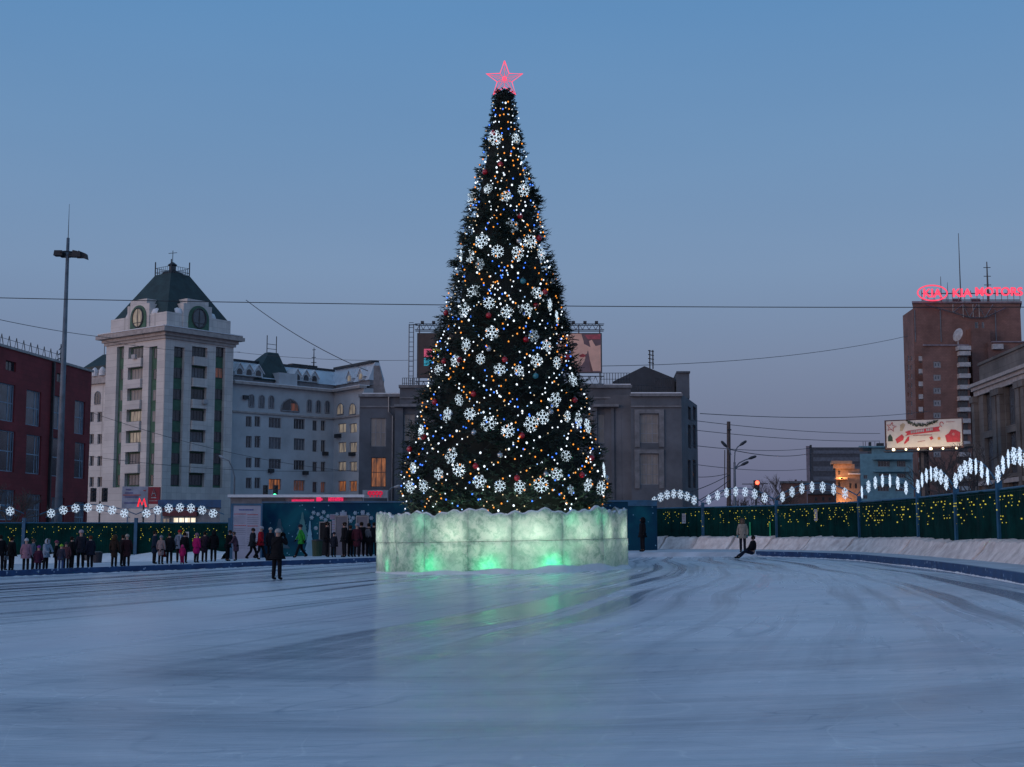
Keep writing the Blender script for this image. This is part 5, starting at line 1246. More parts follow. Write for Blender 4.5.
BA = [(520,216,'r'),(539,238,'r'),(536,305.6,'r'),(488.7,315.5,'r'),(545,292,'r'),(526,339.5,'r'),(504.8,359.6,'r'),(459.4,360,'r'),(473.5,393.8,'r'),(522,435.5,'r'),(423.5,437,'r'),(434.7,402,'r'),(582,475,'r'),(475.6,466,'r'),(574.7,400,'r'),(444,361,'r'),(591.6,458,'r'),(493,133,'r'),(485,172,'r'),(500.5,164,'r'),(446,313,'r'),(409.5,449,'r'),(517,478,'r'),(567,357,'r'),
(550.7,411.8,'s'),(500,455,'s'),(474,432.6,'s'),(450.8,413.8,'s'),(535.6,376,'t'),(546,474,'s'),(519,241,'s'),(523,281,'t'),(489,349,'s'),(606,478,'s')]
bm_ = {'r': mat('red_bauble_gloss', (.45,.005,.02), .15), 's': mat('silver_bauble_gloss', (.5,.53,.55), .15, metal=.8), 't': mat('teal_bauble_gloss', (.05,.25,.3), .15)}
bm_['r'].node_tree.nodes['Principled BSDF'].inputs['Coat Weight'].default_value = .6
bcap = M['galv']
def bauble_mesh(m):
    mb = MB(); mb.ball((0,0,0), .115, 12); mb.m = 1; mb.tube([(0,0,.1),(0,0,.15)], .03, 6); me = bpy.data.meshes.new('bauble'); me.from_pydata([tuple(v) for v in mb.v], [], mb.f); me.materials.append(m); me.materials.append(bcap)
    me.polygons.foreach_set('material_index', mb.mi); me.polygons.foreach_set('use_smooth', [True]*len(me.polygons)); return me
bme = {k: bauble_mesh(v) for k, v in bm_.items()}
for ri, row in enumerate(rows_of(BA, 9.0)):
    for ci, p in enumerate(row):
        q, n_ = on_tree(p[0], p[1], .1); o = bpy.data.objects.new('bauble', bme[p[2]]); COL.objects.link(o); o.location = q
        cn = {'r':'red','s':'silver','t':'teal'}[p[2]]
        where = f'{ORD[ci]} from left' if len(row) > 1 else 'alone there'
        tag(o, f'{cn} bauble on the tree, {ORD[ri]} level below the star, {where}', 'bauble', 'baubles hung on the tree'); o['kind'] = 'thing'
# strings of bulbs zigzagging down the boughs
def bulb_mesh(m, r):
    mb = MB(); mb.lathe([(r*.15,-r),(r*.8,-r*.5),(r*.8,r*.5),(r*.15,r)], (0,0,0), 6); me = bpy.data.meshes.new('bulb'); me.from_pydata([tuple(v) for v in mb.v], [], mb.f); me.materials.append(m); return me
BM = {'w': bulb_mesh(M['bulb_white'], .03), 'W': bulb_mesh(M['bulb_white'], .044), 'o': bulb_mesh(M['bulb_orange'], .033), 'b': bulb_mesh(M['bulb_blue'], .034), 'd': bulb_mesh(emit('warm_white_bulb', (1,.75,.45), .8), .024), 'c': bulb_mesh(emit('cool_bulb', (.35,.6,1), 1.2), .027)}
NSTR = 17
for k in range(NSTR):
    rs = random.Random(100+k)
    ph0 = -PI/2+math.asin((k-(NSTR-1)/2)/((NSTR-1)/2)*.985)
    z0_ = ZTOP-.35 if k % 2 == 0 else ZTOP-2.2-rs.random()*2.5
    amp = rs.uniform(.3, .5); per = rs.uniform(3.4, 5.2); sh = rs.random()*per
    pts = []; z = z0_; pal = rs.choice(['wowwoo','wbcwwo','woowwd','wbdcwo','oowodw','wdodwo'])
    while z > 2.1 and len(pts) < 400:
        t = ((z+sh)/per) % 1; tri = (4*abs(t-.5)-1); fade = min(1, (ZTOP-z)/5)
        ph = ph0+amp*tri*fade*1.1+.03*math.sin(z*5); R = tree_r(z)+.03+.06*math.sin(z*3.7+k)
        pts.append(Vector((TC.x+R*math.cos(ph), TC.y+R*math.sin(ph), z))); z -= .07
    r_ = empty('string_lights', pts[0], None, 'string lights', 'strings of coloured bulbs on the tree')
    side = 'left' if k < 8 else 'right'
    pos = 'running straight down the middle of the tree' if k == 8 else f'down the {side} half of the tree, {ORD[abs(8-k)-1]} out from the middle'
    r_['label'] = f'string of coloured bulbs {pos}'
    mb = MB(); mb.tube(pts[::3]+[pts[-1]], .006, 3, cap=False); mb.build('cable', M['cable'], r_)
    # place bulbs at equal arc steps
    acc = 0; nb = 0; step = rs.uniform(.21, .25)
    for a, b_ in zip(pts, pts[1:]):
        acc += (b_-a).length
        if acc >= step and nb < 98:
            acc = 0
            if rs.random() < .1: continue
            c_ = rs.choice(pal) if rs.random() < .75 else rs.choice('wdcbd')
            if rs.random() < .08: c_ = 'W'
            o = bpy.data.objects.new('bulb', BM[c_]); COL.objects.link(o); o.parent = r_; o.location = b_-ORG[r_.name]+Vector((rs.uniform(-.04,.04), rs.uniform(-.12,.0), rs.uniform(-.04,.04))); nb += 1
# ================================================================ ring of ice blocks
iw = empty('ice_wall', TC, 'low ring of cloudy ice blocks with wavy top, lit pale green from inside', 'ice wall')
RW = 4.86; NW = 16
angs = [PI+PI*q/180*1 for q in (0, 38, 62, 84, 106, 128, 152, 180)]   # front half, left to right
front = [Vector((W(x,531,Y_).x, Y_)) if False else None for x, Y_ in ()]
ringp = []
for px, py in ((376,571.5),(396,573.5),(424,575),(468,576),(512,575.5),(563,573.5),(603,570.5),(628,566)):
    g_ = G(px, py); ringp.append(Vector((g_.x, g_.y)))
# keep ring convex round the tree: push far enough out
c2 = Vector((TC.x, TC.y))
front = []
for p in ringp:
    d = p-c2; front.append(c2+d.normalized()*max(d.length, 4.75))
# pixel columns must stay put; recompute x from column after pushing outward
cols_ = (376,396,424,468,512,563,603,628)
fr2 = []
for px, p in zip(cols_, front):
    u = (px-CX)/F/CPI*1.0
    # intersect the column's vertical plane with circle of radius RW
    best = None
    for k in range(4000):
        Y_ = 46+k*.004; x = (px-CX)/F*(Y_*CPI+ (gz(0)-CAMZ)*SPI)
        r_ = math.hypot(x-TC.x, Y_-TC.y)
        if r_ <= RW: best = Vector((x, Y_)); break
        if best is None or r_ < bd_: best, bd_ = Vector((x, Y_)), r_
    fr2.append(best)
a_last = math.atan2(fr2[-1].y-TC.y, fr2[-1].x-TC.x); a_first = math.atan2(fr2[0].y-TC.y, fr2[0].x-TC.x)
if a_first < 0: a_first += 2*PI
ring = list(fr2)
nb_ = 8
for k in range(1, nb_): a = a_last+(a_first-a_last)*k/nb_; ring.append(Vector((TC.x+RW*math.cos(a), TC.y+RW*math.sin(a))))
NR = len(ring); rnd = random.Random(8)
ZM = 1.14; 
def topz(s): return 2.17+.065*math.sin(s*2.4)+.04*math.sin(s*5.1+1)+.035*math.sin(s*1.1+2)
arc = 0
for i in range(NR):
    a, b_ = ring[i], ring[(i+1) % NR]; d = (b_-a); L_ = d.length; d = d/L_; nin = Vector((-d.y, d.x))
    if nin.dot(c2-a) < 0: nin = -nin
    for row in (0, 1):
        mb = MB(); n = max(4, int(L_/.12)); g_ = .012; jit = rnd.uniform(-.03,.03)
        cols = []
        for k in range(n+1):
            s_ = g_+(L_-2*g_)*k/n; p = a+d*s_; gx = gz(p.x)
            zlo = gx-.02 if row == 0 else gx+ZM+.012
            zhi = gx+ZM if row == 0 else gx+topz(arc+s_)+(.05*math.sin((arc+s_)*11)+rnd.uniform(-.015,.015))
            o1 = p-nin*jit; o2 = p+nin*.17
            cols.append((Vector((o1.x,o1.y,zlo)), Vector((o1.x,o1.y,zhi)), Vector((o2.x,o2.y,zhi-.02)), Vector((o2.x,o2.y,zlo))))
        base = len(mb.v)
        for c_ in cols: mb.v += list(c_)
        for k in range(n):
            b0 = base+4*k
            for q in range(4): mb.f.append([b0+q, b0+(q+1)%4, b0+4+(q+1)%4, b0+4+q]); mb.mi.append(0)
        mb.f.append([base,base+3,base+2,base+1]); mb.mi.append(0); e = base+4*n; mb.f.append([e,e+1,e+2,e+3]); mb.mi.append(0)
        mb.build('ice_block', M['iceblock'], iw)
    arc += L_
# frosted crest along the top and snow at the foot
mb = MB(); arc = 0; pts = []
for i in range(NR):
    a, b_ = ring[i], ring[(i+1) % NR]; L_ = (b_-a).length; n = max(4, int(L_/.12))
    for k in range(n): s_ = L_*k/n; p = a+(b_-a)*(k/n); pts.append(Vector((p.x, p.y, gz(p.x)+topz(arc+s_)+.05*math.sin((arc+s_)*11)+.0)))
    arc += L_
cc = Vector((TC.x,TC.y,0)); pts = [p+(cc-Vector((p.x,p.y,0))).normalized()*.12 for p in pts]
mb.tube(pts+[pts[0]], .055, 5, cap=False); mb.build('frost_crest', M['snow'], iw)
mb = MB(); m_ = len(pts)
prev = None; rr = random.Random(2)
ringv = []
for j, p in enumerate(pts):
    out = (Vector((p.x,p.y,0))-cc).normalized(); q = Vector((p.x,p.y,0))+out*.1; g_ = gz(p.x)
    h = .12+.1*max(0, math.sin(j*.09+.5))+.05*math.sin(j*.37)+rr.uniform(0,.03); h = max(.05, h); fr_ = max(0, out.dot(Vector((.45,-.9,0)))); wdt = .06+.3*fr_*(.6+.4*math.sin(j*.2)); h = .05+h*.9*fr_
    ringv.append([Vector((q.x,q.y,g_+h)), Vector((q.x,q.y,g_+h*.9))+out*wdt*.35, Vector((q.x,q.y,g_+h*.35))+out*wdt*.75, Vector((q.x,q.y,g_-.02))+out*wdt*1.1])
for v4 in ringv: mb.v += v4
for j in range(m_):
    for q in range(3): a_, b2_ = 4*j, 4*((j+1)%m_); mb.f.append([a_+q, b2_+q, b2_+q+1, a_+q+1]); mb.mi.append(0)
sb_ = mb.build('snow_drift', M['snow'], None, smooth=True); tag(sb_, kind='structure')
# floodlights inside the ring
def fl(px, z, col, e, cn, k, back=.85, r=.07):
    x = None
    ang = None
    # place inside the ring behind the panel seen at this column
    Y_ = None
    for q in range(3000):
        Yq = 46+q*.004; xq = W(px, 550, Yq).x; 
        if math.hypot(xq-TC.x, Yq-TC.y) <= RW-.17-back*.75: Y_ = Yq; x = xq; break
    if Y_ is None:
        a_ = math.radians(188 if px < 500 else -12)+ (.12 if px == 394 else 0); x = TC.x+4.36*math.cos(a_); Y_ = TC.y+4.36*math.sin(a_)
    loc = Vector((x, Y_, gz(x)+z)); 
    r_ = empty('floodlight', Vector((x, Y_, gz(x))), f'{cn} floodlight glowing behind the ice, {k}', 'floodlight', f'{cn.split()[-1]} floodlights inside the ice ring')
    mb = MB(); mb.tube([Vector((x,Y_+.1,gz(x))), loc+Vector((0,.1,-.05))], .03, 6); mb.hexa([loc+Vector(v) for v in ((-.09,.04,-.07),(.09,.04,-.07),(.09,.14,-.07),(-.09,.14,-.07),(-.09,.04,.07),(.09,.04,.07),(.09,.14,.07),(-.09,.14,.07))]); mb.build('housing', M['metal'], r_)
    mb = MB(); mb.ball(loc+Vector((0,0,0)), .035, 8); mb.build('bulb', M['bulb_white'] if cn == 'white' else emit('green_lamp_glass', (.1,1,.5), 4), r_)
    point(loc-Vector((0,.02,0)), e, col, r, 'lamp_light', r_)
WC = (1,1,.8)
for k, (px, e) in enumerate(((385,17),(402,8),(457,16),(497,12),(533,24),(577,13),(602,6),(622,10))):
    fl(px, 1.38, WC, e*3.3, 'white', f'{ORD[k]} of the white ones from left', .42)
for k, (px, e) in enumerate(((394,4),(434,22),(489,19),(549,25))):
    fl(px, .25, (.04,1,.4), e*1.7, 'green', f'{ORD[k]} of the green ones from left', .35)
for k, (px, e) in enumerate(((430,2.5),(565,2.5),(594,2.5))):
    fl(px, 1.9, (.05,1,.45), e*2, 'small green', f'{ORD[k]} of the small high ones from left', .4)
# ================================================================ green fences with blue posts, arches of snowflakes
ff = [flake_mesh('arch_snowflake', .285, .015, M['flake_fence'], 1)]
def fence_panel(root, A, B, zt_, zb_, y_light, nlights, seed):
    d = (B-A); L_ = d.length; d = d/L_; n = Vector((d.y, -d.x, 0)); 
    if n.dot(-A) < 0: n = -n
    mb = MB(); cols = max(3, int(L_/.5)); rr = random.Random(seed)
    off = [.03*math.sin(k*1.7+seed)+rr.uniform(-.015,.015) for k in range(cols+1)]; off[0] = off[-1] = 0
    pts = []
    for k in range(cols+1):
        p = A+d*L_*k/cols+n*off[k]
        pts += [Vector((p.x,p.y,zb_)), Vector((p.x,p.y,zt_))]
    base = len(mb.v); mb.v += pts
    for k in range(cols): mb.f.append([base+2*k, base+2*k+2, base+2*k+3, base+2*k+1]); mb.mi.append(0)
    mb.build('panel', M['green_net'], root)
    mb = MB(); mb.tube([Vector((A.x,A.y,zt_)), Vector((B.x,B.y,zt_))], .04, 5); mb.build('top_rail', M['blue_post'], root)
    return L_, d, n
def lights(A, B, zt_, seed, label, drop=.85, num=46, r=.022):
    d = (B-A); L_ = d.length; d = d/L_; n = Vector((d.y, -d.x, 0)); 
    if n.dot(-A) < 0: n = -n
    rr = random.Random(seed); mb = MB(); mb.m = 0
    k = 0; x = .25
    A = A+n*.07
    mb.m = 1; mb.tube([Vector((A.x,A.y,zt_-.12)), Vector((B.x+n.x*.07,B.y+n.y*.07,zt_-.12))], .006, 3)
    nd = max(5, int(L_/.27))
    for k in range(nd):
        a = (k+.5)/nd*L_+rr.uniform(-.1,.1); l = rr.choice([.35,.5,.7,.9,1.15])*drop
        p = A+d*a; mb.m = 1; mb.tube([Vector((p.x,p.y,zt_-.12)), Vector((p.x,p.y,zt_-.12-l))], .005, 3, cap=False)
        mb.m = 0; z = .1
        while z < l+.05:
            if rr.random() < .4: mb.ball(Vector((p.x+rr.uniform(-.12,.12), p.y, zt_-.16-z))+n*.02, r*rr.uniform(.4,1.35), 5)
            z += .11
    o = mb.build('icicle_lights', [M['bulb_yellow'], M['cable']]); tag(o, label, 'fairy lights', 'yellow icicle lights on the green fence'); o['kind'] = 'thing'
def arch(A, B, zt_, rise, label, nfl=7, drop=0):
    d = (B-A); L_ = d.length; d = d/L_; n = Vector((d.y, -d.x, 0)); 
    if n.dot(-A) < 0: n = -n
    r_ = empty('light_arch', Vector((A.x,A.y,zt_)), label, 'light arch', 'arches of lit snowflakes above the fences')
    def c(t, o=0): 
        p = A+d*L_*t+n*.1; return Vector((p.x, p.y, zt_+.12+(rise-.12)*(1-(2*t-1)**2)+o))
    mb = MB(); mb.tube([c(k/16, .22) for k in range(17)], .03, 5); mb.tube([c(k/16, -.12) for k in range(1,16)], .02, 5)
    for k in range(1, 8): mb.tube([c(k/8,.22), c(k/8,-.12)], .012, 4)
    mb.build('arch_bar', M['blue_post'], r_)
    yaw = math.atan2(d.y, d.x)
    for k in range(nfl):
        t = (k+.95)/(nfl+.9); o = bpy.data.objects.new('snowflake', ff[0].copy() if False else ff[0]); COL.objects.link(o); o.parent = r_
        o.location = c(t, .02)-ORG[r_.name]+n*.06; o.rotation_euler = (0, random.uniform(-.4,.4), yaw+random.uniform(-.12,.12)); o.scale = (1, 1, 1.08)
# left fence: parallel to the picture, 87 m away
YL_ = 87
xs = [W(x, 531, YL_).x for x in (-90, 24, 136, 230)]
zt_ = 2.02
lf = empty('green_fence', Vector((xs[0],YL_,gz(xs[0]))), 'dark green mesh fence with blue posts behind the crowd on the left', 'fence')
NAMES = ['at the far left edge', 'in front of the red hall', 'between the middle post and the notice board']
for k in range(3):
    A, B = Vector((xs[k],YL_,0)), Vector((xs[k+1],YL_,0)); fence_panel(lf, A, B, zt_, gz(xs[k])-.1, 0, 0, k)
    lights(A, B, zt_, 40+k, f'yellow icicle lights on the left fence {NAMES[k]}', num=30)
for x in xs:
    mb = MB(); mb.box((x-.1, YL_-.14, gz(x)-.2), (x+.1, YL_+.06, zt_+.32)); mb.build('post', M['blue_post'], lf)
arch(Vector((xs[0],YL_,0)), Vector((xs[1],YL_,0)), zt_+.25, .95, 'arch of lit snowflakes cut by the left edge of the picture')
arch(Vector((xs[1]+1,YL_,0)), Vector((xs[2],YL_,0)), zt_+.2, .75, 'wide low arch of seven lit snowflakes in front of the red hall')
arch(Vector((xs[2],YL_,0)), Vector((xs[3]-.4,YL_,0)), zt_+.2, .75, 'arch of seven lit snowflakes in front of the blue kiosk, left of the notice board')
# snow bank at its foot
mb = MB(); rr = random.Random(3); V4 = []
for k in range(61):
    x = xs[0]+(xs[3]-xs[0])*k/60; h = .5+.08*math.sin(k*.7)+rr.uniform(-.05,.05); g_ = sg(x)
    V4.append([Vector((x,YL_-2.6,g_-.02)), Vector((x,YL_-1.9,g_+h*.6)), Vector((x,YL_-1.0,g_+h)), Vector((x,YL_-.15,g_+h*.9))])
for v4 in V4: mb.v += v4
for k in range(60):
    for q in range(3): mb.f.append([4*k+q, 4*k+4+q, 4*k+5+q, 4*k+1+q]); mb.mi.append(0)
tag(mb.build('snow_bank', M['snow'], smooth=True), kind='structure')
# right fence
RP = [(655,85.5),(703,82),(777,76),(860,67),(919,58),(957,52),(1000,46.5),(1047,41),(1100,36.5),(1160,31.5),(1240,26.5)]
rp = [Vector((W(px,531,Y_).x, Y_, 0)) for px, Y_ in RP]
zR = 2.92; zS = 1.17
rf = empty('green_fence', Vector((rp[0].x, rp[0].y, gz(rp[0].x))), 'long dark green mesh fence with blue posts above the snow wall on the right', 'fence')
for k in range(len(rp)-1):
    fence_panel(rf, rp[k], rp[k+1], zR, zS-.5, 0, 0, 10+k)
    lights(rp[k], rp[k+1], zR, 60+k, f'yellow icicle lights on the right fence, {ORD[k]} bay counted from the mural wall', num=60, r=.024)
for k, p in enumerate(rp):
    mb = MB(); mb.box((p.x-.09, p.y-.13, gz(p.x)-.1), (p.x+.09, p.y+.05, zR+.3)); mb.build('post', M['blue_post'], rf)
for k in range(len(rp)-1):
    A, B = rp[k], rp[k+1]
    if k == 0: A = A-(B-A)*.1
    arch(A, B, zR, [.85,.85,.87,.87,.88,.92,.98,1.0,1.0,1.0][k], f'arch of lit snowflakes on the right fence, {ORD[k]} counted from the mural wall')
# two thin green light bars and small paper notices on the fence
def on_fence(px, pts=rp):
    for A, B in zip(pts, pts[1:]):
        u = lambda P: CX+F*P.x/(P.y*CPI)*1.0
        a, b_ = W(0,0,1), 0
        ua, ub = (A.x/A.y), (B.x/B.y); t_ = (px-CX)/F/CPI*1.0
        t_ = (W(px,520,1).x)
        if ua <= t_ <= ub:
            d = B-A; s = (t_*A.y-A.x)/(d.x-t_*d.y); p = A+d*s; n = Vector((d.y,-d.x,0)).normalized()
            if n.dot(-A) < 0: n = -n
            return p+n*.08, d.normalized(), n
GB_ = emit('green_tube', (.02,.4,.2), .14)
for px, lb_ in ((751,'thin green light tube low on the fence behind the skater in cream'),(771,'thin green light tube low on the fence left of a blue post')):
    p, d, n = on_fence(px); mb = MB(); mb.tube([Vector((p.x,p.y,1.2)), Vector((p.x,p.y,2.0))], .04, 6); tag(mb.build('light_tube', GB_), lb_, 'light tube')
for px, py, lb_ in ((685,518.5,'small pale notice on the green fence left of the wooden pole'),(817.5,515,'small pale notice on the green fence below the slab block')):
    p, d, n = on_fence(px); z = W(px, py, p.y).z; mb = MB(); mb.hexa([p-d*.16+Vector((0,0,z-.3)), p+d*.16+Vector((0,0,z-.3)), p+d*.16+n*.02+Vector((0,0,z-.3)), p-d*.16+n*.02+Vector((0,0,z-.3)), p-d*.16+Vector((0,0,z+.3)), p+d*.16+Vector((0,0,z+.3)), p+d*.16+n*.02+Vector((0,0,z+.3)), p-d*.16+n*.02+Vector((0,0,z+.3))])
    r_ = empty('notice', Vector((p.x,p.y,z)), lb_, 'notice'); mb.build('sheet', M['trim_white'], r_)
    mb = MB()
    for q in range(5): mb.hexa([p-d*.11+n*.03+Vector((0,0,z+.2-q*.1)), p+d*.11+n*.03+Vector((0,0,z+.2-q*.1)), p+d*.11+n*.035+Vector((0,0,z+.2-q*.1)), p-d*.11+n*.035+Vector((0,0,z+.2-q*.1)), p-d*.11+n*.03+Vector((0,0,z+.23-q*.1)), p+d*.11+n*.03+Vector((0,0,z+.23-q*.1)), p+d*.11+n*.035+Vector((0,0,z+.23-q*.1)), p-d*.11+n*.035+Vector((0,0,z+.23-q*.1))])
    mb.build('print', mat('notice_print', (.3,.1,.12), .6), r_)
x = W(187.5,531,YL_).x
r_ = empty('notice', Vector((x,YL_-.1,1.3)), 'small pale notice on the left green fence among yellow lights', 'notice')
mb = MB(); mb.box((x-.12,YL_-.11,1.05),(x+.12,YL_-.08,1.45)); mb.build('sheet', M['trim_white'], r_); mb = MB(); mb.box((x-.07,YL_-.125,1.15),(x+.07,YL_-.115,1.35)); mb.build('print', M['metal'], r_)
# snow blocks piled against the right fence
cuts = [650,669,702,739,777,816,859,888,919,955,998,1050,1110,1165,1236]
seg = []
for i in range(len(cuts)-1):
    try: a_, _, n1 = on_fence(max(cuts[i],656)); b2, _, n2 = on_fence(min(cuts[i+1],1238))
    except TypeError: continue
    rr = random.Random(200+i); mb = MB(); L_ = (b2-a_).length; n = max(8, int(L_/.22)); g_ = .075
    lean = rr.uniform(-.05,.08); rows_ = []
    tl, trr = rr.uniform(-.06,.06), rr.uniform(-.06,.06)
    for k in range(n+1):
        t = k/n; p = a_+(b2-a_)*(g_/L_+t*(1-2*g_/L_)); nn = (n1*(1-t)+n2*t).normalized(); gx = gz(p.x)
        zt0 = zS+tl+(trr-tl)*t+rr.uniform(-.035,.035); e = .0 if 0 < k < n else .06
        toe = 1.9+.08*math.sin(t*5+i); 
        prof = [(toe, gx-.02), (toe*.6, gx+.1+rr.uniform(-.01,.01)), (.85+lean, gx+.2+rr.uniform(-.015,.015)), (.55+lean+e*-1, gx+(zt0-gx)*.6), (.36+lean-e, zt0-.06-e*.5), (.18+lean, zt0-e*.4), (-.12, zt0+rr.uniform(-.02,.05)), (-.12, gx)]
        rows_.append([Vector((p.x+nn.x*o, p.y+nn.y*o, z)) for o, z in prof])
    m_ = len(rows_[0])
    for r0 in rows_: mb.v += r0
    for k in range(n):
        for q in range(m_-1): mb.f.append([m_*k+q, m_*(k+1)+q, m_*(k+1)+q+1, m_*k+q+1]); mb.mi.append(0)
    mb.f.append(list(range(m_))); mb.mi.append(0); mb.f.append([m_*n+q for q in range(m_)][::-1]); mb.mi.append(0)
    o = mb.build('snow_block', M['dirty_dusk_pink_snow'], smooth=False); tag(o, f'dirty pinkish snow block along the right fence, {ORD[i]} counted from the mural wall', 'snow block', 'snow blocks against the right fence'); o['kind'] = 'thing'
# ================================================================ mural hoarding
HF = Face(262, 84, 657, 80)
mh = empty('mural_wall', HF.pt(HF.L/2, gz(0), 0), 'blue winter mural wall with painted fir and snow dots, running behind the ice ring', 'hoarding')
ztL = HF.pix(300, 503)[1]; 
mb = MB(); HF.box(mb, 0, HF.L, -.5, ztL, -.3, 0); mb.build('panel', M['mural'], mh)
mb = MB(); HF.pbox(mb, 628, 501.5, 657, 506, -.35, .06); HF.box(mb, -.05, HF.L+.05, ztL+.003, ztL+.1, -.35, .06); mb.build('capping', M['blue_post'], mh)
x8 = lambda x: 250+x/6.97
y8 = lambda y: 480+y/6.97
def fir(cx, top, bot, w_, o, m, name):
    pts = []; n = 5
    A = HF.pix(x8(cx), 530)[0]; zt0 = HF.pix(x8(cx), y8(top))[1]; zb0 = HF.pix(x8(cx), y8(bot))[1]; hw = 1.35*w_/6.97/F*84/2
    for s_ in (1, -1):
        side = []
        for k in range(n):
            u0 = k/n; side.append((A+s_*hw*max(.08, u0*.75), zt0+(zb0-zt0)*u0)); side.append((A+s_*hw*((k+1)/n*.98), zt0+(zb0-zt0)*((k+.9)/n)))
        pts += side if s_ == 1 else side[::-1]
    flat(HF, pts, o, .03).build(name, m, mh)
fir(418, 285, 540, 62, .04, mat('painted_pale_fir', (.12,.3,.42), .6, .1), 'painted_fir')
fir(365, 225, 420, 80, .03, mat('painted_teal_fir', (.02,.17,.2), .6, .15), 'painted_fir'); fir(205, 270, 480, 120, .03, mat('painted_deep_fir', (.005,.07,.12), .6, .15), 'painted_fir')
wd = mat('painted_flake_dot', (.3,.42,.52), .6, .05)
for (x, y) in ((445,228),(476,238),(515,225),(432,262),(500,262),(545,252),(461,335),(608,240),(650,225),(690,258),(735,230),(702,285),(720,265),(786,225),(823,240),(846,265),(528,278),(770,285),(670,300)):
    a, z = HF.pix(x8(x), y8(y)); mb = MB()
    for k in range(3): t = PI*k/3; mb.tube([HF.pt(a-.13*math.cos(t), z-.13*math.sin(t), .03), HF.pt(a+.13*math.cos(t), z+.13*math.sin(t), .03)], .035, 4)
    mb.build('painted_snowflake', wd, mh)
gd = mat('grey_door_paint', (.12,.12,.155), .6, .1)
def door(x0, x1, y0, y1, m, name, label=None):
    mb = MB(); HF.pbox(mb, x8(x0), y8(y0), x8(x1), y8(y1), .01, .07); d_ = mb.build(name, m, mh, label)
    mb = MB(); a0_, a1_, z0_, z1_ = HF.rect(x8(x0), y8(y0), x8(x1), y8(y1))
    HF.box(mb, a0_-.06, a0_, z0_, z1_+.06, .01, .1); HF.box(mb, a1_, a1_+.06, z0_, z1_+.06, .01, .1); HF.box(mb, a0_, a1_, z1_, z1_+.06, .01, .1); mb.build('door_frame', M['galv'], d_)
    mb = MB(); mb.tube([HF.pt(a1_-.15, z0_+1.0, .08), HF.pt(a1_-.15, z0_+1.15, .13)], .02, 5); mb.build('handle', M['metal'], d_)
door(600, 678, 255, 560, gd, 'door'); door(747, 822, 255, 560, gd, 'door'); door(490, 560, 297, 560, mat('doorway_shade_black', (.01,.01,.014), .9), 'doorway', 'dark open doorway')  # doorway is a near-black slab, the shade inside put into its colour
mb = MB(); HF.pbox(mb, x8(558), y8(238), x8(598), y8(275), .02, .05); HF.pbox(mb, x8(572), y8(278), x8(598), y8(370), .02, .05); HF.pbox(mb, x8(628), y8(222), x8(675), y8(248), .02, .05); HF.pbox(mb, x8(775), y8(212), x8(800), y8(243), .02, .05); mb.build('poster_sheet', mat('pale_posters', (.24,.3,.42), .6), mh)
mb = MB()
for q in range(4): HF.pbox(mb, x8(562), y8(246+q*7), x8(594), y8(248.5+q*7), .055, .065); HF.pbox(mb, x8(576), y8(290+q*18), x8(594), y8(294+q*18), .055, .065)
mb.build('poster_print', mat('poster_print_pink', (.3,.12,.2), .6), mh)
# notice board
NF = Face(231.5, 83, 262, 83); nbd = empty('notice_board', NF.pt(NF.L/2, gz(NF.P0.x), 0), 'big white rules board with red and blue lines beside the mural', 'notice board')
a0_, a1_, z0_, z1_ = NF.rect(232.5, 505.5, 260.5, 560)
mb = MB(); NF.box(mb, a0_, a1_, z0_, z1_, -.1, 0); mb.build('board', mat('board_pale_violet', (.33,.35,.45), .6, .08), nbd)
mb = MB()
for q in ((a0_-.12,a0_,-.6,z1_+.12),(a1_,a1_+.1,-.6,z1_+.12),(a0_,a1_,z1_,z1_+.12)): NF.box(mb, *q, -.14, .05)
mb.build('frame', M['blue_post'], nbd)
mb = MB(); rr = random.Random(9)
def scribble(mb, y, x0, x1, h):
    x = x0
    while x < x1:
        w_ = rr.uniform(.5, 1.8); w_ = min(w_, x1-x); NF.pbox(mb, x, y-h/2, x+w_, y+h/2, .005, .02); x += w_+.35
blue_i, red_i, grey_i = MB(), MB(), MB()
scribble(blue_i, 509.8, 239, 253.5, 1.2)
for y in (514, 525.5, ): scribble(red_i, y, 234, 246, .8)
for y in (514.6, 526): scribble(red_i, y, 247.5, 258, .8)
for y in (517,519,521,523,528.5,530.5,532.5,534.5,537,539,541,543,545.5,548): scribble(grey_i, y, 234, 245.5, .35); scribble(grey_i, y+.4, 247, 258.5, .35)
blue_i.build('heading', mat('board_blue_ink', (.05,.1,.32), .6), nbd); red_i.build('subheading', mat('board_red_ink', (.5,.1,.12), .6), nbd); grey_i.build('small_print', mat('board_grey_ink', (.17,.18,.26), .6), nbd)
# litter bins and crate
def binn(px, py, h, w_, col, label, Y_=None):
    p = W(px, py, Y_); g_ = sg(p.x); r_ = empty('litter_bin', (p.x,p.y,g_), label, 'bin'); m = mat('bin_paint', col, .7)
    mb = MB(); mb.lathe([(w_*.42,0),(w_*.5,h),(w_*.47,h),(w_*.4,.06)], (p.x,p.y,g_), 12); mb.build('body', m, r_); mb = MB(); mb.lathe([(w_*.53,h),(w_*.53,h+.05),(w_*.2,h+.1),(.02,h+.1)], (p.x,p.y,g_), 12); mb.build('rim', M['metal'], r_)
binn(317, 557, .9, .65, (.03,.06,.03), 'dark green bin beside the dark doorway', 80.5)
binn(97.5, 560, .6, .6, (.02,.02,.03), 'black bin by the snow bank between the crowd groups', 83)
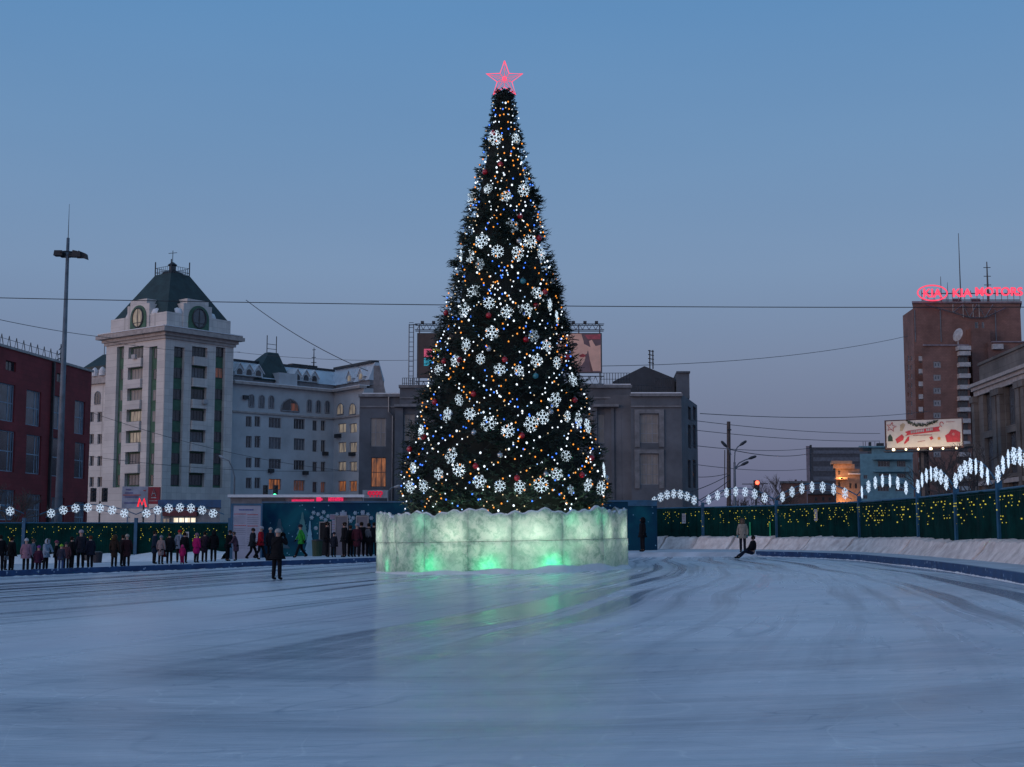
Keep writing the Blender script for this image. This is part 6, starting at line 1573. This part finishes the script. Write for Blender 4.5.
# ================================================================ people
def skin_mesh(joints, edges, sub=1):
    me = bpy.data.meshes.new('s'); me.from_pydata([j[:3] for j in joints], edges, []); ob = bpy.data.objects.new('s', me); COL.objects.link(ob)
    md = ob.modifiers.new('k', 'SKIN'); 
    sv = me.skin_vertices[0].data
    for i, j in enumerate(joints): sv[i].radius = (j[3], j[4] if len(j) > 4 else j[3]); sv[i].use_root = (i == 0)
    md.use_smooth_shade = True; s2 = ob.modifiers.new('u', 'SUBSURF'); s2.levels = sub
    dg = bpy.context.evaluated_depsgraph_get(); ev = ob.evaluated_get(dg); m2 = bpy.data.meshes.new_from_object(ev)
    vs_ = [v.co.copy() for v in m2.vertices]; fs_ = [list(p.vertices) for p in m2.polygons]
    bpy.data.objects.remove(ob); bpy.data.meshes.remove(me); bpy.data.meshes.remove(m2)
    return vs_, fs_
PM = {}
def pm(col, rough=.85):
    k = tuple(round(c, 3) for c in col)
    if k not in PM: PM[k] = mat('cloth', tuple(c*.8 for c in col), rough, .15, 6, spec=.12)
    return PM[k]
skin_m = mat('winter_skin', (.42,.24,.19), .6, .08, 8); eye_m = mat('eye_dark', (.02,.015,.015), .3); mouth_m = mat('lips', (.3,.1,.09), .5)
BLK = (.012,.012,.016)
def hand(mb, w_, dirn, thumb, s, m=0):
    # palm with four fingers and a thumb, slightly curled
    d = dirn.normalized(); a = d.cross(Vector((0,1,0)) if abs(d.y) < .8 else Vector((1,0,0))).normalized(); b_ = d.cross(a)
    mb.m = m
    mb.tube([w_, w_+d*.045*s, w_+d*.09*s], [.026*s,.038*s,.034*s], 8)
    for k, l in enumerate((.07,.08,.075,.058)):
        o = a*(k-1.5)*.019*s; p0 = w_+d*.08*s+o
        mb.tube([p0, p0+d*l*.5*s+b_*.008*s, p0+d*l*.9*s+b_*.028*s], [.0095*s,.0085*s,.006*s], 5)
    p0 = w_+d*.03*s+a*thumb*.03*s; mb.tube([p0, p0+d*.03*s+a*thumb*.025*s, p0+d*.06*s+a*thumb*.03*s+b_*.015*s], [.012*s,.01*s,.007*s], 5)
def person(px, top, H, label, Y_=None, rot=0, coat=BLK, trous=(.015,.015,.02), hat=None, hood=None, pose='stand', lng=False, gloves=BLK, ice=False, feet=None, extra=None, hair=(.03,.02,.015), shoes=(.01,.01,.012), group='people waiting along the rink border', wide=None):
    if wide is None: wide = random.uniform(1.08, 1.28)
    if feet is not None and Y_ is None: g_ = G(px, feet); Y_ = g_.y
    p = W(px, 531, Y_); z0 = gz(p.x) if ice else sg(p.x)
    s = H/1.72
    r_ = empty('person', (p.x, p.y, z0), label, 'person', group, rz=rot)
    org = ORG[r_.name]; 
    def T(v): return Vector(v)
    k = s
    # joints in own frame, facing -Y
    L1, R1 = (.095, 0), (-.095, 0)
    ky = ay = 0
    Lk, La, Rk, Ra = (.1,-.01,.5), (.105,.01,.09), (-.1,-.01,.5), (-.105,.01,.09)
    tilt = 0
    Le, Lw_, Re, Rw = (.25,.02,1.12), (.25,-.06,.88), (-.25,.02,1.12), (-.25,-.06,.88)
    if pose == 'walk': Lk, La, Rk, Ra = (.09,-.16,.52), (.09,-.3,.1), (-.09,.02,.48), (-.09,.3,.14); Le, Lw_, Re, Rw = (.24,.14,1.14), (.23,.16,.9), (-.24,-.1,1.14), (-.22,-.24,.95); tilt = -.05
    if pose == 'arms': Le, Lw_, Re, Rw = (.25,-.02,1.13), (.1,-.22,1.1), (-.25,-.02,1.13), (-.1,-.22,1.1)
    if pose == 'photo': Le, Lw_, Re, Rw = (.3,-.12,1.22), (.1,-.27,1.47), (-.3,-.14,1.22), (-.1,-.27,1.47); Lk, La, Rk, Ra = (.13,-.02,.5), (.16,-.02,.09), (-.12,.0,.5), (-.15,.03,.09); tilt = -.03
    if pose == 'lean': tilt = -.16; Le, Lw_, Re, Rw = (.22,-.18,1.1), (.12,-.36,1.0), (-.22,-.18,1.1), (-.12,-.36,1.0)
    hz = .93
    sit = pose == 'sit'
    if sit:
        hz = .36; Lk, La, Rk, Ra = (.12,-.42,.42), (.14,-.78,.09), (-.12,-.4,.36), (-.13,-.82,.09); tilt = .03
        dz = hz-.93; Le, Lw_, Re, Rw = (.25,-.12,1.1+dz), (.16,-.36,.98+dz), (-.25,-.1,1.1+dz), (-.14,-.34,.98+dz)
    dz = hz-.93
    tz = lambda z: (z-.93)/.75*tilt
    def J(x, y, z, *r): return (x*k, (y)*k, z*k)+tuple(q*k for q in r)
    sp_ = [(0,tz(.93),hz),(0,tz(1.15),1.15+dz),(0,tz(1.34),1.34+dz),(0,tz(1.47),1.47+dz),(0,tz(1.53)-.01,1.53+dz),(0,tz(1.6)-.015,1.6+dz),(0,tz(1.68)-.005,1.685+dz)]
    sh = tz(1.42)
    arms = [((.17,sh,1.41+dz),(Le[0],Le[1]+sh*.7,Le[2]),(Lw_[0],Lw_[1]+sh*.7,Lw_[2])), ((-.17,sh,1.41+dz),(Re[0],Re[1]+sh*.7,Re[2]),(Rw[0],Rw[1]+sh*.7,Rw[2]))]
    if sit: arms = [((.17,sh,1.41+dz),Le,Lw_),((-.17,sh,1.41+dz),Re,Rw)]
    jt = [J(*sp_[0],.14,.1), J(*sp_[1],.13,.095), J(*sp_[2],.15,.1), J(*sp_[3],.058,.058), J(*sp_[4],.068,.07), J(*sp_[5],.083,.098), J(*sp_[6],.055,.065)]
    ed = [(0,1),(1,2),(2,3),(3,4),(4,5),(5,6)]
    for (a, b_, c) in arms: n = len(jt); jt += [J(*a,.055), J(*b_,.045), J(*c,.03)]; ed += [(2,n),(n,n+1),(n+1,n+2)]
    for sx, kn, an in ((1,Lk,La),(-1,Rk,Ra)): n = len(jt); jt += [J(sx*.09,0,hz-.06,.08), J(*kn,.058), J(*an,.04), J(an[0],an[1]-.12,max(.04,an[2]-.05),.035)]; ed += [(0,n),(n,n+1),(n+1,n+2),(n+2,n+3)]
    vs_, fs_ = skin_mesh(jt, ed)
    mb = MB(); mb.v = vs_; mb.f = fs_; mb.mi = [0]*len(fs_)
    hy = tz(1.6)-.015; hc = Vector((0, hy, 1.605+dz))*k
    mb.m = 0; mb.hexa([hc+Vector(v)*k for v in ((-.014,-.085,-.03),(.014,-.085,-.03),(.008,-.09,.03),(-.008,-.09,.03),(-.014,-.118,-.03),(.014,-.118,-.03),(.007,-.1,.035),(-.007,-.1,.035))])
    for sx in (-1, 1): mb.m = 1; mb.ball(hc+Vector((sx*.032,-.092,.022))*k, .011*k, 6); mb.m = 0; mb.ball(hc+Vector((sx*.083,.0,0))*k, .024*k, 6, 1.3, .5)
    mb.m = 2; mb.tube([hc+Vector((-.022,-.09,-.05))*k, hc+Vector((.022,-.09,-.05))*k], .006*k, 4)
    for (a, b_, c), th in zip(arms, (-1, 1)): d_ = Vector(c)-Vector(b_); hand(mb, (Vector(c))*k, d_, th, k*1.1, 3)
    def bld(mb, name, mats, par=None, lab=None):
        me = bpy.data.meshes.new(name); me.from_pydata([tuple(v) for v in mb.v], [], mb.f)
        for m in (mats if isinstance(mats, (list, tuple)) else [mats]): me.materials.append(m)
        me.polygons.foreach_set('material_index', mb.mi); me.polygons.foreach_set('use_smooth', [True]*len(me.polygons)); o = bpy.data.objects.new(name, me); COL.objects.link(o); o.parent = par or r_
        return o
    body = bld(mb, 'body', [skin_m, eye_m, mouth_m, pm(gloves)])
    q = wide
    # coat
    hem = (.78 if not lng else .5)+dz
    jt = [J(*sp_[0],.185*q,.145*q), J(*sp_[1],.175*q,.135*q), J(*sp_[2],.185*q,.135*q), J(0,tz(1.45),1.455+dz,.085,.085)]
    ed = [(0,1),(1,2),(2,3)]
    if not sit: jt.append(J(0,0,hem,.2*q if lng else .185*q,.165*q if lng else .145*q)); ed.append((0,4))
    for (a, b_, c) in arms: n = len(jt); jt += [J(*a,.085), J(*b_,.068), J(*c,.055)]; ed += [(2,n),(n,n+1),(n+1,n+2)]
    vs_, fs_ = skin_mesh(jt, ed); mb = MB(); mb.v = vs_; mb.f = fs_; mb.mi = [0]*len(fs_)
    bld(mb, 'coat', pm(coat))
    # trousers
    jt = [J(0,0,hz-.0,.15,.115)]; ed = []
    for sx, kn, an in ((1,Lk,La),(-1,Rk,Ra)): n = len(jt); jt += [J(sx*.095,0 if not sit else -.08,hz-.07,.1), J(*kn,.078), J(an[0],an[1],an[2]-.01,.07)]; ed += [(0,n),(n,n+1),(n+1,n+2)]
    vs_, fs_ = skin_mesh(jt, ed); mb = MB(); mb.v = vs_; mb.f = fs_; mb.mi = [0]*len(fs_); bld(mb, 'trousers', pm(trous))
    for sx, an in ((1,La),(-1,Ra)):
        jb = [J(an[0],an[1]+.02,an[2]+.06,.062), J(an[0],an[1]+.02,max(.05,an[2]-.03),.055), J(an[0],an[1]-.15,max(.045,an[2]-.045),.045)]
        vs_, fs_ = skin_mesh(jb, [(0,1),(1,2)]); mb = MB(); mb.v = vs_; mb.f = fs_; mb.mi = [0]*len(fs_); bld(mb, 'boot', pm(shoes))
    if hat is not None:
        mb = MB(); mb.lathe([(.106,.0),(.112,.03),(.108,.075),(.085,.115),(.05,.14),(.01,.148)], (0,0,0), 14, 1, 1.12); mb.v = [(v*k)+hc+Vector((0,.004,.018))*k for v in mb.v]
        mb.ball(hc+Vector((0,.005,.165))*k, (.028 if H < 1.6 else .012)*k, 8); bld(mb, 'hat', pm(hat))
    elif hood is None:
        mb = MB(); mb.lathe([(.085,-.06),(.1,.0),(.104,.04),(.09,.09),(.05,.118),(.01,.125)], (0,0,0), 14, .95, 1.05); mb.v = [(v*k)+hc+Vector((0,.022,.0))*k for v in mb.v]; bld(mb, 'hair', pm(hair))
    if hood is not None:
        mb = MB(); mb.lathe([(.1,-.15),(.14,-.1),(.145,-.02),(.135,.06),(.1,.12),(.05,.155),(.01,.16)], (0,0,0), 14, .92, 1.0); mb.v = [(v*k)+hc+Vector((0,.045,.0))*k for v in mb.v]; bld(mb, 'hood', pm(hood))
        if hood[0] > .2 or hood == (.1,.055,.03):
            mb = MB(); mb.tube([hc+Vector((.105*math.sin(t*PI/8),-.055,.02+.125*math.cos(t*PI/8)))*k for t in range(17)], .03*k, 6, cap=False); bld(mb, 'hood_trim', pm((.16,.12,.1)))
    if extra: extra(bld, k, hc, hz, arms)
    return r_
def backpack(col):
    def f(bld, k, hc, hz, arms): mb = MB(); mb.hexa([Vector(v)*k for v in ((-.14,.1,1.0),(.14,.1,1.0),(.12,.28,1.02),(-.12,.28,1.02),(-.12,.1,1.4),(.12,.1,1.4),(.09,.22,1.38),(-.09,.22,1.38))]); bld(mb, 'backpack', pm(col))
    return f
def bag(col, side=1, low=.45):
    def f(bld, k, hc, hz, arms):
        c = Vector(arms[0 if side > 0 else 1][2]); mb = MB(); b0 = c+Vector((0,0,-.12)); h = .38
        mb.hexa([(b0+Vector(v))*k for v in ((-.07,-.16,-h),(.07,-.16,-h),(.07,.16,-h),(-.07,.16,-h),(-.03,-.12,0),(.03,-.12,0),(.03,.12,0),(-.03,.12,0))]); mb.tube([(b0+Vector(v))*k for v in ((0,-.09,0),(0,-.04,.1),(0,.04,.1),(0,.09,0))], .008*k, 4); bld(mb, 'bag', pm(col))
    return f
def vest(col):
    def f(bld, k, hc, hz, arms): mb = MB(); mb.lathe([(.2,.95),(.21,1.1),(.22,1.3),(.17,1.42)], (0,0,0), 14, 1, .78); mb.v = [v*k for v in mb.v]; bld(mb, 'vest', pm(col))
    return f
def scarf(col):
    def f(bld, k, hc, hz, arms): mb = MB(); mb.tube([hc+Vector((.1*math.cos(t*PI/6),.1*math.sin(t*PI/6)+.01,-.14))*k for t in range(13)], .045*k, 6, cap=False); mb.tube([hc+Vector((.05,-.11,-.14))*k, hc+Vector((.07,-.17,-.4))*k], .04*k, 5); bld(mb, 'scarf', pm(col))
    return f
def cam_extra(bld, k, hc, hz, arms):
    mb = MB(); c = hc+Vector((0,-.2,-.01))*k; mb.hexa([c+Vector(v)*k for v in ((-.075,-.03,-.05),(.075,-.03,-.05),(.075,.03,-.05),(-.075,.03,-.05),(-.075,-.03,.045),(.075,-.03,.045),(.075,.03,.045),(-.075,.03,.045))]); mb.tube([c, c+Vector((0,-.13,0))*k], .036*k, 10); bld(mb, 'camera', pm((.015,.015,.015)))
    mb = MB(); mb.hexa([Vector(v)*k for v in ((.24,-.12,.66),(.38,-.1,.66),(.38,.14,.66),(.24,.14,.66),(.24,-.12,.9),(.36,-.1,.9),(.36,.14,.9),(.24,.14,.9))]); mb.tube([Vector(v)*k for v in ((.3,.0,.9),(.2,-.17,1.1),(0,-.17,1.25),(-.16,-.08,1.45),(-.16,.1,1.45),(.1,.17,1.2),(.3,.05,.9))], .012*k, 4); bld(mb, 'shoulder_bag', pm(BLK))
DK = (.018,.018,.025); R = math.radians
person(277.5, 529, 1.68, 'man in black on the open ice photographing the tree, white hat', feet=580, ice=True, pose='photo', rot=R(152), hat=(.5,.48,.48), extra=cam_extra, lng=False, group='skaters and walkers on the ice', wide=1.3)
CP = []   # px, H, Y, label, kwargs
def P_(*a, **k): person(a[0], None, a[1], a[3], Y_=a[2], **k)
P_(1, 1.72, 64, 'adult in black cut by the left edge of the picture, tan bag', rot=R(200), extra=bag((.3,.24,.2)))
P_(6.5, 1.2, 67, 'small child in pale grey hood second from the left edge', coat=(.2,.22,.26), hood=(.35,.37,.42), rot=R(90))
P_(12.5, 1.62, 64.5, 'adult in plain black near the left edge, just left of the lilac-jacket child', rot=R(150))
P_(27, 1.5, 62, 'child in lilac-pink jacket and white hat with hands at sides', coat=(.36,.2,.27), hat=(.62,.6,.62), rot=R(185))
P_(34, 1.52, 65, 'youth in blue-grey jacket behind the purple-hatted child', coat=(.13,.17,.24), rot=R(100), hair=(.1,.07,.05))
P_(39.5, 1.22, 57.5, 'child in maroon jacket and purple hat standing in front of the border', coat=(.07,.02,.05), hat=(.25,.06,.3), rot=R(170), ice=True, trous=(.02,.02,.04))
P_(46.5, 1.48, 64, 'child in pale blue hooded jacket leaning forward', coat=(.3,.38,.5), hood=(.45,.5,.6), rot=R(60), pose='lean')
P_(57, 1.38, 64.5, 'person in black with a dusky pink hat', hat=(.3,.08,.14), rot=R(120), pose='arms')
P_(62, 1.2, 62.5, 'child with neon yellow-green hat and blue trousers', coat=(.05,.05,.08), hat=(.35,.6,.06), trous=(.05,.1,.25), rot=R(175))
P_(67, 1.3, 64, 'child in patterned reddish jacket with backpack right of the neon hat', coat=(.16,.06,.07), hat=(.05,.05,.07), rot=R(20), extra=backpack((.2,.08,.1)))
P_(72.5, 1.58, 65, 'bulky adult in black right of the reddish backpack child', rot=R(140), wide=1.15)
P_(81.5, 1.86, 66.5, 'tall person in dark coat with a pale pink-white hat', coat=(.03,.03,.045), hat=(.5,.4,.45), rot=R(210), extra=bag((.38,.3,.26), -1))
P_(91, 1.6, 65.5, 'person in dark navy jacket, last on the right of the left group', coat=(.02,.022,.04), rot=R(230), hair=(.12,.04,.02))
P_(115, 1.6, 68.5, 'person in brown coat with a brown fur hood', coat=(.045,.028,.022), hood=(.1,.055,.03), rot=R(170), lng=True)
P_(123.5, 1.62, 70, 'adult in black half behind the cream-hatted coat', rot=R(150))
P_(127.5, 1.6, 68.8, 'person in long dark plum coat with a cream hat', coat=(.05,.02,.025), hat=(.5,.42,.36), lng=True, rot=R(195))
P_(155, 1.82, 75, 'person in dark navy coat, first of the crowd right of the fence post', coat=(.015,.03,.06), rot=R(120), lng=True)
P_(161.5, 1.5, 72.5, 'woman in long dusty pink padded coat and grey hat', coat=(.36,.26,.26), hat=(.3,.3,.33), lng=True, rot=R(165))
P_(170, 1.66, 73, 'adult in dark coat with reddish bag right of the dusty pink coat', coat=(.02,.02,.025), rot=R(190), extra=bag((.15,.02,.02)))
P_(180, 1.8, 77, 'person with a red hat behind the black coat', coat=(.2,.24,.32), hat=(.4,.03,.03), extra=scarf((.4,.45,.55)), rot=R(10))
P_(185, 1.66, 73.5, 'adult in black behind the hot pink child', rot=R(160), wide=1.1)
P_(183, .98, 70.5, 'small child in hot pink snowsuit', coat=(.55,.02,.14), hood=(.6,.05,.2), trous=(.5,.02,.12), rot=R(180))
P_(197, 1.55, 73, 'person in knee-length hot pink coat with pink-grey hat', coat=(.5,.015,.16), hat=(.4,.2,.25), lng=True, rot=R(150))
P_(205, 1.66, 74.5, 'woman in dark plum coat with long black hair', coat=(.04,.025,.04), rot=R(175), lng=True)
P_(214, 1.68, 74.5, 'adult in black hooded jacket right of the plum coat', hood=(.012,.012,.016), rot=R(200), wide=1.1)
P_(228, 1.68, 74.5, 'adult in black leaning over left of the grey-purple coat', pose='lean', rot=R(75), wide=1.1)
P_(236.5, 1.58, 74, 'person in grey-purple coat bending in front of the notice board', coat=(.09,.055,.085), pose='lean', rot=R(-80), lng=True, hair=(.1,.07,.06))
P_(252.5, 1.76, 76, 'dark-dressed person walking in front of the notice board', pose='walk', rot=R(80), coat=(.03,.035,.045))
P_(260.5, 1.8, 76, 'person in red jacket and white hat walking right', pose='walk', rot=R(80), coat=(.45,.015,.03), hat=(.45,.45,.5))
P_(270.5, 1.72, 77, 'person with white hat mostly hidden behind the man in black', coat=(.02,.02,.03), hat=(.5,.48,.46), rot=R(30))
P_(301.5, 1.82, 76, 'person in bright green jacket walking past the pale painted fir', pose='walk', rot=R(-75), coat=(.04,.36,.06), hat=(.04,.03,.05))
P_(327, 1.98, 76.5, 'tall person in black in front of the dark doorway', rot=R(100))
P_(334, 1.36, 75.5, 'child in dark patterned suit right of the doorway', coat=(.02,.025,.04), hat=(.03,.03,.05), rot=R(160))
P_(344.5, 1.92, 75, 'person in black in front of the left grey door', rot=R(-60), wide=1.1)
P_(350.5, 1.75, 75.5, 'person in black with brown hair before the left grey door, right of another', rot=R(150), hair=(.08,.045,.03))
P_(357, 1.8, 75, 'person in maroon coat with pale grey hat', coat=(.08,.02,.035), hat=(.35,.33,.38), rot=R(170), lng=True)
P_(361.5, 1.92, 76, 'person in black holding a white bag before the right grey door', extra=bag((.5,.5,.55), -1), rot=R(185))
P_(369, 1.85, 75.5, 'person in black jacket with grey vest, nearest the ice ring', extra=vest((.16,.16,.18)), rot=R(150))
P_(374, 1.9, 77, 'person in black half hidden by the left corner of the ice ring', rot=R(200))
P_(642.5, 1.86, 75, 'person in black standing against the blue mural right of the ice ring', rot=R(-70), group='skaters and walkers on the ice', hood=(.012,.012,.016))
person(742.5, None, 1.66, 'woman in cream jacket with fur hood and teal mittens standing by the right border', Y_=68, coat=(.42,.36,.3), hood=(.22,.15,.11), trous=(.02,.02,.035), gloves=(.05,.3,.36), rot=R(-20), group='skaters and walkers on the ice')
def skates(bld, k, hc, hz, arms): pass
person(752.5, None, 1.6, 'child in black sitting on the ice edge with legs stretched left', Y_=64.5, pose='sit', rot=R(-78), ice=True, group='skaters and walkers on the ice', trous=(.02,.025,.05))
